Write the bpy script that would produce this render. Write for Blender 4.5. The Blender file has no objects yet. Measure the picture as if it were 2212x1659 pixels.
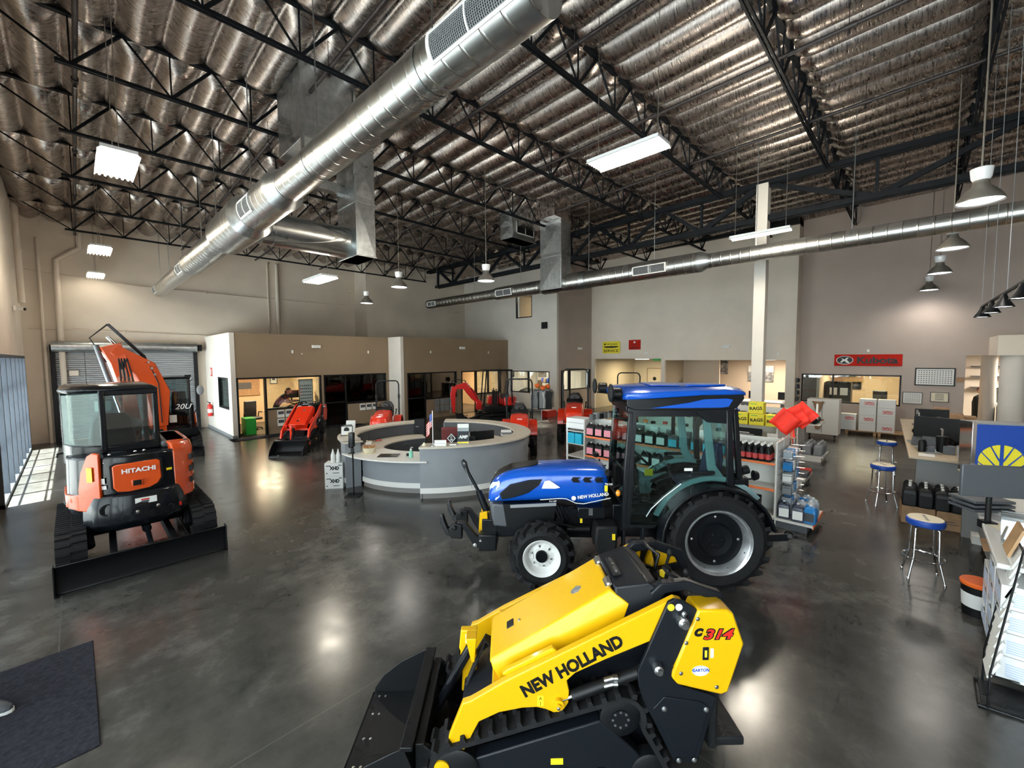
import bpy, bmesh, math, random
from math import sin, cos, pi, radians
from mathutils import Vector as V, Matrix as MX
S=bpy.context.scene; C=S.collection; rnd=random.Random(7)
# ---------------------------------------------------------------- camera
cd=bpy.data.cameras.new('camera'); cam=bpy.data.objects.new('camera',cd); C.objects.link(cam); S.camera=cam
cd.sensor_width=36; cd.lens=36*913/2212; cd.clip_start=.05; cd.clip_end=300
_y,_p,_r=radians(43.979),radians(3.622),radians(-.379)
_f=V((cos(_y)*cos(_p),sin(_y)*cos(_p),-sin(_p))); _rt=V((sin(_y),-cos(_y),0)); _u=_rt.cross(_f)
_r2=_rt*cos(_r)+_u*sin(_r); _u2=_u*cos(_r)-_rt*sin(_r)
cam.matrix_world=MX(((_r2.x,_u2.x,-_f.x,0),(_r2.y,_u2.y,-_f.y,0),(_r2.z,_u2.z,-_f.z,2.86),(0,0,0,1)))
# ---------------------------------------------------------------- colour management, world, sun, window light
S.view_settings.view_transform='Standard'; S.view_settings.look='None'; S.view_settings.gamma=1
S.view_settings.use_curve_mapping=False; S.view_settings.exposure=1.12
w=bpy.data.worlds.new('sky'); S.world=w; w.use_nodes=True
bg=w.node_tree.nodes['Background']; bg.inputs[0].default_value=(.80,.90,1,1); bg.inputs[1].default_value=1.3
try:
    S.cycles.max_bounces=5; S.cycles.diffuse_bounces=3; S.cycles.glossy_bounces=3; S.cycles.transparent_max_bounces=12
    S.cycles.sample_clamp_indirect=4; S.cycles.use_denoising=True; S.cycles.use_adaptive_sampling=True; S.cycles.adaptive_threshold=.06; S.cycles.adaptive_min_samples=12; S.cycles.caustics_reflective=False; S.cycles.caustics_refractive=False
    S.cycles.blur_glossy=1.0
except Exception: pass
def light(kind,name,loc,energy,col=(1,1,1),size=(1,1),direc=(0,0,-1),**k):
    d=bpy.data.lights.new(name,kind); o=bpy.data.objects.new(name,d); C.objects.link(o); o.location=loc
    d.energy=energy; d.color=col
    if kind=='AREA': d.shape='RECTANGLE'; d.size,d.size_y=size
    if kind=='POINT': d.shadow_soft_size=size[0]
    if kind=='SUN': d.angle=radians(.5)
    o.rotation_euler=V(direc).to_track_quat('-Z','Y').to_euler()
    for a,b in k.items(): setattr(d,a,b)
    return o
light('SUN','sun',(0,0,20),90,(1,.97,.92),direc=(.30,.03,-1))
DAY=(.97,.98,1)
light('AREA','daylight_storefront',(-1.45,16.4,1.55),650,DAY,(7.6,2.9),(1,0,-.05))
light('AREA','daylight_entrance',(-1.45,-.3,2.6),620,DAY,(10.4,4.6),(1,0,0)); light('AREA','added_side_fill',(-1.45,8.2,2.5),190,DAY,(6.2,4.6),(1,0,-.1))  # side light: unseen source added to brighten the floor at left
# ---------------------------------------------------------------- materials
def mat(name,col,rough=.5,metal=0,emit=0,coat=0,noise=0,nscale=8,bump=0,bscale=60,alpha=1,ecol=None,spec=None,ramp=None):
    m=bpy.data.materials.new(name); m.use_nodes=True; n=m.node_tree.nodes; l=m.node_tree.links; b=n['Principled BSDF']
    b.inputs['Base Color'].default_value=(*col,1); b.inputs['Roughness'].default_value=rough; b.inputs['Metallic'].default_value=metal
    if coat: b.inputs['Coat Weight'].default_value=coat; b.inputs['Coat Roughness'].default_value=.06
    if spec is not None: b.inputs['Specular IOR Level'].default_value=spec
    if emit: b.inputs['Emission Color'].default_value=(*(ecol or col),1); b.inputs['Emission Strength'].default_value=emit
    tc=n.new('ShaderNodeTexCoord')
    if noise:
        t=n.new('ShaderNodeTexNoise'); t.inputs['Scale'].default_value=nscale; t.inputs['Detail'].default_value=6; l.new(tc.outputs['Object'],t.inputs[0])
        r=n.new('ShaderNodeValToRGB'); r.color_ramp.elements[0].position=.3; r.color_ramp.elements[1].position=.7
        a=[max(0,c*(1-noise)) for c in col]; c2=ramp or [min(1,c*(1+noise)) for c in col]
        r.color_ramp.elements[0].color=(*a,1); r.color_ramp.elements[1].color=(*c2,1)
        l.new(t.outputs[0],r.inputs[0]); l.new(r.outputs[0],b.inputs['Base Color'])
    if bump:
        t=n.new('ShaderNodeTexNoise'); t.inputs['Scale'].default_value=bscale; t.inputs['Detail'].default_value=3; l.new(tc.outputs['Object'],t.inputs[0])
        q=n.new('ShaderNodeBump'); q.inputs['Strength'].default_value=bump; q.inputs['Distance'].default_value=.01
        l.new(t.outputs[0],q.inputs['Height']); l.new(q.outputs[0],b.inputs['Normal'])
    return m
def glass(name,tint=(.9,.95,.95),refl=.05,gl=(1,1,1),fk=.38):
    m=bpy.data.materials.new(name); m.use_nodes=True; n=m.node_tree.nodes; l=m.node_tree.links; n.clear()
    o=n.new('ShaderNodeOutputMaterial'); mx=n.new('ShaderNodeMixShader'); t=n.new('ShaderNodeBsdfTransparent'); g=n.new('ShaderNodeBsdfGlossy')
    lw=n.new('ShaderNodeLayerWeight'); lw.inputs[0].default_value=.35; ma=n.new('ShaderNodeMath'); ma.operation='MULTIPLY_ADD'
    ma.inputs[1].default_value=fk; ma.inputs[2].default_value=refl; l.new(lw.outputs['Fresnel'],ma.inputs[0])
    t.inputs[0].default_value=(*tint,1); g.inputs[0].default_value=(*gl,1); g.inputs['Roughness'].default_value=.02
    l.new(ma.outputs[0],mx.inputs[0]); l.new(t.outputs[0],mx.inputs[1]); l.new(g.outputs[0],mx.inputs[2]); l.new(mx.outputs[0],o.inputs[0])
    return m
M={}
def dm(k,*a,**kw): M[k]=mat(k,*a,**kw)
dm('black',(.005,.0055,.0065),.42,spec=.28); dm('blackgloss',(.004,.0045,.006),.15,coat=.2); dm('blackmat',(.010,.0105,.012),.6,spec=.3); dm('rubber',(.009,.0092,.0105),.72,noise=.3,nscale=20,spec=.25)
dm('steel',(.55,.56,.57),.28,1); dm('chrome',(.85,.86,.88),.08,1); dm('white',(.78,.78,.76),.45); dm('whitegloss',(.82,.83,.84),.25,coat=.4)
dm('grey',(.22,.23,.24),.5); dm('dgrey',(.07,.075,.085),.45); dm('joist',(.008,.010,.013),.6,spec=.15); dm('paper',(.8,.8,.77),.7)
dm('nhyellow',(.68,.385,.003),.30,coat=.15,spec=.35); dm('signred',(.50,.02,.012),.8,spec=.15); dm('matfibre',(.026,.026,.033),1,spec=.05,noise=.3,nscale=30); dm('nhblue',(.004,.085,.50),.24,coat=.5,metal=.1); dm('kubota',(.70,.028,.005),.28,coat=.4); dm('hitachi',(.66,.075,.006),.25,coat=.4)
dm('red',(.65,.02,.012),.4); dm('redflag',(1,.035,.015),.6); dm('orange',(.85,.15,.02),.4); dm('blue',(.01,.06,.36),.4); dm('cyan',(.02,.42,.62),.35); dm('green',(.02,.4,.05),.45)
dm('yellow',(.85,.72,.03),.5); dm('label_yellow',(.95,.70,.02),.4); dm('cardboard',(.36,.22,.12),.8,noise=.15,nscale=12); dm('wood',(.45,.27,.13),.5,noise=.25,nscale=6)
dm('pink',(.75,.16,.22),.5); dm('cream',(.78,.70,.52),.5); dm('skin',(.55,.29,.19),.55); dm('denim',(.05,.13,.36),.8,noise=.3,nscale=40); dm('shirt',(.015,.02,.022),.85)
dm('taupe',(.27,.195,.125),.85,noise=.05,nscale=1.5); dm('wallw',(.70,.66,.60),.85,noise=.04,nscale=1.2,bump=.1,bscale=30); dm('wall_dimmed',(.46,.385,.34),.85,noise=.05,nscale=1,bump=.1,bscale=30); dm('wall',(.76,.68,.58),.85,noise=.05,nscale=1,bump=.1,bscale=30); dm('warmwall',(.62,.47,.30),.85)  # service and east walls: one paint, brighter and dimmer light put into the colour
dm('lam_grey',(.225,.24,.26),.5,noise=.06,nscale=3); dm('lam_top',(.52,.47,.40),.35,noise=.08,nscale=60); dm('duct',(.46,.47,.455),.32,1,noise=.10,nscale=5); dm('galv',(.42,.45,.46),.36,1,noise=.18,nscale=9)
dm('lampwhite',(1,1,1),.5,emit=5,ecol=(1,.90,.72)); dm('lampcool',(1,1,1),.5,emit=9,ecol=(.9,.93,1)); dm('lampdisc',(1,1,1),.5,emit=3.2,ecol=(.86,.90,1))
dm('bellgrey',(.30,.275,.24),.35,.6); dm('screen',(.01,.012,.016),.15); dm('amber',(.95,.30,.02),.2,coat=.5); dm('leather',(.02,.02,.022),.45); dm('navy',(.008,.02,.09),.5); dm('lens',(.75,.78,.8),.12,.4)
M['glass']=glass('glass'); M['exglass']=glass('exglass',(.72,.84,.82),.015,fk=.07); M['tint']=glass('tint',(.50,.60,.62),.12); M['darkglass']=glass('darkglass',(.16,.20,.22),.03); M['cabglass']=glass('cabglass',(.78,.92,.91),.06); M['clearplastic']=glass('clearplastic',(.8,.85,.88),.15)
# ---------------------------------------------------------------- mesh builder
class MB:
    def __init__(s,T=None): s.v=[]; s.f=[]; s.m=[]; s.c=0; s.T=T
    def add(s,vs,fs):
        o=len(s.v); T=s.T
        s.v+=[tuple(T@V(p)) if T else tuple(p) for p in vs]
        for f in fs: s.f.append([o+i for i in f]); s.m.append(s.c)
        return s
    def box(s,x0,x1,y0,y1,z0,z1):
        return s.add([(x,y,z) for z in (z0,z1) for y in (y0,y1) for x in (x0,x1)],[(0,2,3,1),(4,5,7,6),(0,1,5,4),(2,6,7,3),(0,4,6,2),(1,3,7,5)])
    def bx(s,c,d,r=(0,0,0)):
        q=MX.Translation(c)@(MX.Rotation(r[2],4,'Z')@MX.Rotation(r[1],4,'Y')@MX.Rotation(r[0],4,'X')); h=[a/2 for a in d]
        return s.add([tuple(q@V((x*h[0],y*h[1],z*h[2]))) for z in (-1,1) for y in (-1,1) for x in (-1,1)],[(0,2,3,1),(4,5,7,6),(0,1,5,4),(2,6,7,3),(0,4,6,2),(1,3,7,5)])
    def bar(s,a,b,w,h=None,up=(0,0,1)):
        h=h or w; a=V(a); b=V(b); d=(b-a).normalized(); u=V(up)
        if abs(d.dot(u))>.97: u=V((1,0,0))
        x=d.cross(u).normalized(); y=x.cross(d)
        P=[a+x*i*w/2+y*j*h/2 for i,j in ((-1,-1),(1,-1),(1,1),(-1,1))]+[b+x*i*w/2+y*j*h/2 for i,j in ((-1,-1),(1,-1),(1,1),(-1,1))]
        return s.add(P,[(3,2,1,0),(4,5,6,7),(0,1,5,4),(1,2,6,5),(2,3,7,6),(3,0,4,7)])
    def tube(s,pts,r,n=8,closed=False,cap=True):
        P=[V(p) for p in pts]; N=len(P); rr=r if isinstance(r,(list,tuple)) else [r]*N; rings=[]; u=None
        for i in range(N):
            if closed: d=P[(i+1)%N]-P[i-1]
            else: d=P[min(i+1,N-1)]-P[max(i-1,0)]
            d=d.normalized() if d.length>1e-9 else V((0,0,1))
            if u is None: u=d.orthogonal().normalized()
            u=(u-d*u.dot(d)); u=u.normalized() if u.length>1e-6 else d.orthogonal().normalized(); w=d.cross(u)
            rings.append([P[i]+(u*cos(2*pi*k/n)+w*sin(2*pi*k/n))*rr[i] for k in range(n)])
        return s.loft(rings,closed,cap)
    def cyl(s,a,b,r,r2=None,n=16): return s.tube([a,b],[r,r if r2 is None else r2],n)
    def loft(s,rings,closed=False,cap=True):
        n=len(rings[0]); N=len(rings); vs=[tuple(p) for R in rings for p in R]; fs=[]
        for i in range(N if closed else N-1):
            j=(i+1)%N
            for k in range(n): fs.append((i*n+k,i*n+(k+1)%n,j*n+(k+1)%n,j*n+k))
        if cap and not closed: fs.append(tuple(range(n))[::-1]); fs.append(tuple((N-1)*n+k for k in range(n)))
        return s.add(vs,fs)
    def prism(s,pts,a,b,ax='y'):
        g={'y':lambda p,t:(p[0],t,p[1]),'x':lambda p,t:(t,p[0],p[1]),'z':lambda p,t:(p[0],p[1],t)}[ax]; n=len(pts)
        return s.add([g(p,a) for p in pts]+[g(p,b) for p in pts],[tuple(range(n)),tuple(range(2*n-1,n-1,-1))]+[(k,(k+1)%n+0,(k+1)%n+n,k+n) for k in range(n)])
    def lathe(s,prof,c=(0,0,0),ax='z',n=24,cap=True,a0=0,a1=2*pi):
        c=V(c); g={'z':lambda r,h,t:V((r*cos(t),r*sin(t),h)),'y':lambda r,h,t:V((r*cos(t),h,r*sin(t))),'x':lambda r,h,t:V((h,r*cos(t),r*sin(t)))}[ax]
        return s.loft([[c+g(max(r,1e-4),h,2*pi*k/n) for k in range(n)] for r,h in prof],False,cap)
    def sph(s,c,r,n=12,m=8):
        r=(r,r,r) if not isinstance(r,(tuple,list)) else r
        return s.loft([[V(c)+V((r[0]*sin(pi*i/m)*cos(2*pi*k/n),r[1]*sin(pi*i/m)*sin(2*pi*k/n),r[2]*cos(pi*i/m))) if 0<i<m else V(c)+V((1e-4*cos(2*pi*k/n),1e-4*sin(2*pi*k/n),r[2]*cos(pi*i/m))) for k in range(n)] for i in range(m+1)])
    def build(s,name,ms,parent=None,bevel=0,smooth=38,loc=None,seg=2,mods=()):
        me=bpy.data.meshes.new(name); me.from_pydata(s.v,[],s.f); ms=ms if isinstance(ms,(list,tuple)) else [ms]
        for m in ms: me.materials.append(M[m] if isinstance(m,str) else m)
        me.polygons.foreach_set('material_index',s.m)
        b=bmesh.new(); b.from_mesh(me); bmesh.ops.recalc_face_normals(b,faces=b.faces); b.to_mesh(me); b.free()
        if smooth: me.shade_smooth(); me.set_sharp_from_angle(angle=radians(smooth))
        o=bpy.data.objects.new(name,me); C.objects.link(o)
        if parent: o.parent=parent
        if loc: o.location=loc
        if bevel:
            q=o.modifiers.new('bevel','BEVEL'); q.width=bevel; q.segments=seg; q.limit_method='ANGLE'; q.angle_limit=radians(35); q.harden_normals=False
        return o
def thing(name,label,cat,loc=(0,0,0),rz=0,group=None):
    o=bpy.data.objects.new(name,None); C.objects.link(o); o.location=loc; o.rotation_euler=(0,0,rz); o.empty_display_size=.1
    return tag(o,label,cat,group)
def tag(o,label,cat=None,group=None,kind=None):
    o['label']=label
    if cat: o['category']=cat
    if group: o['group']=group
    if kind: o['kind']=kind
    return o
def struct(o): o['kind']='structure'; return o
_kids={}
def dup(root,loc,rz=None,label=None,group=None,ch=None):
    ch=ch or {}
    def cp(o,par):
        c=o.copy(); C.objects.link(c)
        if par: c.parent=par
        for k in o.children: cp(k,c)
        return c
    r=cp(root,None); r.location=loc
    if rz is not None: r.rotation_euler=(0,0,rz)
    if label: r['label']=label
    if group: r['group']=group
    return r
def text(body,size,org,xd,up,m,parent,name='lettering',ext=.0015,sx=1,bold=0,shear=0,align='CENTER',fit=None):
    c=bpy.data.curves.new(name,'FONT'); c.body=body; c.size=size; c.extrude=ext; c.align_x=align; c.align_y='CENTER'; c.offset=bold; c.shear=shear; c.resolution_u=3
    o=bpy.data.objects.new('t',c); C.objects.link(o); dg=bpy.context.evaluated_depsgraph_get(); me=bpy.data.meshes.new_from_object(o.evaluated_get(dg)); me.name=name
    bpy.data.objects.remove(o); me.materials.clear(); me.materials.append(M[m])
    if fit: xs=[v.co.x for v in me.vertices]; sx=fit/(max(xs)-min(xs))
    x=V(xd).normalized(); y=V(up); y=(y-x*y.dot(x)).normalized(); z=x.cross(y)
    me.transform(MX(((x.x*sx,y.x,z.x,org[0]),(x.y*sx,y.y,z.y,org[1]),(x.z*sx,y.z,z.z,org[2]),(0,0,0,1))))
    q=bpy.data.objects.new(name,me); C.objects.link(q)
    if parent: q.parent=parent
    return q
def interp(prof,t):
    for (a,b),(c,d) in zip(prof,prof[1:]):
        if t<=c: return b+(d-b)*(t-a)/(c-a) if c>a else b
    return prof[-1][1]
# ================================================================ setting
def floor_mat():
    m=mat('polished_concrete',(.1,.1,.1),.16); n=m.node_tree.nodes; l=m.node_tree.links; b=n['Principled BSDF']; tc=n['Texture Coordinate']
    def noise(sc,de,ro=.55):
        t=n.new('ShaderNodeTexNoise'); t.inputs['Scale'].default_value=sc; t.inputs['Detail'].default_value=de; t.inputs['Roughness'].default_value=ro; l.new(tc.outputs['Object'],t.inputs[0]); return t
    t1,t2,t3=noise(.55,4,.55),noise(3.2,7,.6),noise(22,5,.6)
    r=n.new('ShaderNodeValToRGB'); r.color_ramp.elements[0].position=.37; r.color_ramp.elements[1].position=.72; r.color_ramp.elements[0].color=(.030,.029,.026,1); r.color_ramp.elements[1].color=(.125,.120,.110,1)
    e=r.color_ramp.elements.new(.54); e.color=(.053,.051,.046,1)
    mm=n.new('ShaderNodeMath'); mm.operation='MULTIPLY_ADD'; mm.inputs[1].default_value=.55; l.new(t1.outputs[0],mm.inputs[0])
    m2=n.new('ShaderNodeMath'); m2.operation='MULTIPLY_ADD'; m2.inputs[1].default_value=.40; m2.inputs[2].default_value=.0; l.new(t2.outputs[0],m2.inputs[0])
    m3=n.new('ShaderNodeMath'); m3.operation='MULTIPLY_ADD'; m3.inputs[1].default_value=.10; l.new(t3.outputs[0],m3.inputs[0]); l.new(m2.outputs[0],m3.inputs[2]); l.new(m3.outputs[0],mm.inputs[2]); l.new(mm.outputs[0],r.inputs[0])
    # saw-cut joints
    sx=n.new('ShaderNodeSeparateXYZ'); l.new(tc.outputs['Object'],sx.inputs[0]); outs=[]
    for ax,vals in (('X',(-.24,2.97,7.6,12.2,16.8)),('Y',(-1.2,3.37,7.9,12.5,17.0))):
        for v in vals:
            a=n.new('ShaderNodeMath'); a.operation='SUBTRACT'; a.inputs[1].default_value=v; l.new(sx.outputs[ax],a.inputs[0])
            c=n.new('ShaderNodeMath'); c.operation='ABSOLUTE'; l.new(a.outputs[0],c.inputs[0])
            d=n.new('ShaderNodeMath'); d.operation='GREATER_THAN'; d.inputs[1].default_value=.004; l.new(c.outputs[0],d.inputs[0]); outs.append(d)
    p=outs[0]
    for d in outs[1:]:
        q=n.new('ShaderNodeMath'); q.operation='MULTIPLY'; l.new(p.outputs[0],q.inputs[0]); l.new(d.outputs[0],q.inputs[1]); p=q
    mx=n.new('ShaderNodeMix'); mx.data_type='RGBA'; mx.inputs[6].default_value=(.085,.08,.07,1); l.new(p.outputs[0],mx.inputs[0]); l.new(r.outputs[0],mx.inputs[7]); l.new(mx.outputs[2],b.inputs['Base Color'])
    rr=n.new('ShaderNodeMapRange'); rr.inputs[1].default_value=.3; rr.inputs[2].default_value=.7; rr.inputs[3].default_value=.19; rr.inputs[4].default_value=.27; l.new(t2.outputs[0],rr.inputs[0]); l.new(rr.outputs[0],b.inputs['Roughness'])
    bp=n.new('ShaderNodeBump'); bp.inputs['Strength'].default_value=.03; bp.inputs['Distance'].default_value=.01; l.new(t2.outputs[0],bp.inputs['Height']); l.new(bp.outputs[0],b.inputs['Normal'])
    return m
M['floor']=floor_mat()
struct(MB().box(-1.3,27,-7,21.8,-.2,0).build('floor','floor',smooth=0))
dm('pavement',(.07,.07,.067),.8,noise=.1,nscale=2)
struct(MB().box(-40,-1.3,-20,40,-.22,-.02).build('trim_pavement','pavement',smooth=0))
def wallp(name,ax,c,u0,u1,z0,z1,holes,m,t=.15):
    """wall in plane ax=c (thickness t beyond it) spanning u0..u1, z0..z1 with rectangular holes (ua,ub,za,zb)"""
    b=MB(); us=sorted({u0,u1}|{h[i] for h in holes for i in (0,1)}); zs=sorted({z0,z1}|{h[i] for h in holes for i in (2,3)})
    for a,d in zip(us,us[1:]):
        run=None
        for e,g in list(zip(zs,zs[1:]))+[(None,None)]:
            solid=e is not None and not any(h[0]<=(a+d)/2<=h[1] and h[2]<=(e+g)/2<=h[3] for h in holes)
            if solid: run=(run[0] if run else e,g)
            if (not solid) and run:
                (b.box(c,c+t,a,d,*run) if ax=='x' else b.box(a,d,c,c+t,*run)); run=None
    return struct(b.build(name,m,smooth=0))
XW,NB,XE1,NM,NS,XS,XK=-1.12,21.65,16.94,20.35,13.2,20.07,20.8
def deck(y): return 8.62-.035*y
dm('wall_conc',(.66,.59,.50),.85,noise=.08,nscale=.8,bump=.15,bscale=15)
wallp('wall_west','x',XW,-7,21.8,0,9,[(-5.6,11.4,0,4.9),(12.6,20.3,0,3.0)],'wall_conc',-.18)
wallp('wall_north','y',NB,-1.3,27,0,9,[],'wall_conc')
wallp('wall_south','y',-7,-1.3,27,0,9,[],'wall_dimmed',-.15)
struct(MB().box(10.5,16.94,NM,NB,3.9,8.2).build('wall_north_middle','wall_conc',smooth=0))
wallp('wall_east_inner','x',XE1,NS-.003,NB,0,8.6,[(13.67,16.45,.94,2.12),(14.85,16.02,4.97,6.4)],'wallw')
wallp('wall_alcove','y',NS,XE1+.15,XS+.15,0,8.6,[(17.3,19.97,1.12,2.18)],'wall_dimmed')
wallp('wall_service','x',XS,3.75,NS+.15,0,8.35,[(9.17,12.98,0,2.74),(3.92,8.98,0,2.67)],'wall')
wallp('wall_east','x',XK,-7,3.75,0,8.6,[(.46,3.49,.98,2.11),(-4.5,-1.11,0,2.82)],'wall_dimmed')
struct(MB().box(XS,XK+.15,3.6,3.75,0,8.6).build('wall_return','wall',smooth=0))
# rooms behind the openings
def room(tagname,x0,x1,y0,y1,h,m,skip=''):
    b=MB()
    if 'n' not in skip: b.box(x0,x1,y1,y1+.1,0,h)
    if 's' not in skip: b.box(x0,x1,y0-.1,y0,0,h)
    if 'e' not in skip: b.box(x1,x1+.1,y0,y1,0,h)
    if 'w' not in skip: b.box(x0-.1,x0,y0,y1,0,h)
    if 'c' not in skip: b.box(x0-.1,x1+.1,y0-.1,y1+.1,h,h+.1)
    return struct(b.build('wall_'+tagname,m,smooth=0))
dm('carpet',(.10,.075,.05),.95,noise=.2,nscale=30)
# office blocks in the north-west
wallp('wall_office_front','y',17.64,4.018,10.1,0,3.8,[(4.0,7.02,0,2.18),(7.12,9.95,0,2.18)],'taupe')
wallp('wall_office_side','x',3.868,17.63,NB,0,3.8,[(18.05,19.62,1.0,2.18)],'wallw')
wallp('wall_office_step','x',10.098,16.6,17.64,0,3.8,[],'wallw')
wallp('wall_office_near','y',16.62,10.248,16.6,0,3.8,[(10.42,13.25,0,2.18),(13.55,16.35,0,2.18)],'taupe')
struct(MB().box(3.9,10.25,17.7,NB,3.7,3.79).box(10.2,16.9,16.75,NB,3.7,3.79).box(16.5,16.93,16.63,16.77,0,3.8).build('ceiling_office','taupe',smooth=0))
room('office_interior',4.05,7.05,17.8,21.4,2.6,'warmwall','s'); room('dark_office_interior',7.2,10.0,17.8,21.4,2.6,'taupe','s')
room('second_office_interior',10.3,13.35,16.8,21.4,2.6,'taupe','s'); room('third_office_interior',13.5,16.8,16.8,20.4,2.6,'warmwall','s')
room('corner_office_interior',17.2,19.9,13.45,17.5,2.6,'wallw','sw')
struct(MB().box(3.9,16.9,17.8,21.5,.001,.012).box(13.5,16.9,16.8,17.9,.001,.012).build('floor_office','carpet',smooth=0))
dm('hallwall',(.52,.45,.33),.85)
struct(MB().box(20.22,26,12.98,13.1,0,2.9).box(24.6,24.7,9.0,13,0,2.9).box(20.22,26,9.0,9.1,0,2.9).box(20.2,24.7,9,13.1,2.8,2.9).build('wall_hall','hallwall',smooth=0))
dm('beige_room',(.62,.50,.38),.85)
struct(MB().box(25.5,25.6,3.0,9.0,0,3).box(20.95,25.6,2.9,3.0,0,3).box(20.23,25.6,3.78,9,2.75,2.85).box(22.4,22.5,7.2,9.0,0,3).build('wall_back_office','beige_room',smooth=0))
struct(MB().box(24.5,24.6,-.2,2.9,0,2.8).box(20.95,24.6,-.3,-.2,0,2.8).box(20.95,24.6,-.3,3.0,2.7,2.8).build('wall_parts_office','warmwall',smooth=0))
struct(MB().box(25.5,25.6,-6,-.3,0,3).box(20.9,25.6,-6,-5.9,0,3).box(20.9,25.6,-6,-.3,2.95,3.05).build('wall_parts_back','wall',smooth=0))
# dark ceiling void cap and bulkhead column
struct(MB().box(14.14,14.46,3.34,3.65,0,7.85).build('wall_column','wallw',smooth=0,bevel=.01))
# baseboards
struct(MB().box(3.84,3.87,17.62,NB,0,.1).box(3.87,4.0,17.62,17.64,0,.1).build('baseboard_office','grey'))
struct(MB().box(20.04,20.07,3.75,3.92,0,.1).box(20.77,20.8,-1.11,3.6,0,.1).box(16.91,16.94,13.2,16.6,0,.1).box(16.94,20.05,13.17,13.2,0,.1).build('baseboard_east','grey'))
# ---- foil-faced insulation under the roof deck
def foil_mat():
    m=mat('foil',(.46,.41,.38),.24,1); n=m.node_tree.nodes; l=m.node_tree.links; b=n['Principled BSDF']; tc=n['Texture Coordinate']
    mp=n.new('ShaderNodeMapping'); mp.inputs['Scale'].default_value=(3.0,20,3.0); l.new(tc.outputs['Object'],mp.inputs[0])
    t=n.new('ShaderNodeTexNoise'); t.inputs['Scale'].default_value=1.6; t.inputs['Detail'].default_value=7; t.inputs['Roughness'].default_value=.62; t.inputs['Distortion'].default_value=.8; l.new(mp.outputs[0],t.inputs[0])
    v=n.new('ShaderNodeTexVoronoi'); v.inputs['Scale'].default_value=1.1; v.feature='DISTANCE_TO_EDGE'; l.new(mp.outputs[0],v.inputs[0])
    ad=n.new('ShaderNodeMath'); ad.operation='MULTIPLY_ADD'; ad.inputs[1].default_value=-.35; l.new(v.outputs[0],ad.inputs[0]); l.new(t.outputs[0],ad.inputs[2])
    q=n.new('ShaderNodeBump'); q.inputs['Strength'].default_value=.7; q.inputs['Distance'].default_value=.006; l.new(ad.outputs[0],q.inputs['Height']); l.new(q.outputs[0],b.inputs['Normal'])
    r=n.new('ShaderNodeMapRange'); r.inputs[1].default_value=.35; r.inputs[2].default_value=.7; r.inputs[3].default_value=.22; r.inputs[4].default_value=.40; l.new(t.outputs[0],r.inputs[0]); l.new(r.outputs[0],b.inputs['Roughness'])
    return m
M['foil']=foil_mat()
JN=[1.93+2.585*i for i in range(-3,8)]
def ceiling():
    from mathutils import noise as NZ
    P=.61; nx=14; vs=[]; fs=[]; X0=-1.12; cols=int((20.9+1.12)/P*nx)+1; dy=.085; rows=int((NB+7)/dy)+1
    for j in range(rows):
        y=-7+j*dy; dj=min(abs(y-q) for q in JN); pinch=1-math.exp(-(dj/.16)**2)*.75
        for i in range(cols):
            x=X0+i*P/nx; u=(i%nx)/nx; sag=abs(sin(pi*u))**.75
            w=NZ.noise(V((x*1.3,y*3.5,3)))*.010+NZ.noise(V((x*4,y*12,7)))*.004+NZ.noise(V((x*.5,y*.7,1)))*.03
            z=deck(y)-.02-(.24+w)*sag*pinch-.03*(1-pinch)
            vs.append((x+NZ.noise(V((x*.6,y*.9,9)))*.02,y,z+w*.4))
    for j in range(rows-1):
        for i in range(cols-1): a=j*cols+i; fs.append((a,a+1,a+cols+1,a+cols))
    b=MB(); b.v=vs; b.f=fs; b.m=[0]*len(fs); o=b.build('ceiling','foil',smooth=0); o.data.shade_smooth(); return struct(o)
ceiling()
struct(MB().box(-1.3,27,-7.2,21.9,9.0,9.1).build('ceiling_roof','black',smooth=0))
# ---- glazing
def frame(name,ax,c,u0,u1,z0,z1,vert,hor,gm='glass',w=.05,d=.10,m='black'):
    """aluminium frame in plane ax=c, with mullions at vert and bars at hor=[(z,ua,ub)]"""
    b=MB(); bb=(lambda a,e,f,g:b.box(c-d/2,c+d/2,a,e,f,g)) if ax=='x' else (lambda a,e,f,g:b.box(a,e,c-d/2,c+d/2,f,g))
    bb(u0,u0+w,z0,z1); bb(u1-w,u1,z0,z1); bb(u0,u1,z1-w,z1); bb(u0,u1,z0,z0+w)
    for v in vert: bb(v-w/2,v+w/2,z0,z1)
    for z,a,e in hor: (b.box(c-.012,c+.012,a,e,z-w/3,z+w/3) if ax=='x' else bb(a,e,z-w/2,z+w/2))
    o=struct(b.build(name,m,bevel=.004))
    g=MB(); (g.box(c-.004,c+.004,u0+.01,u1-.01,z0+.01,z1-.01) if ax=='x' else g.box(u0+.01,u1-.01,c-.004,c+.004,z0+.01,z1-.01)); g.build('pane',gm,o,smooth=0)
    return o
dm('alu_dark',(.05,.06,.075),.4,.3)
frame('window_1','x',-1.2,12.6,20.3,0,3.0,[12.6+1.1*i for i in range(1,7)],[(2.2,12.6,20.3),(1.05,12.6,20.3)],w=.08,d=.30,m='alu_dark')
frame('window_2','x',-1.2,-5.6,11.4,0,4.9,[-5.6+1.417*i for i in range(1,12)],[(2.3,-5.6,11.4),(3.6,-5.6,11.4)],w=.07,d=.14,m='alu_dark')  # entrance glazing extended northward, unseen, to brighten the floor beside the excavator
struct(MB().box(-6.5,-1.3,-6,11.6,5.0,5.2).build('trim_sun_block','grey'))  # unseen slab added outside to block sun from the entrance glass and pavement
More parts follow.
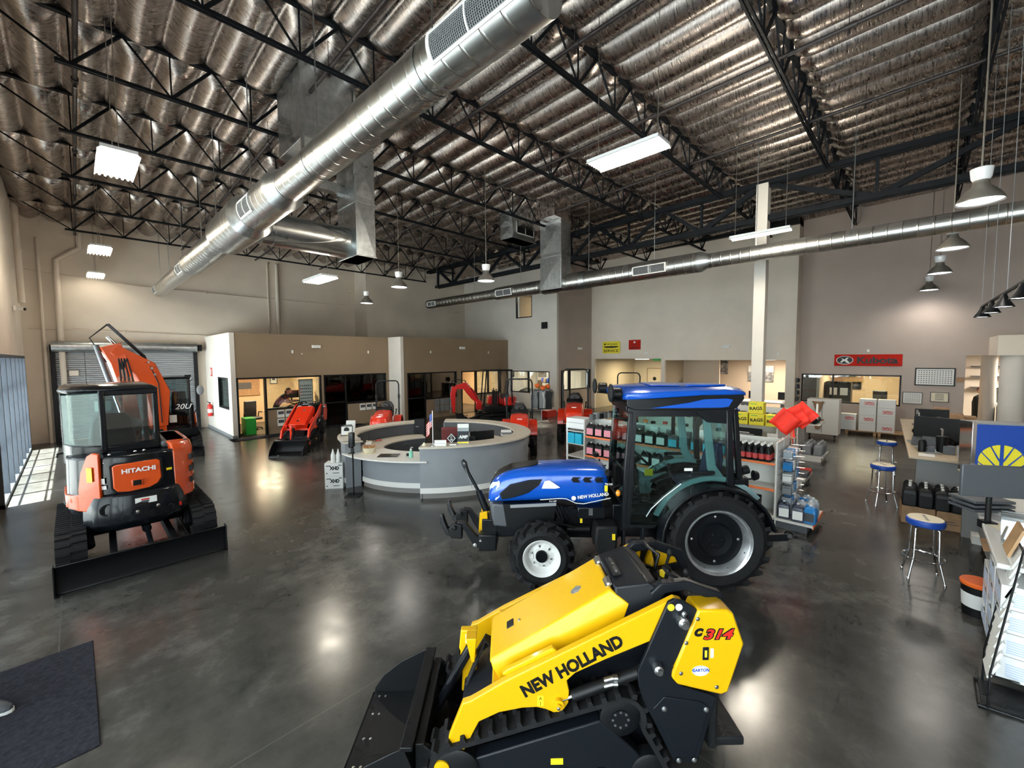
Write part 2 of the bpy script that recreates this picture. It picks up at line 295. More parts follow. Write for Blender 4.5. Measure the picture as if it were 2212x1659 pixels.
# ================================================================ roof joists, girder, sprinklers, ducts, lamps
def joist(name,y,x0,x1,zb,dz,label,first=0):
    """open-web steel joist along x at y; zb(y) underside of bottom chord"""
    t=thing(name,label,'joist',(0,y,0),0)
    zt=zb+dz; a0=x0+(1.15 if first else .35); b=MB(); b.box(a0,x1-.3,-.045,-.012,zb,zb+.05).box(a0,x1-.3,.012,.045,zb,zb+.05); b.build('bottom_chord','joist',t,smooth=0)
    MB().box(x0,x1,-.05,.05,zt-.05,zt).build('top_chord','joist',t,smooth=0)
    P=1.24; n=int((x1-x0-1.2)/P); w=MB(); v=MB(); xs=[x0+1.32+P*i for i in range(n+1)]
    for k,x in enumerate(xs):
        w.bar((x,0,zb+.03),(x-P/2 if k else x0+.12,0,zt-.03),.028); 
        if x+P/2<x1: w.bar((x,0,zb+.03),(x+P/2,0,zt-.03),.045)
        v.bar((x,0,zb+.03),(x,0,zt-.03),.022)
    w.build('web_diagonals','joist',t,smooth=0); v.build('web_verticals','joist',t,smooth=0)
    return t
ORD=['frontmost','second','third','fourth','fifth','sixth','seventh','eighth','ninth','tenth','eleventh']
for i,y in enumerate(JN):
    if y>NB-.3: continue
    zb=7.76-.035*y; k=i-2
    joist('roof_joist',y,-1.12,14.2,zb,.80,'dark open-web roof joist, %s counting from the camera to the far wall'%(ORD[k] if k>=0 else ['rearmost overhead one','second overhead'][i]),1)
    if y<14: joist('roof_joist',y,14.4,20.8 if y<3 else 20.1,zb,.80,'dark roof joist beyond the column girder, %s from the right'%(ORD[i]))
def girder():
    t=thing('roof_girder','heavy dark steel truss girder resting on the tall beige column','girder',(14.3,0,0))
    zt=lambda y:7.82-.03*y+.2; zb=lambda y:6.86-.004*y
    for nm,z,h in (('top_chord',lambda y:7.86-.01*(y-3.5),.14),('bottom_chord',zb,.14)):
        b=MB()
        for s in (-.1,.1): b.bar((s,-6.8,z(-6.8)),(s,NM if nm=='top_chord' else NM-.8,z(NM)),.09,h)
        b.build(nm,'joist',t,smooth=0)
    d=MB(); v=MB(); T=lambda y:7.86-.01*(y-3.5)
    bn=[.96,5.25]; y=5.25
    top=[-1.6,3.5,6.35]
    segs=[(-4.2,-1.6),(-1.6,.96),(.96,3.5),(3.5,5.25)]
    d.bar((0,-1.6,T(-1.6)),(0,.96,zb(0)),.12); d.bar((0,.96,zb(0)),(0,3.5,T(3.5)),.12); d.bar((0,3.5,T(3.5)),(0,5.25,zb(5)),.14); d.bar((0,-1.6,T(-1.6)),(0,-4.2,zb(0)),.12)
    y=5.25; up=True
    while y<19:
        y2=y+1.28; d.bar((0,y,zb(y)),(0,y2,T(y2)),.11); y3=y2+1.3; d.bar((0,y2,T(y2)),(0,min(y3,19.5),zb(y3)),.11); v.bar((0,y,zb(y)),(0,y,T(y)),.07); y=y3
    v.bar((0,.96,zb(1)),(0,.96,T(1)),.07)
    d.build('web_diagonals','joist',t,smooth=0); v.build('web_verticals','joist',t,smooth=0)
girder()
# solid black band painted in for the dark void above the east walls
struct(MB().box(19.9,20.75,3.6,NS,8.0,8.3).box(16.9,20.1,NS-.6,NS+.02,7.9,8.25).build('trim_void_shade','black',smooth=0))
# sprinkler pipes
dm('pipe',(.035,.028,.028),.45)
for k,(x,lab) in enumerate(((.26,'nearest the glazed side wall'),(3.25,'crossing above the wide round duct'),(5.85,'between the duct and the long strip lamp'),(8.65,'above the strip lamp'),(11.4,'left of the column girder'),(17.4,'beyond the column girder'))):
    t=thing('sprinkler_pipe','dark sprinkler pipe run under the foil ceiling, %s'%lab,'pipe',(x,0,0))
    b=MB(); y1=(NB-.2 if x<10 else NM-.3) if x<14 else 12.8; z=lambda y:deck(y)-.62
    b.tube([(0,-6.5,z(-6.5)),(0,y1,z(y1))],.035,10).build('pipe','pipe',t)
    for i,y in enumerate([-2,1,4.2,7.4,10.6,13.8,17.0]):
        if y<y1: h=MB(); h.cyl((0,y,z(y)-.03),(0,y,z(y)-.12),.014,.03,8); h.cyl((0,y-.1,z(y)),(0,y+.06,z(y)),.05,n=10); h.cyl((0,y,z(y)),(0,y,deck(y)-.1),.006,n=5); h.build('sprinkler_head','pipe',t)
# ---- ducts
def duct_mat():
    m=M['duct']; n=m.node_tree.nodes; l=m.node_tree.links; b=n['Principled BSDF']
    tc=n['Texture Coordinate']; wv=n.new('ShaderNodeTexWave'); wv.bands_direction='Y'; wv.inputs['Scale'].default_value=1.35; wv.inputs['Distortion'].default_value=0
    mp=n.new('ShaderNodeMapping'); mp.inputs['Rotation'].default_value=(0,0,.12); l.new(tc.outputs['Object'],mp.inputs[0]); l.new(mp.outputs[0],wv.inputs[0])
    r=n.new('ShaderNodeValToRGB'); r.color_ramp.elements[0].position=.955; r.color_ramp.elements[1].position=.995; l.new(wv.outputs[1],r.inputs[0])
    q=n.new('ShaderNodeBump'); q.inputs['Strength'].default_value=.6; q.inputs['Distance'].default_value=.012; l.new(r.outputs[0],q.inputs['Height']); l.new(q.outputs[0],b.inputs['Normal'])
duct_mat()
def round_duct(name,label,x,z,prof,grilles,rods,ends=True):
    """duct along y: prof [(y0,y1,r)] segments joined by reducers"""
    t=thing(name,label,'duct',(x,0,z))
    for y0,y1,r in prof:
        MB().lathe([(r,y0),(r,y1)],ax='y',n=48,cap=ends).build('duct_section','duct',t)
    for (a,b,r),(c,d,q) in zip(prof,prof[1:]):
        MB().lathe([(r+.004,b-.05),(r+.006,b),(q+.006,c),(q+.004,c+.05)],ax='y',n=48,cap=False).build('reducer','galv',t)
    for y0,y1,a in grilles:      # angle a (deg) below horizontal of the grille centre, facing the camera side
        r=[q for c,d,q in prof if c<=(y0+y1)/2<=d][0]; h=radians(27) if r<.25 else radians(24)
        g=MB(); ca=radians(a)
        def pt(rad,y,an): return (-cos(an)*rad,y,-sin(an)*rad)
        R=r+.018
        for yy in (y0,y1,(y0+y1)/2): # curved bars
            w=.02 if yy!=(y0+y1)/2 else .008
            g.loft([[pt(R,yy-w,ca-h+2*h*k/10),pt(R,yy+w,ca-h+2*h*k/10),pt(r-.02,yy+w,ca-h+2*h*k/10),pt(r-.02,yy-w,ca-h+2*h*k/10)] for k in range(11)])
        for sg in (-1,1): g.loft([[pt(R,y,ca+sg*h-.05),pt(R,y,ca+sg*h+.05),pt(r-.02,y,ca+sg*h+.05),pt(r-.02,y,ca+sg*h-.05)] for y in (y0-.02,y1+.02)])
        go=g.build('grille_frame','white',t)
        b=MB(); K=14
        b.loft([[pt(r+.004,y0,ca-h+2*h*k/K),pt(r+.004,y1,ca-h+2*h*k/K),pt(r+.001,y1,ca-h+2*h*k/K),pt(r+.001,y0,ca-h+2*h*k/K)] for k in range(K+1)]); b.build('grille_back','black',go)
        l=MB(); nb=int((y1-y0)/.022)
        for k in range(1,nb):
            y=y0+(y1-y0)*k/nb; l.loft([[pt(r+.012,y-.003,ca-h+2*h*j/6),pt(r+.012,y+.003,ca-h+2*h*j/6),pt(r+.002,y+.003,ca-h+2*h*j/6),pt(r+.002,y-.003,ca-h+2*h*j/6)] for j in range(7)])
        for k in range(1,13): an=ca-h+2*h*k/13; l.tube([pt(r+.013,y0,an),pt(r+.013,y1,an)],.002,4)
        l.build('louvres','grey',go)
    for y in rods:
        rb=MB(); r=[q for c,d,q in prof if c-.2<=y<=d+.2][0]; rb.cyl((0,y,r),(0,y,deck(y)-z-.2),.009,n=6); rb.lathe([(r+.006,y-.02),(r+.006,y+.02)],ax='y',n=32,cap=False); rb.build('hanger_rod','galv',t)
    return t
D1=round_duct('round_duct','wide galvanised round duct running overhead from the camera to the far door wall','duct',2.41,5.48) if 0 else round_duct('round_duct','wide galvanised round duct running overhead from the camera to the far door wall',2.41,5.48,
    [(2.0,7.0,.225),(7.25,8.75,.30),(9.0,10.7,.385),(10.95,14.6,.28),(14.85,21.0,.23)],[(2.1,3.05,12),(8.0,8.62,12),(14.9,15.6,15),(20.1,20.7,15)],[3.3,5.9,8.9,11.6,13.2,15.9,18.4,20.5])
MB().lathe([(.24,.32),(.24,2.07)],ax='x',n=40).lathe([(.33,.30),(.33,.50),(.335,.5),(.335,1.2),(.335,2.07)],ax='x',n=40).build('branch_duct','duct',D1,loc=(0,9.55,.0))
def box_duct(name,label,x0,x1,y0,y1,z0,z1,extra=None):
    t=thing(name,label,'duct',(x0,y0,z0)); X,Y,Z=x1-x0,y1-y0,z1-z0
    b=MB().box(0,X,0,Y,0,Z); b.build('duct_body','galv',t,bevel=.006)
    s=MB(); cz=MB()
    for z in (.0,Z*.36,Z*.72): s.box(-.018,X+.018,-.018,Y+.018,z,z+.03)
    s.build('flange','galv',t,bevel=.004)
    for (a,c) in ((.04,Z*.36),(Z*.40,Z*.70)): # cross-broken sheet faces
        m=(a+c)/2
        cz.add([(-.001,.02,a),(-.001,Y-.02,a),(-.001,Y-.02,c),(-.001,.02,c),(-.022,Y/2,m)],[(0,1,4),(1,2,4),(2,3,4),(3,0,4)])
        cz.add([(.02,-.001,a),(X-.02,-.001,a),(X-.02,-.001,c),(.02,-.001,c),(X/2,-.022,m)],[(0,4,1),(1,4,2),(2,4,3),(3,4,0)])
    cz.build('cross_broken_panel','galv',t,smooth=0)
    return t
box_duct('box_duct','tall square galvanised duct drop joined to the wide round duct',4.47,4.93,9.05,9.95,5.13,8.35)
B2=box_duct('box_duct','tall square galvanised duct drop feeding the long right-hand round duct',11.75,12.3,8.97,9.9,5.22,8.35)
R3=box_duct('return_duct','square return air duct with a grille hanging behind the right duct drop',11.05,12.3,10.6,11.2,7.12,8.3)
fr=MB().box(.2,1.15,-.03,0,.18,.21).box(.2,1.15,-.03,0,.62,.65).box(.2,.23,-.03,0,.18,.65).box(1.12,1.15,-.03,0,.18,.65).box(.66,.68,-.03,0,.18,.65).build('grille_frame','white',R3)
MB().box(.22,1.13,-.024,-.02,.2,.63).build('grille','black',R3)
# big plenum behind the first drop
P1=thing('plenum_duct','large rectangular sheet-metal plenum above the wide round duct','duct',(3.1,8.2,6.9))
MB().box(0,.95,0,1.3,0,1.35).build('plenum_body','galv',P1,bevel=.01); MB().box(-.04,.0,-.04,.04,-.4,1.4).box(.95,1.0,-.04,.04,-.4,1.4).box(.0,1.9,1.3,1.5,-.35,-.15).build('support_frame','galv',P1)
MB().box(11.3,12.2,8.9,10.7,7.55,8.2).build('foil_wrap','foil',B2,loc=(-11.75,-8.97,-5.22))
D2=round_duct('round_duct','long galvanised round duct crossing in front of the column and right wall',12.13,5.44,
    [(-6.8,4.25,.195),(4.45,8.2,.275),(8.3,10.0,.30),(10.1,12.5,.245),(12.65,17.3,.20)],[(5.35,6.35,6),(11.5,12.35,8),(16.5,17.1,8)],[-4,-1.5,1.2,3.1,5.8,8.1,11.2,13.9,16.6])
# ---- lamps
def bell(label,x,y,z,flip=0,group=None,drop=None):
    t=thing('pendant_lamp',label,'lamp',(x,y,z),0,group)
    MB().lathe([(.25,0),(.252,.012),(.235,.05),(.20,.11),(.15,.17),(.10,.215),(.085,.25),(.085,.30)],n=36,cap=False).lathe([(.24,.004),(.19,.108),(.1,.2),(.08,.29)],n=36,cap=False).build('reflector','bellgrey',t)
    MB().lathe([(.082,.29),(.105,.33),(.12,.45),(.12,.46),(.05,.47)],n=28).build('ballast_housing','whitegloss',t)
    MB().lathe([(.236,.02),(.1,.016),(.0,.016)],n=36).build('lamp_disc','lampdisc',t)
    MB().cyl((0,0,.46),(0,0,deck(y)-z-.05),.011,n=8).build('stem','bellgrey',t)
    light('SPOT','lamp_light',(x,y,z-.03),62,(1,.93,.82),direc=(0,0,-1),spot_size=radians(165),spot_blend=.8,shadow_soft_size=.3)
for x,y,l in ((8.1,15.7,'bell-shaped pendant lamp lowest and farthest, hanging right of the small lit strip lamp'),(7.0,11.5,'bell-shaped pendant lamp between the two square duct drops, above the reception desk'),(8.2,8.9,'bell-shaped pendant lamp just left of the right-hand duct drop')): bell(l,x,y,5.0)
for x,y,l in ((9.0,-.52,'largest and nearest wide pendant lamp in front of the right duct'),(12.55,-.38,'pendant lamp with its cap hidden behind the right duct, second of the row'),(16.1,-.28,'pendant lamp below the right duct, third of the row toward the right wall'),(20.0,-.12,'smallest pendant lamp of the row, closest to the right wall')): bell(l,x,y,5.0)
def strip(label,x,y,z,ax='y',n=6,e=115,mt='lampwhite',L=1.22,W=.40):
    t=thing('strip_lamp',label,'lamp',(x,y,z),0 if ax=='y' else pi/2)
    MB().box(-W/2,W/2,-L/2,L/2,.03,.075).prism([(-W/2,.03),(-W/2-.03,0),(-W/2-.02,0),(-W/2+.01,.03)],-L/2,L/2).prism([(W/2,.03),(W/2+.03,0),(W/2+.02,0),(W/2-.01,.03)],-L/2,L/2).build('housing','whitegloss',t)
    b=MB()
    for k in range(n): xx=-W/2+W*(k+.5)/n; b.cyl((xx,-L/2+.03,.01),(xx,L/2-.03,.01),.016,n=8)
    b.build('tubes',mt,t)
    c=MB()
    for s in (-1,1): c.cyl((0,s*L*.42,.07),(0,s*L*.42,deck(y)-z-.06),.006,n=5)
    c.build('suspension_cable','bellgrey',t)
    light('POINT','lamp_light',(x,y,z-.22),e,(1,.90,.74),(.18,.18))
strip('bright six-tube strip lamp in the middle of the ceiling, right of the square duct drop',6.2,3.45,6.0)
strip('largest bright strip lamp at the upper left, under the foil ceiling',.6,8.8,5.76,e=55)
strip('bright strip lamp at left, upper of the two smaller ones above the roller door',.64,15.9,5.76,e=60)
strip('bright strip lamp at left, lower and farther of the two above the roller door',.69,20.7,5.76,e=2.5)
strip('small lit strip lamp hanging in front of the far wall right of the duct',4.5,11.2,4.86,e=60)
strip('thin strip lamp seen almost edge-on beside the top of the column',11.0,2.75,5.6,W=.2,n=2,e=170)
# warm lamps inside the offices, hall and parts room
for n_,(x,y,z,e,cl,sz) in enumerate(((5.5,19.4,2.5,70,(1,.80,.52),.9),(15.2,18.6,2.5,60,(1,.78,.48),.9),(18.5,15.4,2.5,60,(1,.86,.66),1),(22.3,11.3,2.7,60,(1,.85,.55),.6),(23.3,5.2,2.65,130,(1,.86,.68),1.5),(22.6,1.6,2.6,60,(1,.80,.52),1.2),(23,-3,2.8,120,(1,.87,.72),1.5))):
    t=thing('ceiling_light','flat ceiling panel light in %s'%['the lit corner office at left','the lit office left of the pale wall','the office behind the pale inner wall','the rear hallway','the beige room behind the column','the office under the large red sign','the room behind the parts counter'][n_],'lamp',(x,y,z))
    MB().box(-.3,.3,-.3,.3,0,.05).build('housing','white',t); MB().box(-.27,.27,-.27,.27,-.01,.0).build('diffuser','lampwhite',t)
    light('AREA','room_light',(x,y,z-.04),e,cl,(sz,sz),(0,0,-1))
# ================================================================ compact track loader, facing left, seen from its left side
def bolts(pts,ax,r,m,par,name='bolt',h=.012):
    for p in pts:
        q=V(p); MB().lathe([(r*1.5,0),(r*1.5,h*.3),(r,h*.35),(r,h),(r*.5,h*1.15)],q,ax,8).build(name,m,par)
def track_loop(pts,w,t,lug,y0,n_l,par,m='rubber',name='track'):
    """rubber track following a closed side outline pts (x,z), width w starting at y0"""
    P=[V((x,0,z)) for x,z in pts]; N=len(P); cum=[0]
    for i in range(N): cum.append(cum[-1]+(P[(i+1)%N]-P[i]).length)
    def at(s):
        s%=cum[-1]
        for i in range(N):
            if s<=cum[i+1]: a=P[i]; b=P[(i+1)%N]; k=(s-cum[i])/(cum[i+1]-cum[i]); return a+(b-a)*k,(b-a).normalized()
    b=MB(); K=n_l*2; out=[]; inn=[]
    for k in range(K):
        p,d=at(cum[-1]*k/K); nr=V((d.z,0,-d.x)); out.append(p+nr*t/2); inn.append(p-nr*t/2)
    b.loft([[(o.x,y0,o.z),(o.x,y0+w,o.z),(i.x,y0+w,i.z),(i.x,y0,i.z)] for o,i in zip(out,inn)],closed=True)
    L=cum[-1]/n_l
    for k in range(n_l):
        p,d=at(L*k); nr=V((d.z,0,-d.x))
        for s,(ya,yb) in enumerate(((y0,y0+w*.46),(y0+w*.54,y0+w))):
            dd=d*(L*.2); sh=d*(L*.28)*(1 if s else 0)
            c=[p+sh-dd+nr*t*.5,p+sh+dd+nr*t*.5,p+sh+dd*.7+nr*(t*.5+lug),p+sh-dd*.7+nr*(t*.5+lug)]
            b.add([(q.x,ya,q.z) for q in c]+[(q.x,yb,q.z) for q in c],[(0,1,2,3),(7,6,5,4),(0,4,5,1),(1,5,6,2),(2,6,7,3),(3,7,4,0)])
    return b.build(name,m,par,smooth=30)
def arcpts(cx,cz,r,a0,a1,n=8): return [(cx+r*cos(radians(a0+(a1-a0)*k/n)),cz+r*sin(radians(a0+(a1-a0)*k/n))) for k in range(n+1)]
dm('ldark',(.0045,.0065,.010),.45,spec=.3)
def loader(label,loc,rz,paint='nhyellow',main=True):
    t=thing('compact_track_loader',label,'loader',loc,rz)
    # chassis
    MB().prism([(.30,.18),(.32,.42),(.02,.66),(-.80,1.00),(-1.28,1.22),(-1.36,1.0),(-1.36,.3),(-1.1,.15)],-.24,.24).build('chassis','ldark',t,bevel=.01)
    # hood: trapezoid lid, flat top and bevelled shoulders
    f,r=(.095,.80),(-.71,1.285)
    sec=lambda x,z,x2,z2,x3,z3:[(x3,-.275,z3),(x2,-.272,z2),(x,-.235,z),(x,.235,z),(x2,.272,z2),(x3,.275,z3)]
    h=MB().loft([sec(.115,.80,.10,.765,.03,.665),sec(-.71,1.285,-.835,1.205,-.775,1.03)]).build('hood',paint,t,bevel=.014,seg=3)
    MB().loft([[(x,y,z+.002) for x,y,z in ((.118,-.235,.79),(.118,.235,.79),(.03,.27,.64),(.03,-.27,.64))],[(x,y,z) for x,y,z in ((.07,-.235,.80),(.07,.235,.80),(-.02,.26,.66),(-.02,-.26,.66))]]).build('hood_front',paint,t,bevel=.01)
    sl=V((f[0]-r[0],0,f[1]-r[1])).normalized(); nrm=V((-sl.z,0,sl.x))
    def hp(s,y,o=0): # point on the lid: s from rear 0 to front 1
        p=V((r[0]+(f[0]-r[0])*s,y,r[1]+(f[1]-r[1])*s))+nrm*o; return p
    m=MB(); q=lambda s,y,a,b,o:[hp(s-a,y-b,o),hp(s+a,y-b,o),hp(s+a,y+b,o),hp(s-a,y+b,o)]
    m.loft([q(.80,-.02,.078,.052,-.004),q(.80,-.02,.078,.052,.006)]); m.build('latch_recess','black',h,bevel=.006)
    MB().loft([q(.84,-.02,.03,.04,.006),q(.84,-.02,.028,.036,.016)]).build('latch_handle','blackmat',h)
    bolts([tuple(hp(.76,0,.006))],'z',.008,'steel',h,'latch_lock')
    # leaf emblem
    e=MB(); c0=hp(.25,.03,.002); k=24
    e.loft([[tuple(c0+sl*cos(2*pi*i/k)*.044+V((0,1,0))*sin(2*pi*i/k)*.034+nrm*o) for i in range(k)] for o in (-.001,.002)]); eo=e.build('emblem','steel',h)
    e=MB()
    for a in (-60,-25,25,60):
        d=sl*(-cos(radians(a)))+V((0,1,0))*sin(radians(a)); s=sl*.03
        e.loft([[tuple(c0+s+d*.014+nrm*.002),tuple(c0+s*.4+d*.035+V((0,1,0))*.006+nrm*.002),tuple(c0+s*.3+d*.05+nrm*.002),tuple(c0+s*.5+d*.03-V((0,1,0))*.006+nrm*.002)],[tuple(c0+s+d*.014+nrm*.004),tuple(c0+s*.4+d*.035+V((0,1,0))*.006+nrm*.004),tuple(c0+s*.3+d*.05+nrm*.004),tuple(c0+s*.5+d*.03-V((0,1,0))*.006+nrm*.004)]])
    e.build('emblem_leaves','grey',eo)
    for y in (-.17,.14): MB().cyl(tuple(hp(.0,y-.04,.01)),tuple(hp(.0,y+.04,.01)),.010,n=10).bar(tuple(hp(.0,y-.05,.0)),tuple(hp(.0,y+.05,.0)),.05,.012,up=nrm).build('hinge','steel',h)
    # console cowl behind the hood
    MB().loft([[(-.70,-.24,1.10),(-.72,-.24,1.30),(-.74,.24,1.30),(-.72,.25,1.05)],[(-.93,-.26,1.10),(-.93,-.26,1.36),(-.95,.30,1.36),(-.93,.30,1.05)],[(-1.05,-.28,1.0),(-1.02,-.28,1.33),(-1.04,.33,1.31),(-1.05,.33,.95)]]).build('cowl','ldark',t,bevel=.012)
    g=MB()
    for k in range(9): g.box(-.79-.009*0,-.775,-.10+.024*k,-.088+.024*k,1.325,1.345)
    g.build('vent','steel',t)
    MB().box(-.815,-.755,-.12,.13,1.318,1.332).build('vent_frame','black',t,bevel=.004)
    for s,nm in ((.30,'left'),(-.30,'right')):   # upper side rails wrapping the controls
        MB().prism([(-.95,1.30),(-1.02,1.37),(-1.20,1.38),(-1.42,1.30),(-1.47,1.16),(-1.42,1.12),(-1.36,1.25),(-1.18,1.32),(-1.05,1.30),(-1.0,1.24)],s-.03,s+.03).build('guard_rail','ldark',t,bevel=.008)
        MB().prism([(-.98,1.29),(-1.04,1.0),(-1.38,1.0),(-1.44,1.12),(-1.38,1.2),(-1.2,1.16),(-1.08,1.2)],s-.02,s+.02).build('side_wall','ldark',t,bevel=.006)
    MB().box(-1.42,-1.0,-.29,.29,1.0,1.16).build('control_deck','blackmat',t,bevel=.01)
    MB().prism([(-1.02,1.17),(-1.12,1.24),(-1.30,1.22),(-1.32,1.17)],-.12,.12).build('instrument_pod','black',t,bevel=.01)
    for s in (-1,1):
        MB().tube([(-1.12,s*.10,1.2),(-1.16,s*.10,1.36),(-1.10,s*.16,1.39),(-1.10,s*.24,1.39),(-1.16,s*.25,1.36),(-1.2,s*.25,1.2)],.014,8).build('grab_bar','black',t)
        MB().cyl((-1.22,s*.15,1.18),(-1.26,s*.15,1.33),.012,n=8).sph((-1.262,s*.15,1.345),(.022,.022,.03)).build('joystick','blackmat',t)
    MB().cyl((-1.17,-.02,1.23),(-1.17,-.02,1.27),.03,n=14).build('key_switch','label_yellow',t)
    MB().box(-1.35,-1.24,.14,.22,1.161,1.164).build('warning_label','label_yellow',t)
    # loader arms
    arm=[(.455,.225),(.40,.20),(.36,.21),(.31,.273),(.18,.525),(.05,.585),(-.10,.612),(-.19,.615),(-.25,.60),(-.30,.575),(-.36,.585),(-.395,.64),(-.40,.72),(-.385,.79),(-.44,.84),(-.63,.925),(-.96,1.06),(-1.10,1.10),(-1.12,1.31),(-1.07,1.325),(-.33,.962),(.02,.79),(.235,.665),(.285,.650)]
    for s in (1,-1):
        a=MB().prism(arm,*(sorted((s*.375,s*.425)))).build('loader_arm',paint,t,bevel=.006)
        MB().lathe([(.05,0),(.05,.035),(.03,.04)],(.42,s*.425,.245) if s>0 else (.42,-.46,.245),'y',16).build('arm_pin',paint,a)
        MB().lathe([(.038,0),(.038,.03),(.02,.03),(.02,.045)],(-.325,s*.425 if s>0 else -.46,.645),'y',16).build('cylinder_boss',paint,a)
        bolts([(-.325,s*.465,.645)],'y',.011,'steel',a)
    MB().box(.02,.10,-.38,.38,.60,.66).box(-.2,.06,-.375,-.33,.66,.78).build('cross_tube',paint,t,bevel=.008)
    MB().prism([(-.02,.78),(-.31,.93),(-.33,.955),(-.30,.975),(.0,.83),(.03,.80)],.335,.375).build('arm_gusset',paint,t,bevel=.006)
    a0=V((-.60,.426,.88)); dr=V((-.906,0,.423))
    dr=V((-.883,0,.47))
    if main: text('NEW HOLLAND',.112,(-.418,.4265,.885),dr,(.47,0,.883),'black',t,fit=.72,bold=.005,ext=.001)
    else: text('SCL1000',.11,(-.5,.4265,.93),dr,(.47,0,.883),'red',t,fit=.5,bold=.004,ext=.001)
    MB().add([tuple(V((-.215,.4265,.66))+V((a,0,b))) for a,b in ((-.02,-.035),(.02,-.035),(.02,.035),(-.02,.035))],[(0,1,2,3)]).build('warning_label','label_yellow',t)
    text('A\nJ',.03,(-.215,.4275,.66),(-1,0,0),(0,0,1),'black',t,ext=.0005)
    # tower plates, yellow rear side boxes
    for s in (1,-1):
        y0,y1=sorted((s*.43,s*.455))
        MB().prism([(-1.02,1.315),(-1.06,1.335),(-1.12,1.32),(-1.215,1.255),(-1.06,.90),(-1.06,.80),(-1.12,.76),(-1.30,.70),(-1.34,.68),(-1.225,.245),(-1.08,.245),(-.875,.66),(-.845,.75),(-.83,.86)],y0,y1).build('tower_plate','ldark',t,bevel=.005)
        MB().prism([(-.93,.62),(-1.09,.29),(-1.20,.29),(-1.29,.62),(-1.24,.66),(-1.0,.70)],*(sorted((s*.455,s*.463)))).build('access_panel','ldark',t,bevel=.006)
        yy=sorted((s*.30,s*.47))
        p=MB().prism([(-1.205,1.272),(-1.385,1.272),(-1.425,1.25),(-1.50,1.045),(-1.405,.725),(-1.36,.71),(-1.08,.785),(-1.045,.83),(-1.05,.87)],*yy).build('rear_box',paint,t,bevel=.012)
        yb=.4705*s
        if s>0 and main:
            text('C',.062,(-1.20,yb,1.125),(-1,0,0),(0,0,1),'black',p,fit=.06,bold=.006,shear=.3,ext=.001)
            text('314',.088,(-1.325,yb-.0004,1.11),(-1,0,0),(0,0,1),'black',p,fit=.205,bold=.008,shear=.3,ext=.001); text('314',.088,(-1.325,yb+.0008,1.11),(-1,0,0),(0,0,1),'red',p,fit=.19,bold=.002,shear=.3,ext=.001)
            MB().box(-1.275,-1.235,yb-.003,yb+.002,.945,1.03).build('sight_window','screen',p,bevel=.003); MB().box(-1.262,-1.248,yb+.002,yb+.004,.965,1.01).build('level_gauge','yellow',p)
            MB().box(-1.305,-1.285,yb-.001,yb+.001,.96,1.02).build('label','white',p)
            e=MB().lathe([(.055,-.001),(.055,.001)],(0,0,0),'y',28).build('oval_sticker','white',p,loc=(-1.225,yb,.875)); e.scale=(1,1,.62)
            e=MB().lathe([(.049,0),(.049,.0016)],(0,0,0),'y',28).build('sticker_ring','blue',p,loc=(-1.225,yb,.875)); e.scale=(1,1,.62)
            e=MB().lathe([(.046,0),(.046,.0021)],(0,0,0),'y',28).build('sticker_field','white',p,loc=(-1.225,yb,.875)); e.scale=(1,1,.62)
            text('GARTON',.026,(-1.225,yb+.0026,.879),(-1,0,0),(0,0,1),'blue',p,ext=.0004,bold=.001)
        bolts([(-1.2,yb,1.215),(-1.13,yb,1.06),(-1.10,yb,.86),(-1.33,yb,.765)],'y',.009,'steel',p,h=.006*s)
    bolts([(-1.12,.455,1.24),(-.965,.455,.86),(-1.0,.463,.62),(-1.27,.463,.61),(-1.10,.463,.27),(-1.20,.463,.27)],'y',.012,'steel',t)
    MB().lathe([(.035,0),(.035,.05),(.022,.055),(.022,.075)],(-1.10,.455,1.205),'y',16).build('pivot_pin','steel',t); MB().lathe([(.03,0),(.03,.045),(.018,.05),(.018,.065)],(-.95,.455,.90),'y',16).build('pivot_pin','steel',t)
    MB().lathe([(.022,0),(.022,.004)],(-1.035,.455,1.285),'y',20).build('round_label','label_yellow',t); MB().lathe([(.022,0),(.022,.004)],(-1.085,.455,1.285),'y',20).build('round_label','white',t)
    # lift cylinder, hoses
    for s in (1,-1):
        MB().cyl((-.93,s*.41,.86),(-.42,s*.41,.675),.036,n=16).build('lift_cylinder','black',t); MB().cyl((-.42,s*.41,.675),(-.33,s*.41,.645),.016,n=12).build('cylinder_rod','chrome',t)
    for k in range(2): MB().cyl((-.62,.44,.80-.04*k),(-.68,.44,.815-.04*k),.016,n=10).lathe([(.02,-.705),(.02,-.68)],(0,.44,.815-.04*k),'x',10).build('hydraulic_coupler','steel',t)
    # undercarriage
    pts=arcpts(.33,.20,.17,-90,75,8)+[(.12,.50)][:0]+[(-.70,.665)]+arcpts(-.73,.53,.15,85,200,8)+arcpts(-.92,.17,.14,190,270,6)
    for s in (1,-1):
        y0=.255 if s>0 else -.455; track_loop(pts,.20,.03,.035,y0,40,t)
        yo=.40*s
        MB().lathe([(.06,0),(.12,.005),(.13,.01),(.13,.05),(.12,.055),(.06,.06)],(-.73,yo-.03,.53),'y',26).lathe([(.06,0),(.06,.07)],(-.73,yo-.03,.53),'y',16).build('drive_sprocket','black',t)
        bolts([(-.73+.05*cos(a),yo+.04*s,.53+.05*sin(a)) for a in [pi*k/4 for k in range(8)]],'y',.006,'dgrey',t,'sprocket_bolt',.006)
        MB().lathe([(.13,0),(.15,.01),(.15,.09),(.13,.1)],(.33,yo-.05,.20),'y',24).build('idler_wheel','black',t)
        for x in (.08,-.15,-.38,-.61): MB().lathe([(.07,0),(.085,.01),(.085,.09),(.07,.1)],(x,yo-.05,.12),'y',18).build('road_wheel','black',t)
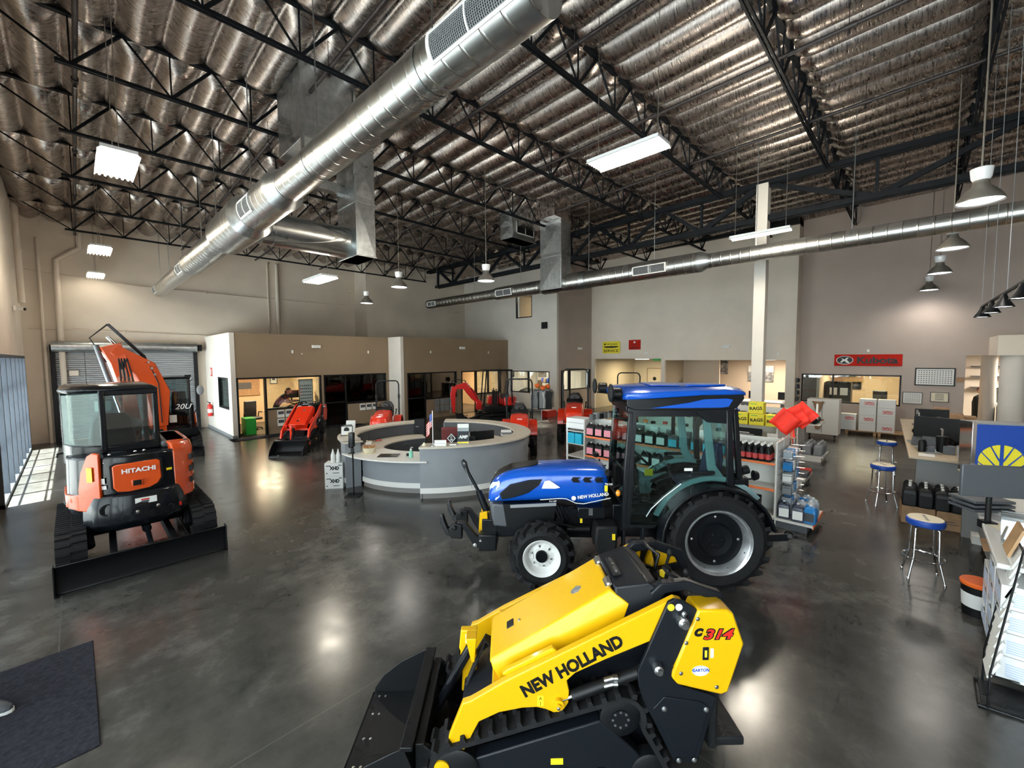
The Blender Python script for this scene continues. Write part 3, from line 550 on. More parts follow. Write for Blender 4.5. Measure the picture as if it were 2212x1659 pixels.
        MB().lathe([(.10,0),(.12,.01),(.12,.09),(.1,.1)],(-.92,yo-.05,.17),'y',20).build('rear_idler','black',t)
        MB().prism([(.30,.14),(.34,.24),(-.60,.52),(-.84,.30),(-.95,.14)],yo-.06,yo+.03).build('track_frame','ldark',t,bevel=.01)
    MB().box(-.36,-.28,.43,.434,.23,.27).build('warning_label','label_yellow',t)
    # bucket
    def bprof(o): return [(1.12,.012+o),(.72,.012+o),(.64,.04+o*.8),(.605+o*.6,.12),(.61+o*.8,.25),(.655+o,.385)]
    ou=bprof(0); inn=bprof(.012)[::-1]
    bk=MB().prism(ou+inn,-.455,.455).build('bucket','black',t,bevel=.002)
    for s in (1,-1): MB().prism([(1.13,.005),(.70,.005),(.61,.04),(.59,.13),(.61,.27),(.66,.395),(.74,.36),(.90,.28),(1.05,.16),(1.12,.06)],*(sorted((s*.455,s*.467)))).build('bucket_side','black',bk,bevel=.003)
    MB().box(.60,.68,-.467,.467,.37,.40).build('top_rib','black',bk,bevel=.005); MB().box(.98,1.14,-.46,.46,-.0,.016).build('cutting_edge','blackgloss',bk,bevel=.003)
    bolts([(x,y,.016) for y in (-.40,-.22,0,.22,.40) for x in (1.02,1.07)],'z',.010,'chrome',bk,h=.012)
    MB().box(.54,.60,-.40,.40,.06,.36).prism([(.45,.15),(.56,.10),(.56,.36),(.48,.30)],-.40,-.36).prism([(.45,.15),(.56,.10),(.56,.36),(.48,.30)],.36,.40).build('quick_attach','black',t,bevel=.006)
    # yellow front link with pin, tilt cylinder
    MB().prism([(.345,.80),(.22,.80),(.235,.62),(.225,.58),(.235,.30),(.345,.32),(.33,.58),(.36,.66)],-.14,-.08).build('tilt_link',paint,t,bevel=.008)
    MB().prism([(.30,.80),(.22,.80),(.235,.62),(.26,.62)],-.08,.02).build('tilt_bracket',paint,t,bevel=.006)
    MB().box(.25,.31,-.0801,-.078,.70,.77).build('label','white',t)
    MB().lathe([(.03,0),(.03,.02),(.016,.02),(.016,.035)],(.29,-.08,.60),'y',16).build('link_pin',paint,t)
    MB().cyl((.27,-.04,.70),(.52,-.04,.24),.035,n=14).build('tilt_cylinder','blackgloss',t)
    for k in range(4): MB().tube([(.05,-.2+.05*k,.62),(.16,-.2+.05*k,.68+.02*k),(.24,-.18+.05*k,.55),(.30,-.15+.05*k,.42)],.012,7).build('hydraulic_hose','blackmat',t)
    MB().box(-1.62,-1.40,-.30,.30,.20,.26).build('foot_platform','blackmat',t,bevel=.01); MB().box(-1.42,-1.36,-.33,.33,.2,.95).prism([(-1.52,.80),(-1.40,.80),(-1.40,.98),(-1.48,.98)],-.22,.22).build('rear_pad','blackmat',t,bevel=.02)
loader('yellow and black stand-on track loader in the foreground with black bucket and C314 lettering',(2.121,2.121,0),radians(135))
dm('kred',(.62,.012,.008),.28,coat=.5)
loader('small bright red stand-on track loader in front of the lit corner office',(4.86,14.13,0),radians(232),'kubota',False)
# ================================================================ blue cab tractor
def ring_lugs(b,c,R,y0,y1,n,lh,lw,flip=1):
    """agricultural tread: two staggered rows of slanted lugs"""
    ym=(y0+y1)/2
    for k in range(n*2):
        s=k%2; a=2*pi*k/(2*n); ya,yb=(y0,ym+.03*(y1-y0)) if s else (y1,ym-.03*(y1-y0)); sl=.30*flip
        P=[]
        for yy,da in ((ya,0),(yb,sl)):
            for rr in (R-.02,R+lh):
                for w in (-lw,lw):
                    an=a+da+w; r2=rr-(.02 if da==0 else 0); P.append((c[0]+r2*cos(an),yy,c[2]+r2*sin(an)))
        b.add(P,[(0,1,3,2),(4,6,7,5),(0,4,5,1),(2,3,7,6),(0,2,6,4),(1,5,7,3)])
def ag_wheel(par,name,c,R,w,rimr,side,dish,nl,mrim='white',lh=.035):
    """wheel centred at c=(x,y outer face centre,z); side=+1 outer face toward +y"""
    x,yo,z=c; y0,y1=(yo-w,yo) if side>0 else (yo,yo+w)
    o=bpy.data.objects.new(name,None); C.objects.link(o); o.parent=par
    b=MB().lathe([(rimr,y0+.03),(rimr+.05,y0+.005),(R-.09,y0),(R-.035,y0+.03),(R-.012,y0+w*.3),(R-.005,y0+w*.5),(R-.012,y0+w*.7),(R-.035,y1-.03),(R-.09,y1),(rimr+.05,y1-.005),(rimr,y1-.03)],(x,0,z),'y',56,cap=False)
    ring_lugs(b,(x,0,z),R-.012,y0+.005,y1-.005,nl,lh,.038 if R>.5 else .075); b.build('tyre','rubber',o,smooth=30)
    f=side; F=lambda d:yo-f*d
    MB().lathe([(rimr+.02,F(.012)),(rimr+.016,F(.0)),(rimr-.004,F(.012)),(rimr-.02,F(.03)),(rimr-.032,F(.08)),(rimr-.05,F(.10)),(rimr-.055,F(dish+.02)),(rimr-.06,F(dish+.03)),(rimr-.06,F(w-.03))],(x,0,z),'y',48,cap=False).build('rim',mrim,o,smooth=40)
    return o,F
def tractor():
    t=thing('tractor','bright blue narrow tractor with enclosed cab standing behind the yellow loader','tractor',(5.83,2.11,0),radians(131.5))
    dm('tblack',(.004,.005,.007),.32,spec=.35); dm('padding',(.17,.26,.27),.6); dm('rimsteel',(.50,.51,.52),.32,.8,coat=.2,noise=.2,nscale=9)
    X=lambda d,z:(d,z)
    # rear wheels
    for s in (1,-1):
        o,F=ag_wheel(t,'rear_wheel',(.02,.72*s,.61),.61,.36,.385,s,.12,20,'rimsteel',.05)
        MB().lathe([(.335,F(.13)),(.33,F(.125)),(.22,F(.14)),(.19,F(.09)),(.12,F(.10)),(.115,F(.16)),(.02,F(.16))],(.02,0,.61),'y',44).build('wheel_disc','tblack',o)
        MB().lathe([(.098,F(.13)),(.098,F(.105)),(.05,F(.105)),(.045,F(.13))],(.02,0,.61),'y',24,cap=False).lathe([(.045,F(.14)),(.0,F(.14))],(.02,0,.61),'y',20).build('hub','grey',o)
        bolts([(.02+.074*cos(a),F(.103),.61+.074*sin(a)) for a in [2*pi*k/6 for k in range(6)]],'y',.012,'black',o,'wheel_nut',.012*s)
        bolts([(.02+.28*cos(a),F(.13),.61+.28*sin(a)) for a in (0,1.57,3.14,4.71)],'y',.012,'steel',o,'disc_bolt',.012*s)
        bolts([(.02+.355*cos(a),F(.06),.61+.355*sin(a)) for a in [.4+2*pi*k/8 for k in range(8)]],'y',.007,'dgrey',o,'rim_bolt',.006*s)
    # front wheels
    for s in (1,-1):
        o,F=ag_wheel(t,'front_wheel',(2.15,.72*s,.385),.385,.27,.215,s,.10,15,'white',.045)
        b=MB().lathe([(.17,F(.13)),(.165,F(.12)),(.10,F(.09)),(.06,F(.09))],(2.15,0,.385),'y',36,cap=False)
        for k in range(6): a=2*pi*k/6; b.bar((2.15+.10*cos(a),F(.09),.385+.10*sin(a)),(2.15+.185*cos(a),F(.13),.385+.185*sin(a)),.075,.02,up=(0,1,0))
        b.build('wheel_disc','white',o); MB().lathe([(.075,F(.12)),(.075,F(.06)),(.068,F(.05)),(.0,F(.05))],(2.15,0,.385),'y',28).build('hub','tblack',o)
        bolts([(2.15+.125*cos(a),F(.095),.385+.125*sin(a)) for a in [.3+2*pi*k/6 for k in range(6)]],'y',.011,'steel',o,'wheel_nut',.012*s)
    # drivetrain
    MB().box(.0,1.2,-.20,.20,.45,.90).box(1.1,2.75,-.17,.17,.42,.86).prism([(-.35,.35),(.25,.40),(.25,.95),(-.35,.95)],-.28,.28).build('engine_and_gearbox','tblack',t,bevel=.02)
    MB().cyl((2.15,-.62,.385),(2.15,.62,.385),.07,n=16).box(2.05,2.25,-.25,.25,.33,.50).build('front_axle','tblack',t,bevel=.01); MB().cyl((.02,-.62,.61),(.02,.62,.61),.12,n=20).build('rear_axle','tblack',t)
    MB().prism([(1.95,.95),(2.65,.92),(2.6,.60),(2.0,.55)],-.30,.30).build('engine_bay','black',t)
    # bonnet, lofted along x
    def sec(x,zt,zb,hw,tw): # half section mirrored
        P=[(hw,zb),(hw*1.0,zb+(zt-zb)*.45),(hw*.97,zt-.10),(tw+.05,zt-.035),(tw*.8,zt-.005),(0,zt)]
        P=[(x,y,z) for y,z in P]; return P+[(x,-y,z) for x,y,z in P[-2::-1]]
    prof=[(2.86,1.00,.93,.16,.10),(2.845,1.10,.90,.24,.15),(2.80,1.20,.895,.285,.18),(2.72,1.285,.90,.31,.19),(2.55,1.36,.905,.33,.21),(2.3,1.40,.915,.335,.22),(1.9,1.415,.94,.34,.225),(1.72,1.42,.90,.345,.23),(1.5,1.42,.875,.35,.23),(1.22,1.42,.87,.35,.24)]
    bo=MB().loft([sec(*p) for p in prof]).build('bonnet','nhblue',t,bevel=0,smooth=50,mods=())
    q=bo.modifiers.new('s','SUBSURF'); q.levels=1; q.render_levels=2
    # black upper nose panel
    def top(x,y): 
        zt=interp([(1.2,1.42),(1.9,1.415),(2.3,1.40),(2.55,1.36),(2.72,1.285),(2.80,1.20),(2.845,1.10),(2.86,1.0)],x); return zt-.02*(y/.2)**2*1.0
    b=MB(); xs=[2.18,2.25,2.4,2.55,2.66,2.74,2.80,2.84,2.855]; ws=[.07,.13,.15,.155,.15,.14,.12,.09,.05]
    b.loft([[(x,w*k/5,top(x,w*k/5)+.012) for k in range(-5,6)]+[(x,w*k/5,top(x,w*k/5)-.02) for k in range(5,-6,-1)] for x,w in zip(xs,ws)]); b.build('nose_grille','black',bo)
    for s in (1,-1):
        sy=lambda y:s*y
        def pl(nm,pts,y,m,par=bo,d=.012,bev=.004):
            a=sorted((s*(y-d),s*y)); return MB().prism(pts,a[0],a[1]).build(nm,m,par,bevel=bev)
        # headlamp wraps the nose, dark side intake behind it
        MB().loft([[(2.842,s*.20,.985),(2.838,s*.19,1.14),(2.79,s*.25,1.21),(2.79,s*.27,1.0)],[(2.74,s*.300,.97),(2.74,s*.296,1.12),(2.68,s*.302,1.235),(2.69,s*.313,1.02)]]).build('headlamp','lens',bo,bevel=.01)
        pl('side_intake',[(2.66,1.00),(2.69,1.08),(2.55,1.20),(2.30,1.26),(2.13,1.27),(2.18,1.19),(2.32,1.09),(2.5,1.03)],.352,'tblack',d=.04)
        for i in range(3): xx=1.76-.15*i; pl('bonnet_vent',[(xx,1.27),(xx-.03,1.305),(xx-.13,1.30),(xx-.09,1.275),(xx-.12,1.235),(xx-.03,1.235)],.354,'black')
        bolts([(2.83,s*.235,.955)],'x',.012,'steel',bo)
        if s>0:
            pl('clear_label',[(2.10,1.255),(2.04,1.265),(1.90,1.17),(1.96,1.155),(2.14,1.155)],.360,'paper',d=.002,bev=0)
            st=MB(); pth=[(2.16,1.005),(1.9,1.025),(1.82,1.02),(1.70,.965),(1.60,.955),(1.25,1.035)]
            st.tube([(x,.353,z) for x,z in pth],.006,4); st.build('white_stripe','white',bo)
            text('NEW HOLLAND',.058,(1.475,.3545,1.062),(-1,0,.13),(.13,0,1),'white',bo,fit=.40,bold=.002)
            text('T4.110F',.03,(2.0,.3545,.985),(-1,0,.03),(0,0,1),'white',bo,shear=.3); text('T4.110',.034,(1.275,.3545,1.215),(-1,0,0),(0,0,1),'white',bo,bold=.001)
            e=MB().lathe([(.03,-.001),(.03,.002)],(1.725,.3535,1.028),'y',20).build('emblem','white',bo)
            pl('warning_label',[(1.33,1.12),(1.29,1.12),(1.29,1.20),(1.33,1.20)],.357,'label_yellow',d=.003,bev=0)
    # chin and lower grille
    MB().prism([(2.84,.93),(2.80,.66),(2.66,.60),(2.56,.62),(2.52,.90)],-.22,.22).prism([(2.80,.92),(2.78,.62),(2.60,.60),(2.50,.90)],-.28,.28).build('front_cowl','dgrey',t,bevel=.02)
    MB().bar((2.55,.33,.905),(1.95,.345,.945),.02,.04).bar((2.55,-.33,.905),(1.95,-.345,.945),.02,.04).build('trim_strip','grey',t)
    for k in range(9): MB().bar((1.98-.045*k,.31,.93-.01*k),(1.90-.045*k,.31,.72+.012*k),.022,.03).build('louvre','tblack',t)
    MB().box(1.33,1.68,.22,.42,.78,.93).build('tool_box','tblack',t,bevel=.015); MB().box(1.49,1.54,.42,.428,.83,.92).build('latch','steel',t)
    MB().prism([(1.20,.36),(1.44,.36),(1.48,.50),(1.46,.72),(1.18,.72)],.20,.52).build('fuel_tank','blackmat',t,bevel=.03); MB().box(1.22,1.26,.52,.523,.55,.63).build('warning_label','label_yellow',t)
    MB().box(1.60,1.63,.25,.253,.66,.74).build('warning_label','label_yellow',t)
    MB().cyl((1.50,.18,.55),(1.80,.18,.55),.07,n=16).cyl((1.9,.2,.72),(1.9,.30,.72),.05,n=14).tube([(2.3,.22,.8),(2.1,.28,.72),(1.9,.28,.66),(1.7,.25,.6)],.02,8).tube([(2.4,.2,.6),(2.2,.25,.55),(2.0,.25,.58)],.016,8).build('engine_parts','black',t)
    # cab: pillars, doors, glass
    zr=2.20
    def pillar(nm,p,w=.05): return MB().tube(p,w,8).build(nm,'tblack',t)
    for s in (1,-1):
        MB().prism([(1.06,.66),(1.14,.66),(1.115,1.45),(1.06,2.22),(1.0,2.22),(1.045,1.45)],*sorted((s*.46,s*.51))).build('front_pillar','tblack',t,bevel=.012)
        MB().prism([(-.22,1.25),(-.14,1.25),(-.10,2.2),(-.17,2.2)],*sorted((s*.50,s*.55))).build('rear_pillar','tblack',t,bevel=.01)
        MB().prism([(-.36,1.30),(-.29,1.30),(-.22,2.2),(-.28,2.2)],*sorted((s*.42,s*.47))).build('rear_pillar','tblack',t,bevel=.01)
        MB().prism([(-.35,1.27),(-.14,1.27),(-.14,1.34),(-.35,1.34)],*sorted((s*.44,s*.53))).prism([(.2,2.16),(1.08,2.16),(1.08,2.23),(.2,2.23)],*sorted((s*.47,s*.53))).build('side_rail','tblack',t,bevel=.01)
        # door with curved lower rear edge following the fender
        ou=[(1.09,.72),(.74,.71),(.66,.86),(.55,1.02),(.42,1.15),(.25,1.25),(.07,1.30),(-.21,1.30),(-.17,1.95),(-.14,2.17),(1.02,2.17)]
        cx=sum(p[0] for p in ou)/len(ou); cz=sum(p[1] for p in ou)/len(ou)
        inn=[(p[0]+(cx-p[0])*.075,p[1]+(cz-p[1])*.06) for p in ou]
        d=MB(); n=len(ou); ya,yb=sorted((s*.50,s*.53))
        for k in range(n): j=(k+1)%n; d.add([(ou[k][0],y,ou[k][1]) for y in (ya,yb)]+[(ou[j][0],y,ou[j][1]) for y in (ya,yb)]+[(inn[k][0],y,inn[k][1]) for y in (ya,yb)]+[(inn[j][0],y,inn[j][1]) for y in (ya,yb)],[(0,2,3,1),(4,5,7,6),(0,4,6,2),(1,3,7,5)])
        do=d.build('door','tblack',t,bevel=.004)
        MB().prism(inn,s*.512,s*.518).build('door_glass','cabglass',do,smooth=0)
        MB().prism([(-.2,2.22),(.30,2.22),(.22,2.13),(.12,2.05),(-.16,2.03)],*sorted((s*.50,s*.545))).build('upper_corner_panel','tblack',t,bevel=.006)
        MB().box(.02,.30,s*.53-.012,s*.53+.02,1.40,1.44).build('door_latch','black',do,bevel=.006)
        MB().box(.28,.38,s*.519-.001,s*.519+.001,1.44,1.475).build('label','white',do)
        MB().tube([(.42,s*.53,1.28),(.62,s*.53,1.12),(.78,s*.53,.96),(.84,s*.53,.86)],.006,6).build('gas_strut','steel',do)
        MB().prism([(.06,2.12),(.20,2.12),(.23,2.0),(.23,1.72),(.18,1.72),(.18,1.98)],s*.44-.012,s*.44+.012).build('cab_inner_frame','black',t)
        MB().prism([(.15,2.12),(.06,2.12),(-.02,1.5),(-.14,1.33),(-.02,1.33),(.08,1.45)],s*.46-.02,s*.46+.02).build('inner_trim','padding',t,bevel=.01)
        # fender
        fo=arcpts(.02,.61,.685,-8+0,168,18); fi=arcpts(.02,.61,.655,-8,168,18)[::-1]
        fo=[(x*1.0,z) for x,z in fo]
        MB().prism(fo+fi,*sorted((s*.50,s*.73))).build('fender','tblack',t,bevel=.008)
        MB().prism(arcpts(.02,.61,.70,20,150,16)+[(-.5,.8),(.55,.8)],*sorted((s*.42,s*.50))).build('inner_fender','tblack',t)
        MB().prism(arcpts(.02,.61,.76,20,140,14)+arcpts(.02,.61,.70,20,140,14)[::-1],*sorted((s*.455,s*.495))).build('fender_trim','padding',t)
        # lights and mirrors
        MB().lathe([(.075,0),(.08,.02),(.07,.07),(.04,.10)],(0,0,0),'x',24).build('work_lamp','black',t,loc=(1.16,s*.50,2.40)).rotation_euler=(0,0,pi if 0 else 0)
        MB().lathe([(.06,-.005),(.06,.0)],(0,0,0),'x',20).build('lamp_lens','lens',t,loc=(1.265,s*.50,2.40))
        MB().lathe([(.06,0),(.078,.02),(.078,.10),(.05,.11)],(0,0,0),'x',24).build('work_lamp','black',t,loc=(1.17,s*.50,2.40))
        MB().tube([(1.08,s*.5,2.3),(1.16,s*.56,2.32),(1.28,s*.62,2.33)],.012,8).build('mirror_arm','black',t)
        m=MB().sph((0,0,0),(.035,.10,.115)).build('mirror','blackmat',t,loc=(1.31,s*.64 if s<0 else .62,2.42))
        MB().tube([(1.16,s*.48,1.25),(1.24,s*.50,1.22),(1.26,s*.5,1.34)],.012,8).lathe([(.0,0),(.045,.02),(.05,.06),(.0,.10)],(1.31,s*.5,1.36),'z',16).build('lower_mirror','black',t)
        MB().sph((1.19,s*.52,1.155),(.03,.03,.042),14,10).build('indicator_lamp','amber',t)
    # roof
    def rs(x,hw,zt,zb): return [(x,-hw,zb),(x,-hw-.01,zb+(zt-zb)*.55),(x,-hw+.06,zt-.01),(x,0,zt+.012),(x,hw-.06,zt-.01),(x,hw+.01,zb+(zt-zb)*.55),(x,hw,zb)]
    ro=MB().loft([rs(1.17,.50,2.42,2.335),rs(1.10,.56,2.455,2.33),(rs(.8,.585,2.475,2.345)),rs(.2,.59,2.485,2.385),rs(-.1,.59,2.485,2.39),rs(-.26,.57,2.475,2.39),rs(-.35,.50,2.44,2.37)]).build('roof','nhblue',t,bevel=.012,smooth=45)
    MB().prism([(1.10,2.345),(.8,2.345),(.2,2.39),(-.30,2.40),(-.31,2.34),(-.22,2.22),(.1,2.20),(1.0,2.20),(1.10,2.24)],-.555,.555).build('roof_lining','tblack',t,bevel=.01)
    for s in (1,-1): MB().prism([(.82,2.225),(.55,2.265),(.35,2.295),(.18,2.335),(-.10,2.345),(-.17,2.33),(-.12,2.245),(-.04,2.232)],*sorted((s*.553,s*.567))).build('roof_side_panel','nhblue',t,bevel=.004)
    MB().prism([(.25,.32),(.35,.40),(.05,.44),(-.15,.38),(-.20,.30),(.0,.24)],2.484,2.505,'z').build('roof_hatch','nhblue',ro,bevel=.006); MB().prism([(.75,-.30),(.75,.30),(.40,.36),(.40,-.36)],2.484,2.497,'z').build('roof_rib','nhblue',ro,bevel=.005)
    MB().box(1.05,1.09,-.46,.46,2.16,2.30).box(1.09,1.13,-.46,.46,.95,1.0).box(-.36,-.31,-.42,.42,1.28,1.36).build('cross_member','tblack',t,bevel=.01)
    MB().prism([(1.10,1.42),(1.115,1.42),(1.07,2.17),(1.055,2.17)],-.45,.45).build('windscreen','cabglass',t,smooth=0); MB().prism([(-.33,1.36),(-.32,1.36),(-.25,2.17),(-.26,2.17)],-.40,.40).build('rear_window','cabglass',t,smooth=0)
    # interior
    MB().prism([(.30,1.12),(.34,1.20),(-.10,1.24),(-.20,1.22),(-.18,1.1)],-.22,.22).build('seat_cushion','navy',t,bevel=.03)
    MB().loft([[(-.06,-.20,1.2),(-.06,.20,1.2),(-.20,.20,1.2),(-.20,-.20,1.2)],[(-.12,-.21,1.5),(-.12,.21,1.5),(-.25,.19,1.5),(-.25,-.19,1.5)],[(-.18,-.16,1.72),(-.18,.16,1.72),(-.26,.13,1.72),(-.26,-.13,1.72)]]).build('seat_back','navy',t,bevel=.03)
    text('8',.07,(-.165,.03,1.62),(0,1,0),(-.1,0,1),'grey',t)
    MB().prism([(.55,1.05),(.10,1.26),(-.25,1.30),(-.35,1.05)],.26,.44).prism([(.55,1.05),(.10,1.26),(-.25,1.30),(-.35,1.05)],-.44,-.26).build('side_console','tblack',t,bevel=.02)
    MB().prism([(.95,.75),(1.02,1.35),(.86,1.42),(.78,.75)],-.12,.12).build('steering_column','tblack',t,bevel=.02)
    MB().tube([(.80+.085*sin(a)*0+.16*cos(a)*.75,.19*sin(a),1.50+.16*cos(a)*.66) for a in [2*pi*k/28 for k in range(28)]],.015,8,closed=True).bar((.80,-.17,1.50),(.80,.17,1.50),.03,.02).bar((.88,0,1.42),(.80,0,1.5),.06).build('steering_wheel','black',t)
    MB().prism([(1.08,.95),(1.08,1.30),(.95,1.40),(.90,1.1)],-.44,-.2).box(-.3,1.05,-.46,.46,.72,.76).build('cab_floor','black',t)
    MB().prism([(1.06,1.05),(.90,1.30),(.55,1.12),(.30,1.18),(.30,.86),(.9,.84)],-.46,-.40).build('inner_panel','padding',t,bevel=.01)
    MB().tube([(.45,.30,1.2),(.50,.30,1.42)],.012,6).sph((.50,.30,1.45),.03).build('gear_lever','black',t); MB().box(.50,.62,-.395,-.39,1.12,1.22).build('warning_label','label_yellow',t)
    # side step, rear hitch, lamps
    MB().box(.85,1.12,.30,.52,.36,.40).box(.85,.88,.38,.50,.36,.72).box(1.09,1.12,.38,.50,.36,.72).build('step','tblack',t,bevel=.006)
    MB().cyl((-.36,.42,1.42),(-.44,.42,1.44),.055,n=18).bar((-.3,.42,1.35),(-.38,.42,1.42),.03).build('rear_work_lamp','black',t)
    MB().lathe([(.0,-.05),(.05,-.03),(.065,.02),(.0,.03)],(-.53,.42,1.36),'x',16).bar((-.33,.40,1.30),(-.53,.42,1.32),.02).build('tail_lamp','black',t)
    MB().box(-.55,-.35,-.25,.25,.95,1.28).build('rear_valve_box','black',t,bevel=.02)
    for s in (1,-1): MB().bar((-.3,s*.30,.48),(-.98,s*.36,.55),.05,.09).sph((-1.0,s*.36,.57),(.06,.03,.06),14,8).build('lower_link','tblack',t); MB().lathe([(.03,-.035),(.03,.035)],(-1.0,s*.36,.57),'y',14).build('link_ball','steel',t)
    MB().bar((-.3,.0,.95),(-.85,.0,.80),.04).build('top_link','tblack',t)
    # front linkage
    for s in (1,-1):
        a=MB().prism([(2.78,.38),(2.95,.30),(3.05,.34),(3.20,.60),(3.28,.62),(3.26,.68),(3.15,.66),(3.0,.48),(2.92,.44),(2.80,.48)],*sorted((s*.22,s*.29))).build('lower_arm','tblack',t,bevel=.012)
        MB().prism([(3.20,.52),(3.34,.52),(3.40,.60),(3.44,.70),(3.46,.78),(3.50,.76),(3.49,.64),(3.42,.50),(3.30,.44),(3.20,.46)],*sorted((s*.215,s*.295))).build('hook','blackgloss',a,bevel=.01)
        MB().prism([(3.20,.44),(3.36,.46),(3.38,.58),(3.30,.66),(3.20,.64)],*sorted((s*.20,s*.31))).cyl((3.30,s*.18,.60),(3.30,s*.33,.60),.03,n=14).build('hook_latch','black',a,bevel=.012)
        bolts([(2.95,s*.29,.42),(3.03,s*.29,.36)],'y',.017,'chrome',a,'pin',.012*s)
    MB().box(2.74,2.98,-.30,.30,.28,.50).box(2.70,2.95,-.16,.16,.44,.66).build('linkage_frame','tblack',t,bevel=.015)
    MB().prism([(2.86,.48),(3.0,.46),(2.98,.74),(2.88,.76)],.10,.14).prism([(2.86,.48),(3.0,.46),(2.98,.74),(2.88,.76)],-.14,-.10).build('yellow_bracket','nhyellow',t,bevel=.004)
    MB().cyl((2.90,0,.72),(3.01,0,1.0),.05,.04,14).cyl((3.01,0,1.0),(3.17,0,1.30),.022,n=12).build('top_link_cylinder','tblack',t)
    MB().prism([(3.13,1.26),(3.17,1.25),(3.23,1.36),(3.25,1.42),(3.22,1.45),(3.17,1.41),(3.16,1.35)],-.03,.03).build('top_hook','black',t,bevel=.01); MB().lathe([(.018,-.034),(.018,.034)],(3.205,0,1.40),'y',14).build('hook_pin','chrome',t)
    MB().tube([(3.19,.03,1.33),(3.13,.04,1.18),(3.09,.04,1.05),(3.05,.04,1.1)],.004,5).build('release_cord','grey',t)
tractor()
# ================================================================ excavators and small tractors
dm('xblack',(.005,.0065,.009),.20,coat=.2,spec=.35)
def undercarriage(t,L,W,tw,H,blade_x,bw,bh,lugs=44):
    for s in (1,-1):
        y0=W-tw if s>0 else -W
        track_loop(arcpts(L,H/2,H/2-.03,-90,90,8)+arcpts(-L,H/2,H/2-.03,90,270,8),tw,.03,.025,y0,lugs,t)
        for x in (-L,L): MB().lathe([(.04,0),(H/2-.07,.01),(H/2-.06,.05),(H/2-.06,tw-.05),(H/2-.07,tw-.01),(.04,tw)],(x,y0,H/2),'y',24).build('sprocket' if x<0 else 'idler','black',t)
        MB().box(-L,L,y0+.05,y0+tw-.05,.10,H-.12).build('track_frame','black',t,bevel=.02)
        b=MB()
        for k in range(5): b.lathe([(.06,y0+.03),(.06,y0+tw-.03)],(-L*.7+L*1.4*k/4,0,.10),'y',14)
        b.build('track_rollers','black',t)
    MB().prism([(-.45,.30),(-.3,.55),(.3,.55),(.45,.30)],-W+tw,W-tw).cyl((0,0,.5),(0,0,.68),.34,n=28).build('car_body','black',t,bevel=.02)
    MB().tube([(-.30,W-.25,.42),(-L*.8,W-.30,.50),(-L-.1,W-.32,.30)],.06,8).tube([(-.30,-W+.25,.42),(-L*.8,-W+.30,.50),(-L-.1,-W+.32,.30)],.06,8).build('axle_arch','black',t)
    sg=1 if blade_x>0 else -1
    o=[(blade_x,.0),(blade_x-.03*sg,.02),(blade_x-.06*sg,bh*.5),(blade_x-.02*sg,bh*.85),(blade_x+.03*sg,bh)]; b=o+[(x-.035*sg,z) for x,z in o[::-1]]
    bl=MB().prism(b,-bw,bw).build('dozer_blade','black',t,bevel=.008)
    for s in (1,-1):
        MB().box(*sorted((blade_x+.03*sg,blade_x-.07*sg)),*sorted((s*bw,s*(bw+.015))),-.0+.004,bh+.01).build('blade_end_plate','black',bl,bevel=.003)
        MB().bar((-.30*-sg,s*.30,.30),(blade_x-.06*sg,s*.34,.16),.08,.12).build('blade_arm','black',t,bevel=.01)
    MB().cyl((.35*sg,-.05,.42),(.9*sg,-.05,.38),.055,n=14).cyl((.9*sg,-.05,.38),(blade_x-.05*sg,-.05,.24),.03,n=12).build('blade_cylinder','xblack',t)
    MB().box(*sorted((blade_x-.06*sg,blade_x-.28*sg)),-.12,.02,.12,.30).build('blade_bracket','black',t,bevel=.01)
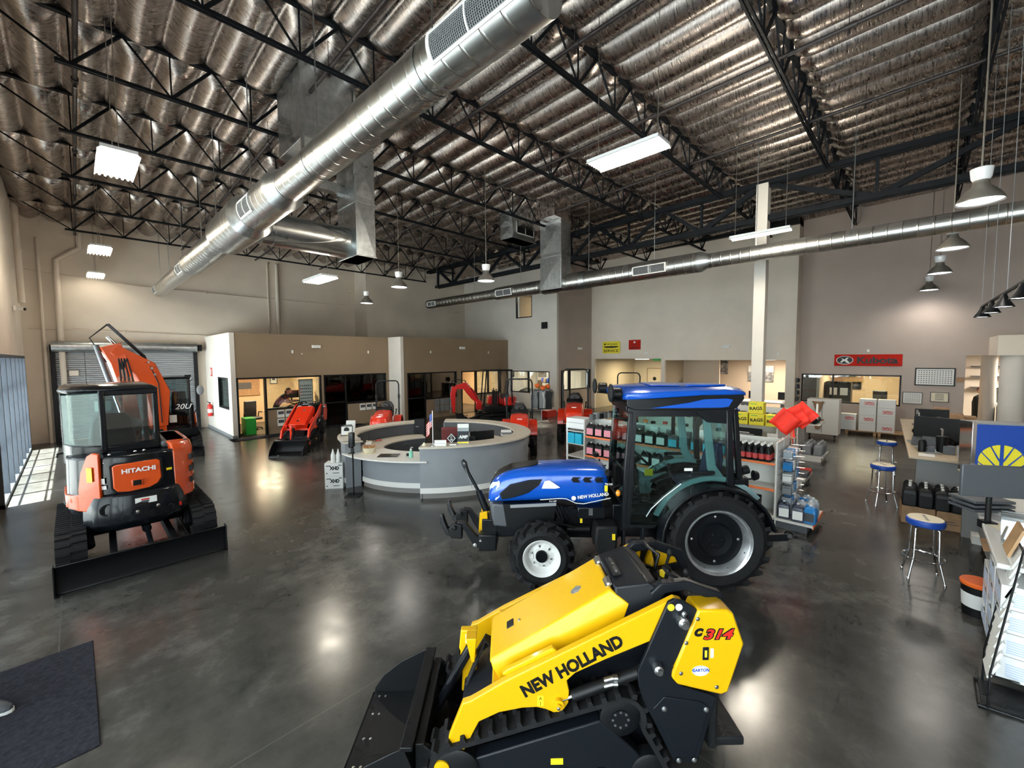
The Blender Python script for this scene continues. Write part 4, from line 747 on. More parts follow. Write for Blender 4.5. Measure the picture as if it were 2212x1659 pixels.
def boomset(t,pts,arm,wd,m,tilt=0,bucket=True):
    """boom through pts, arm through arm (3-D points), cylinders and bucket"""
    P=[V(p) for p in pts]; A=[V(p) for p in arm]
    def boxy(path,ws,hs,nm):
        side=V((P[-1]-P[0]).xy.to_3d()).cross(V((0,0,1))).normalized() if (P[-1]-P[0]).xy.length>.05 else V((0,1,0)); R=[]
        for i,p in enumerate(path):
            d=(path[min(i+1,len(path)-1)]-path[max(i-1,0)]).normalized(); u=side.cross(d).normalized(); w,h=ws[i]/2,hs[i]/2
            R.append([p+side*w+u*h,p-side*w+u*h,p-side*w-u*h,p+side*w-u*h])
        return MB().loft(R).build(nm,m,t,bevel=.012),side
    bo,sd=boxy(P,[wd]*len(P),[wd*1.1]+[wd*1.9]*(len(P)-2)+[wd*.9],'boom')
    ar,_=boxy(A,[wd*.8]*len(A),[wd*1.5,wd*1.3]+[wd*.6]*(len(A)-2),'arm')
    mid=P[len(P)//2]; up=V((0,0,1))
    MB().cyl(P[0]+(P[1]-P[0])*.0+(A[1]-A[0]).normalized()*.05,P[1]*.55+P[0]*.45+(A[0]-P[0]).normalized()*.2-up*.1,wd*.22,n=12).build('boom_cylinder','dgrey',t)
    a=P[1]+up*wd*1.1; b=A[0]+up*wd*.5+(A[0]-A[1]).normalized()*wd*.3; MB().cyl(a,a*.45+b*.55,wd*.25,n=14).build('arm_cylinder','dgrey',bo); MB().cyl(a*.45+b*.55,b,wd*.14,n=12).build('cylinder_rod','chrome',bo)
    a=A[0]+(A[0]-A[1]).normalized()*.0+(P[-1]-P[0]).xy.to_3d().normalized()*wd*.9; b=A[-1]+(P[-1]-P[0]).xy.to_3d().normalized()*wd*.8
    MB().cyl(a,a*.4+b*.6,wd*.2,n=12).build('bucket_cylinder','dgrey',ar); MB().cyl(a*.4+b*.6,b,wd*.12,n=10).build('cylinder_rod','chrome',ar)
    for k in (-1,-.35,.35,1):
        h=MB().tube([P[0]+sd*k*wd*.6+up*.1,P[1]+sd*k*wd*.5+up*wd*1.0,mid+sd*k*wd*.4+up*wd*1.3,A[0]+up*wd*1.9+sd*k*wd*.3,A[0]+(A[0]-P[0]).xy.to_3d().normalized()*wd*1.3+up*wd*.6,A[1]+(P[-1]-P[0]).xy.to_3d().normalized()*wd*.8],.014,7); h.build('hydraulic_hose','blackmat',bo)
    for q_ in (.3,.55,.8): c_=P[0].lerp(P[1],q_) if len(P)<4 else P[1].lerp(P[2],q_); MB().bx(tuple(c_+up*wd*1.15),(.05,wd*1.3,.05),(0,0,math.atan2(sd.y,sd.x)-pi/2)).build('hose_clamp','steel',bo)
    if bucket:
        e=A[-1]; f=(P[0]-P[-1]).xy.to_3d().normalized(); pr=[(0,0),(.10,-.06),(.12,-.28),(.30,-.42),(.52,-.40),(.50,-.36),(.32,-.36),(.18,-.26),(.16,-.04)]
        b=MB(); w=wd*1.4; q=[e+f*x*1.0+up*z for x,z in pr]; b.loft([[p+sd*w for p in q],[p-sd*w for p in q]]); bk=b.build('bucket','black',t,bevel=.005)
        pr2=[(.10,-.06),(.12,-.28),(.30,-.42),(.52,-.40),(.42,-.08)]
        for s in (1,-1): q=[e+f*x+up*z for x,z in pr2]; MB().loft([[p+sd*w*s for p in q],[p+sd*(w+.012)*s for p in q]]).build('bucket_side','black',bk)
        for k in range(4): p=e+f*.52+up*-.40+sd*w*(-.85+.57*k); MB().bar(p-f*.06,p+f*.08,.04,.02).build('tooth','dgrey',bk)
    return bo
def excavator_front():
    t=thing('excavator','orange and black enclosed-cab mini excavator seen from behind with long black dozer blade','excavator',(.585,9.0,0),radians(90))
    undercarriage(t,.80,.875,.30,.56,-1.60,.873,.375)
    # house: stacked plan outlines
    def plan(k,x1,yl,yr,grow=0): 
        L=[(x1,yl),( -.45,yl+grow),(-.68,yl-.10+grow),(-.86,.42+grow*.5),(-.93-grow,.15),(-.93-grow,-.15),(-.86,-.40),(-.72,yr+.10),(-.45,yr-grow),(x1,yr)]
        return L
    def slab(z0,z1,p0,p1,nm,m,par=t,bev=.03):
        return MB().loft([[(x,y,z0) for x,y in p0],[(x,y,z1) for x,y in p1]]).build(nm,m,par,bevel=bev,seg=3)
    base=plan(0,.95,.74,-.70)
    slab(.66,.80,[(x*.96,y*.96) for x,y in base],base,'turntable_deck','xblack')
    slab(.80,1.50,base,[(x*.97,y*.98) for x,y in base],'house','xblack')
    # projecting counterweight
    cw=[(-.70,.60),(-.90,.50),(-1.0,.30),(-1.02,0),(-1.0,-.25),(-.92,-.44),(-.72,-.56),(-.4,-.5),(-.4,.5)]
    MB().loft([[(x*.93,y*.93,.46) for x,y in cw],[(x,y*1.02,.55) for x,y in cw],[(x*1.0,y,.80) for x,y in cw],[(x*.965,y*.95,.95) for x,y in cw],[(x*.90,y*.86,.985) for x,y in cw]]).build('counterweight','xblack',t,bevel=.02,seg=3)
    for y,z,r in ((.36,.78,.075),(.17,.62,.05),(.04,.64,.045),(-.12,.62,.05),(-.33,.66,.04)): MB().lathe([(r,0),(r*1.1,-.012),(r*.9,-.014),(r*.85,.02),(.0,.02)],(-1.0+abs(y)*abs(y)*.35-.005,y,z),'x',20).build('counterweight_recess','black',t)
    bolts([(-1.02,.05,.69),(-1.02,-.18,.73)],'x',.018,'chrome',t,'lifting_bolt',-.014)
    for y,z,w in ((.29,.60,.075),(-.40,.66,.065)): MB().bx((-1.005+y*y*.5,y,z),(.008,w*2,.055),(0,0,(-y)*.5)).build('red_reflector','red',t)
    l=MB().bx((-1.012,-.05,.835),(.004,.24,.09)).build('warning_label','white',t); MB().bx((-1.015,-.04,.85),(.004,.09,.02)).build('label_header','red',l); MB().bx((-1.015,-.04,.82),(.004,.08,.03)).build('label_text','dgrey',l)
    # engine door
    dr=[(.285,1.36),(.24,1.385),(-.20,1.395),(-.235,1.37),(-.245,1.12),(-.20,1.04),(-.10,1.0),(.12,.985),(.24,1.0),(.28,1.06)]
    def rear(pts,x0,x1): return MB().loft([[(x0+y*y*.5,y,z) for y,z in pts],[(x1+y*y*.5,y,z) for y,z in pts]])
    big=[(y*1.1-.002,(z-1.19)*1.09+1.19) for y,z in dr]
    rear(big,-.93,-.945).build('door_surround','black',t,bevel=.006)
    d=rear(dr,-.93,-.965).build('engine_door','hitachi',t,bevel=.012,seg=3)
    text('HITACHI',.085,(-.967,.005,1.28),(0,-1,0),(0,0,1),'white',d,fit=.37,bold=.003,ext=.002)
    MB().bx((-.968,.03,1.10),(.012,.12,.10)).build('handle_recess','hitachi',d,bevel=.02); MB().bx((-.972,.03,1.10),(.012,.09,.075)).build('latch','black',d,bevel=.004)
    for y,z in ((.30,1.53),(.44,1.53),(.36,1.42),(.03,1.545),(-.07,1.545)): MB().sph((-.905+y*y*.5+.0,y,z),(.012,.018,.014),10,6).build('cap_bolt','chrome',t)
    MB().bx((-.875,.39,1.17),(.004,.06,.08),(0,0,-.4)).build('label','white',t); MB().bx((-.87,.40,1.08),(.004,.11,.05),(0,0,-.4)).build('label','paper',t); MB().bx((-.91,-.34,1.22),(.004,.07,.035),(0,0,.35)).build('warning_label','label_yellow',t)
    # orange left rear quarter: tall strip and low skirt
    def skin(path,z0s,z1s,off,th,nm,m):
        R=[]
        for i,(x,y) in enumerate(path):
            a=V(path[max(i-1,0)]); b=V(path[min(i+1,len(path)-1)]); d=(b-a).normalized(); n=V((-d.y,d.x)); o=V((x,y))+n*off; q=V((x,y))+n*(off-th)
            R.append([(o.x,o.y,z0s[i]),(o.x,o.y,z1s[i]),(q.x,q.y,z1s[i]),(q.x,q.y,z0s[i])])
        return MB().loft(R).build(nm,m,t,bevel=.012,seg=3)
    path=[(-.86,.44),(-.80,.52),(-.70,.62),(-.60,.68),(-.46,.735),(-.2,.745),(.05,.745)]
    skin(path[::-1],[.80]*7,[.93,.93,.94,.98,1.05,1.15,1.15][::1],-.02,.03,'skirt_panel','hitachi') if 0 else skin(path,[.76,.76,.77,.79,.80,.82,.84],[1.10,1.05,1.0,.985,.98,.99,1.0],-.03,-.05,'skirt_panel','hitachi')
    skin([(-.88,.40),(-.84,.46),(-.80,.51),(-.74,.575),(-.70,.61)],[.9,.9,.92,.95,.97],[1.56,1.58,1.54,1.32,1.05],-.025,-.05,'corner_panel','hitachi')
    text('45',.07,(-.55,.762,.89),(-.9,-.35,0),(0,0,1),'black',t,bold=.002)
    MB().bx((-.855,.51,1.28),(.006,.07,.20),(0,0,-.75)).build('warning_label','label_yellow',t)
    # right orange hood with slots
    R=[[(-.86,-.41),(-.80,-.52),(-.68,-.64),(-.5,-.695),(.55,-.70),(.55,-.40),(-.80,-.38)]]*1
    rp=MB().loft([[(x,y,.74) for x,y in R[0]],[(x*.995,y,.80) for x,y in R[0]],[(x*.985,y,1.45) for x,y in R[0]],[(x*.93+.01,y*.97,1.55) for x,y in R[0]],[(x*.86+.03,y*.92,1.60) for x,y in R[0]]]).build('side_hood','hitachi',t,bevel=.02,seg=3)
    for z in (.96,1.14,1.32): MB().loft([[(-.72,-.645,z-.045),(-.72,-.645,z+.045),(-.70,-.60,z+.045),(-.70,-.60,z-.045)],[(-.50,-.708,z-.05),(-.50,-.708,z+.04),(-.5,-.66,z+.04),(-.5,-.66,z-.05)]]).build('vent_slot','black',rp)
    MB().box(-.6,.6,-.62,-.30,1.50,1.60).build('tank_cover','dgrey',t,bevel=.03)
    # cab
    zc,zt=1.50,2.46; x0,x1=-.50,1.02; yl,yr=.755,-.30
    def post(nm,a,b,w=.07): return MB().bar(a,b,w,w).build(nm,'xblack',t,bevel=.015)
    MB().loft([[(x0,yr,1.35),(x0-.02,.30,1.35),(x0+.14,.66,1.35),(x0+.40,yl,1.35),(x1,yl,1.35),(x1,yr,1.35)],[(x0,yr,1.64),(x0-.02,.30,1.60),(x0+.14,.66,1.64),(x0+.40,yl,1.66),(x1,yl,1.3),(x1,yr,1.3)]]).build('cab_base','xblack',t,bevel=.02)
    MB().loft([[(x0+.02,yr+.02,2.38),(x0,.32,2.38),(x0+.14,.66,2.38),(x0+.36,yl,2.38),(x1+.05,yl,2.38),(x1+.05,yr+.02,2.38)],[(x0-.02,yr-.01,2.43),(x0-.04,.34,2.43),(x0+.12,.68,2.43),(x0+.34,yl+.02,2.43),(x1+.08,yl+.02,2.43),(x1+.08,yr-.01,2.43)],[(x0+.06,yr+.06,2.475),(x0+.04,.30,2.475),(x0+.16,.62,2.475),(x0+.40,yl-.06,2.475),(x1,yl-.06,2.475),(x1,yr+.06,2.475)]]).build('cab_roof','xblack',t,bevel=.012)
    for a,b in (((x0+.02,yr+.035,1.5),(x0+.02,yr+.035,2.42)),((x0,.33,1.5),(x0,.33,2.42)),((x1,yr+.03,1.3),(x1-.05,yr+.03,2.42)),((x1,yl-.03,1.3),(x1-.05,yl-.03,2.42)),((.38,yl-.03,1.5),(.36,yl-.03,2.42))): post('cab_pillar',a,b)
    MB().box(x0-.02,x0+.05,yr,.36,1.50,1.60).box(x0-.02,x0+.05,yr,.36,2.34,2.42).build('rear_window_frame','xblack',t,bevel=.015)
    MB().box(x0-.0,x0+.01,yr+.05,.31,1.58,2.36).build('rear_window','tint',t,smooth=0)
    MB().loft([[(x0+.005,.36,z),(x0+.15,.64,z),(x0+.36,yl-.012,z),(.36,yl-.012,z),(.36,yl-.022,z),(x0+.36,yl-.022,z),(x0+.158,.632,z),(x0+.015,.355,z)] for z in (1.62,2.40)]).build('side_window','exglass',t,smooth=0)
    MB().box(.42,x1-.05,yl-.03,yl-.02,1.35,2.38).build('door_glass','exglass',t,smooth=0); MB().box(x1-.03,x1-.02,yr+.05,yl-.06,1.3,2.4).build('windscreen','glass',t,smooth=0)
    MB().box(-.35,.25,-.15,.55,1.2,1.5).loft([[(-.22,-.06,1.45),(-.22,.50,1.45),(-.1,.5,1.45),(-.1,-.06,1.45)],[(-.30,-.02,1.95),(-.30,.46,1.95),(-.2,.46,1.95),(-.2,-.02,1.95)],[(-.31,.06,2.06),(-.31,.38,2.06),(-.24,.38,2.06),(-.24,.06,2.06)]]).build('seat','leather',t,bevel=.04)
    MB().box(-.30,-.29,.22,.40,2.1,2.25).build('sun_label','paper',t); MB().sph((.7,-.08,1.75),(.10,.12,.12),14,8).build('monitor','grey',t)
    MB().cyl((.9,.45,2.45),(.9,.45,3.0),.004,n=5).build('aerial','black',t)
    MB().tube([(-.35,.75,1.55),(-.38,.80,1.55),(-.30,.81,1.5)],.014,8).build('door_handle','black',t)
    boomset(t,[(1.05,-.10,1.05),(1.35,-.10,1.75),(1.75,-.10,2.3),(2.3,-.10,2.45)],[(2.35,-.10,2.5),(2.25,-.10,2.1),(1.75,-.10,1.0)],.20,'hitachi')
    MB().prism([(.9,.75),(1.15,.75),(1.2,1.15),(1.0,1.2)],-.25,.05).build('swing_post','hitachi',t,bevel=.02)
excavator_front()
def mini_ex(label,loc,rz,m,boom,arm,canopy=False,wd=.18,mirror=False,lab='U'):
    t=thing('excavator',label,'excavator',loc,rz); undercarriage(t,.72,.70,.25,.48,1.35,.70,.30,36)
    pl=[(.75,.62),(-.3,.66),(-.62,.50),(-.80,.2),(-.80,-.2),(-.62,-.50),(-.3,-.62),(.55,-.62),(.75,-.3)]
    MB().loft([[(x*.96,y*.96,.56) for x,y in pl],[(x,y,.66) for x,y in pl],[(x,y,.82) for x,y in pl]]).build('house_deck','black',t,bevel=.015)
    MB().loft([[(x,y,.82) for x,y in [(-.1,.62),(-.3,.64),(-.61,.50),(-.79,.2),(-.79,-.2),(-.61,-.5),(-.3,-.61),(.45,-.61),(.45,-.25),(-.1,-.2)]],[(x*.94,y*.95,1.18) for x,y in [(-.1,.62),(-.3,.64),(-.61,.50),(-.79,.2),(-.79,-.2),(-.61,-.5),(-.3,-.61),(.45,-.61),(.45,-.25),(-.1,-.2)]]]).build('engine_hood',m,t,bevel=.04,seg=3)
    MB().box(.3,.5,.1,.4,.82,.84).box(-.35,-.05,.0,.45,1.1,1.3).loft([[(-.30,.0,1.3),(-.30,.42,1.3),(-.18,.42,1.3),(-.18,.0,1.3)],[(-.38,.04,1.85),(-.38,.38,1.85),(-.3,.38,1.85),(-.3,.04,1.85)]]).build('seat','leather',t,bevel=.03)
    for y in (-.08,.50): MB().bar((.25,y,.85),(.22,y,1.45),.10,.10).sph((.22,y,1.5),.035).build('control_lever','black',t)
    x0,x1,yl,yr,zt=-.45,.80,(.45 if mirror else .62),-.16,2.28
    for a,b in (((x0,yl,.9),(x0+.05,yl,zt)),((x0,yr,.9),(x0+.05,yr,zt)),((x1-.02,yl,.8),(x1-.15,yl,zt)),((x1-.02,yr,.8),(x1-.15,yr,zt)),((.15,yl,.8),(.15,yl,zt))): MB().bar(a,b,.05,.05).build('cab_pillar','xblack',t,bevel=.01)
    MB().box(x0-.02,x1,yr-.04,yl+.04,zt,zt+.07).build('cab_roof','xblack',t,bevel=.03)
    if not canopy:
        MB().box(x0+.05,x1-.1,yl-.01,yl,.95,zt).box(x0+.05,x1-.1,yr,yr+.01,1.2,zt).build('side_glass','tint',t,smooth=0); MB().box(x1-.06,x1-.05,yr,yl,.9,zt).build('windscreen','tint',t,smooth=0)
        MB().box(x0,x1,yl-.02,yl+.03,.78,1.0).build('cab_sill','xblack',t,bevel=.01)
        text('20U',.22,(x1-.04,.27,1.45),(0,1,0),(0,0,1),'white',t,shear=.3,ext=.001); MB().box(x1-.045,x1-.04,-.05,.12,1.0,1.22).build('label','paper',t)
    if mirror:
        MB().tube([(x1-.1,yl,zt-.1),(x1-.05,yl+.12,zt+.02),(x1-.02,yl+.18,zt-.02),(x1-.02,yl+.20,zt-.35),(x1-.05,yl+.18,1.4),(x1-.05,yl,1.1)],.012,6).build('mirror_arm','black',t); MB().sph((x1-.0,yl+.26,zt-.35),(.03,.09,.15),16,10).build('mirror','grey',t)
        MB().box(x1-.2,x1,yl-.1,yl+.06,zt+.06,zt+.12).build('work_lamp','black',t,bevel=.01)
    MB().prism([(.70,.62),(.98,.62),(.98,1.0),(.75,1.0)],-.34,-.12).build('swing_post',m,t,bevel=.02)
    boomset(t,boom,arm,wd,m)
    return t
# orange machine behind the first, boom raised and swung to the left of the picture
mini_ex('second orange excavator by the roller door, boom peak and mirror showing above the first',(2.03,16.6,0),radians(-97),'hitachi',[(.90,-.28,.95),(.92,-.30,1.9),(1.0,-.55,2.6),(1.25,-1.15,3.15)],[(1.28,-1.2,3.25),(1.25,-1.05,2.8),(1.2,-.75,1.0)],False,.29,True)
kx=mini_ex('red canopy mini excavator with folded arm beside the pale inner wall',(12.75,13.1,0),radians(148),'kred',[(.90,-.22,.95),(1.15,-.22,1.30),(1.45,-.22,1.66),(1.85,-.22,1.60)],[(1.88,-.22,1.62),(1.97,-.22,1.3),(1.93,-.22,.50)],True,.17)
text('Kubota',.12,(-.60,.5,.98),(-.75,.62,0),(0,0,1),'white',kx)
# compact tractor
def compact(label,loc,rz,sc=1.0):
    t=thing('compact_tractor',label,'tractor',loc,rz); t.scale=(sc,sc,sc)
    for s in (1,-1):
        ag_wheel(t,'rear_wheel',(0,.56*s,.40),.40,.24,.20,s,.06,14,'kubota',.025); ag_wheel(t,'front_wheel',(1.40,.50*s,.27),.27,.17,.13,s,.04,12,'kubota',.02)
        fo=arcpts(0,.40,.46,0,160,12); fi=arcpts(0,.40,.43,0,160,12)[::-1]
        MB().prism(fo+fi,*sorted((s*.28,s*.56))).prism(arcpts(0,.40,.45,0,160,12),*sorted((s*.28,s*.31))).build('fender','kubota',t,bevel=.01)
        MB().tube([(.15,s*.34,.90),(.10,s*.36,1.05)],.02,8).sph((.1,s*.36,1.08),.03).build('lever','black',t)
        MB().bar((-.25,s*.42,.70),(-.28,s*.42,1.45),.055,.055).bar((-.28,s*.42,1.45),(-.29,s*.42,1.62),.075,.075).build('rollbar_post','black',t,bevel=.008)
        MB().box(.36,.80,s*.42-.12,s*.42+.12,.30,.34).build('foot_step','blackmat',t,bevel=.01)
    MB().tube([(-.29,.42,1.55),(-.29,.42,2.0),(-.29,.38,2.10),(-.29,.30,2.14),(-.29,-.30,2.14),(-.29,-.38,2.10),(-.29,-.42,2.0),(-.29,-.42,1.55)],.026,8).build('rollbar_hoop','black',t)
    MB().box(-.2,1.5,-.16,.16,.28,.60).cyl((1.4,-.42,.27),(1.4,.42,.27),.05,n=12).cyl((0,-.45,.4),(0,.45,.4),.09,n=14).build('chassis','black',t,bevel=.01)
    def sc_(x,zt,zb,w): return [(x,w,zb),(x,w,zt-.12),(x,w*.85,zt-.03),(x,0,zt),(x,-w*.85,zt-.03),(x,-w,zt-.12),(x,-w,zb)]
    h=MB().loft([sc_(1.72,.84,.66,.20),sc_(1.66,.95,.62,.26),sc_(1.50,1.03,.60,.28),sc_(.95,1.12,.62,.29),sc_(.62,1.14,.62,.29)]).build('bonnet','kubota',t,bevel=.02,seg=3)
    MB().prism([(1.745,.66),(1.70,.36),(1.60,.34),(1.60,.68)],-.22,.22).build('grille','black',t,bevel=.015)
    for s in (1,-1): MB().loft([[(1.735,s*.06,.72),(1.72,s*.07,.82),(1.66,s*.22,.86),(1.69,s*.23,.74)],[(1.70,s*.06,.72),(1.68,s*.07,.82),(1.62,s*.22,.86),(1.64,s*.23,.74)]]).build('headlamp','whitegloss',h,bevel=.006)
    MB().lathe([(.045,0),(.04,.012)],(1.735,0,.755),'x',16).build('badge','chrome',h); MB().box(1.40,1.405,-.07,.07,1.045,1.07).build('badge_strip','white',h)
    MB().bar((1.55,.30,.62),(.75,.30,.62),.03,.06).bar((1.55,-.30,.62),(.75,-.30,.62),.03,.06).build('side_panel','black',t)
    MB().prism([(.62,.60),(.62,1.14),(.50,1.24),(.42,1.2),(.45,.60)],-.26,.26).build('dashboard','black',t,bevel=.02)
    MB().tube([(.42+.16*cos(a)*.5,.18*sin(a),1.28+.17*cos(a)*.6) for a in [2*pi*k/20 for k in range(20)]],.014,6,closed=True).bar((.5,0,1.15),(.42,0,1.28),.04).bar((.42,-.17,1.28),(.42,.17,1.28),.025,.015).build('steering_wheel','black',t)
    MB().box(-.18,.25,-.24,.24,.80,.92).loft([[(-.12,-.24,.9),(-.12,.24,.9),(-.24,.24,.9),(-.24,-.24,.9)],[(-.18,-.23,1.2),(-.18,.23,1.2),(-.30,.22,1.2),(-.30,-.22,1.2)],[(-.22,-.13,1.36),(-.22,.13,1.36),(-.30,.12,1.36),(-.30,-.12,1.36)]]).build('seat','leather',t,bevel=.04,seg=3)
    return t
ct=compact('orange compact tractor behind the desk, in front of the pale step wall',(7.75,13.75,0),radians(232),.95)
dup(ct,(9.98,9.3,0),radians(223),'orange compact tractor facing forward at the right rear of the round desk').scale=(1,1,1)
dup(ct,(12.75,9.08,0),radians(214),'orange compact tractor standing in front of the dark-framed alcove window').scale=(1.1,1.1,1.12)
dup(ct,(15.2,8.25,0),radians(210),'orange compact tractor mostly hidden behind the blue cab, roll bar showing').scale=(1.03,1.03,1.03)
# ================================================================ wall fixtures, doors, signs, office rooms
# roller door on the far wall
d=MB(); zz=.05
while zz<3.2: d.prism([(21.60,zz),(21.575,zz+.02),(21.575,zz+.05),(21.60,zz+.07)],-.42,3.45,'x'); zz+=.075
dm('slat',(.36,.38,.40),.4,.3); dr=struct(d.build('door_1','slat'))
MB().cyl((-.5,21.42,3.33),(3.55,21.42,3.33),.19,n=28).build('door_roll_housing','galv',dr); MB().box(-.55,-.42,21.5,21.64,0,3.4).build('door_guide','blackmat',dr); MB().box(3.45,3.58,21.5,21.64,0,3.4).build('door_guide','blackmat',dr)
MB().box(3.6,3.7,21.25,21.6,3.2,3.45).build('door_motor','black',dr)
# pipes and conduits on the far wall
def wallpipe(pts,r,label,m='wall_conc'):
    t=thing('wall_pipe',label,'pipe',pts[0]); o=V(pts[0]); MB().tube([V(p)-o for p in pts],r,12).build('pipe',m,t)
    for p,q in zip(pts,pts[1:]):
        if (V(q)-V(p)).length>1.5: MB().lathe([(r+.012,-.04),(r+.012,.04)],(V(p)+V(q))/2-o,'z',14).build('pipe_joint',m,t)
wallpipe([(-.25,21.5,0),(-.25,21.5,6.3),(.15,21.5,6.65),(.35,21.5,6.8),(.35,21.5,7.3)],.085,'painted downspout with an offset bend beside the roller door')
wallpipe([(.9,21.5,7.4),(.9,21.5,6.5)],.07,'short painted pipe stub under the roof near the roller door')
wallpipe([(6.72,21.56,3.9),(6.72,21.56,7.2)],.075,'painted vertical pipe above the left office block')
wallpipe([(6.35,21.6,3.9),(6.35,21.6,7.2)],.03,'thin conduit beside the pipe above the left office block')
wallpipe([(-1.0,21.6,5.9),(2.0,21.6,5.65),(6.0,21.6,5.6),(10.2,21.6,5.6),(10.2,21.6,6.3)],.018,'thin conduit running across the upper far wall to a small box')
wallpipe([(-1.0,21.6,3.95),(3.8,21.6,3.85),(4.2,21.6,3.85)],.022,'thin conduit running just above the roller door')
wallpipe([(-.65,21.55,0),(-.65,21.55,7.0)],.045,'slim painted conduit in the corner left of the roller door')
wallpipe([(-1.05,20.7,4.7),(-1.05,20.7,8)],.09,'thick painted pipe high on the side wall near the corner')
for x,z in ((1.9,5.1),(5.0,4.75),(5.0,6.6),(7.4,7.0),(2.0,6.9)): MB().lathe([(.13,0),(.13,-.004)],(x,21.648,z),'y',24).build('trim_patch','wall_conc')
for o in list(bpy.data.objects):
    if o.name.startswith('trim_patch'): struct(o)
t=thing('security_camera','white security camera on the side wall above the glazing','camera',(-1.1,18.6,4.35)); MB().box(0,.05,-.06,.06,-.06,.06).cyl((.05,0,0),(.2,-.05,-.02),.05,n=16).build('housing','white',t); MB().cyl((.2,-.05,-.02),(.23,-.06,-.022),.04,n=16).build('lens','black',t)
t=thing('electrical_box','small painted electrical box beside the roller door','electrical box',(.0,21.6,2.3)); MB().box(-.12,.12,-.08,.04,0,.2).build('box','wall_conc',t,bevel=.01)
t=thing('electrical_box','small electrical box at the end of the upper conduit','electrical box',(10.2,21.6,6.3)); MB().box(-.08,.08,-.06,.04,0,.16).build('box','wall_conc',t,bevel=.01)
# extinguisher and its sign
t=thing('fire_extinguisher','red fire extinguisher hung on the pale office side wall','fire extinguisher',(3.76,20.65,.55)); MB().lathe([(.0,0),(.08,.01),(.085,.05),(.085,.42),(.06,.48),(.025,.5),(.025,.53)],n=20).build('cylinder','red',t); MB().box(-.04,.03,-.015,.015,.53,.57).bar((0,0,.56),(-.10,0,.62),.02).build('handle','black',t); MB().lathe([(.0865,.15),(.0865,.30)],n=20,cap=False).build('label','white',t); MB().tube([(0,.03,.54),(.0,.10,.5),(0,.10,.2)],.01,6).build('hose','black',t)
t=thing('wall_sign','small red fire extinguisher sign on the pale office side wall','sign',(3.86,20.6,2.35)); MB().box(-.01,0,-.12,.12,-.17,.17).build('sign_panel','red',t); MB().box(-.014,-.01,-.05,.05,-.11,.11).build('pictogram','white',t)
# small boxes and emergency lights on walls
def emerg(x,y,z,ax,label):
    t=thing('emergency_light',label,'emergency light',(x,y,z),0 if ax=='y' else -pi/2)
    MB().box(-.17,.17,-.07,0,-.06,.06).build('housing','paper',t,bevel=.01)
    for s in (-1,1): MB().lathe([(.05,-.09),(.055,-.07),(.03,-.05)],(s*.10,0,.0),'y',16).build('lamp_head','white',t)
emerg(6.85,17.63,3.34,'y','emergency light on the brown office front above the lit office'); emerg(13.6,16.61,3.34,'y','emergency light on the brown office front right of the pale step'); emerg(20.06,6.19,3.26,'x','emergency light on the large wall left of the column'); emerg(18.9,13.19,3.3,'y','emergency light on the narrow wall above the alcove window')
def plate(x,y,z,ax,label,w=.07,h=.12,m='paper'):
    t=MB().box(-w/2,w/2,-.02,0,-h/2,h/2).build('wall_plate',m,loc=(x,y,z),bevel=.005); t.rotation_euler=(0,0,0 if ax=='y' else -pi/2); tag(t,label,'wall plate')
plate(5.95,17.63,3.13,'y','white wall plate left of the first emergency light'); plate(9.1,17.63,3.13,'y','white wall plate near the pale step on the left block'); plate(6.3,17.63,3.05,'y','tiny wall plate below the first emergency light',.04,.05); plate(11.7,16.61,3.13,'y','white wall plate left of the second emergency light'); plate(15.4,16.61,3.12,'y','white wall plate near the inner pale wall')
plate(20.06,8.9,2.83,'x','white wall plate above the beige room opening'); plate(20.79,1.42,3.02,'x','white wall plate above the large red sign',.08,.1); plate(20.06,4.2,2.9,'x','white wall plate just right of the column'); plate(20.06,9.95,3.03,'x','small white box under the red service sign',.16,.08)
t=thing('wall_speaker','small black square speaker on the pale inner wall','speaker',(16.93,13.95,4.48),-pi/2); MB().box(-.17,.17,-.10,0,-.17,.17).build('cabinet','black',t,bevel=.01); MB().box(-.14,.14,-.106,-.1,-.14,.14).build('grille','blackmat',t)
# ---- signs on the east walls (local x runs along -N so that text reads correctly)
def sign(label,y,z,x,w,h,m,rim=None):
    t=thing('wall_sign',label,'sign',(x,y,z),-pi/2); MB().box(-w/2,w/2,-.03,0,-h/2,h/2).build('sign_panel',m,t,bevel=.01); return t
s=thing('wall_sign','yellow rounded service sign with black lettering above the hallway','sign',(20.06,11.94,3.35),-pi/2)
def rrect(w,h,r,n=5): return [(sx*(w/2-r)+r*cos(a),sz*(h/2-r)+r*sin(a)) for sx,sz,a0 in ((1,1,0),(-1,1,90),(-1,-1,180),(1,-1,270)) for a in [radians(a0+90*k/n) for k in range(n+1)]]
MB().prism(rrect(1.06,.64,.09),-.035,0).build('sign_panel','yellow',s); text('SERVICE',.19,(0,-.038,-.19),(1,0,0),(0,0,1),'black',s,fit=.88,bold=.003); text('NEW HOLLAND',.09,(.06,-.038,.17),(1,0,0),(0,0,1),'black',s,fit=.62,bold=.002); MB().lathe([(.05,-.038),(.05,-.036)],(-.37,0,.17),'y',16).build('emblem','black',s)
MB().prism([(-.42,.06),(0,.075),(.42,.06),(.44,.03),(.3,-.015),(0,-.03),(-.3,-.015),(-.44,.03)],-.038,-.034).build('banner','black',s); text('CONSTRUCTION',.05,(0,-.041,.022),(1,0,0),(0,0,1),'grey',s,fit=.5)
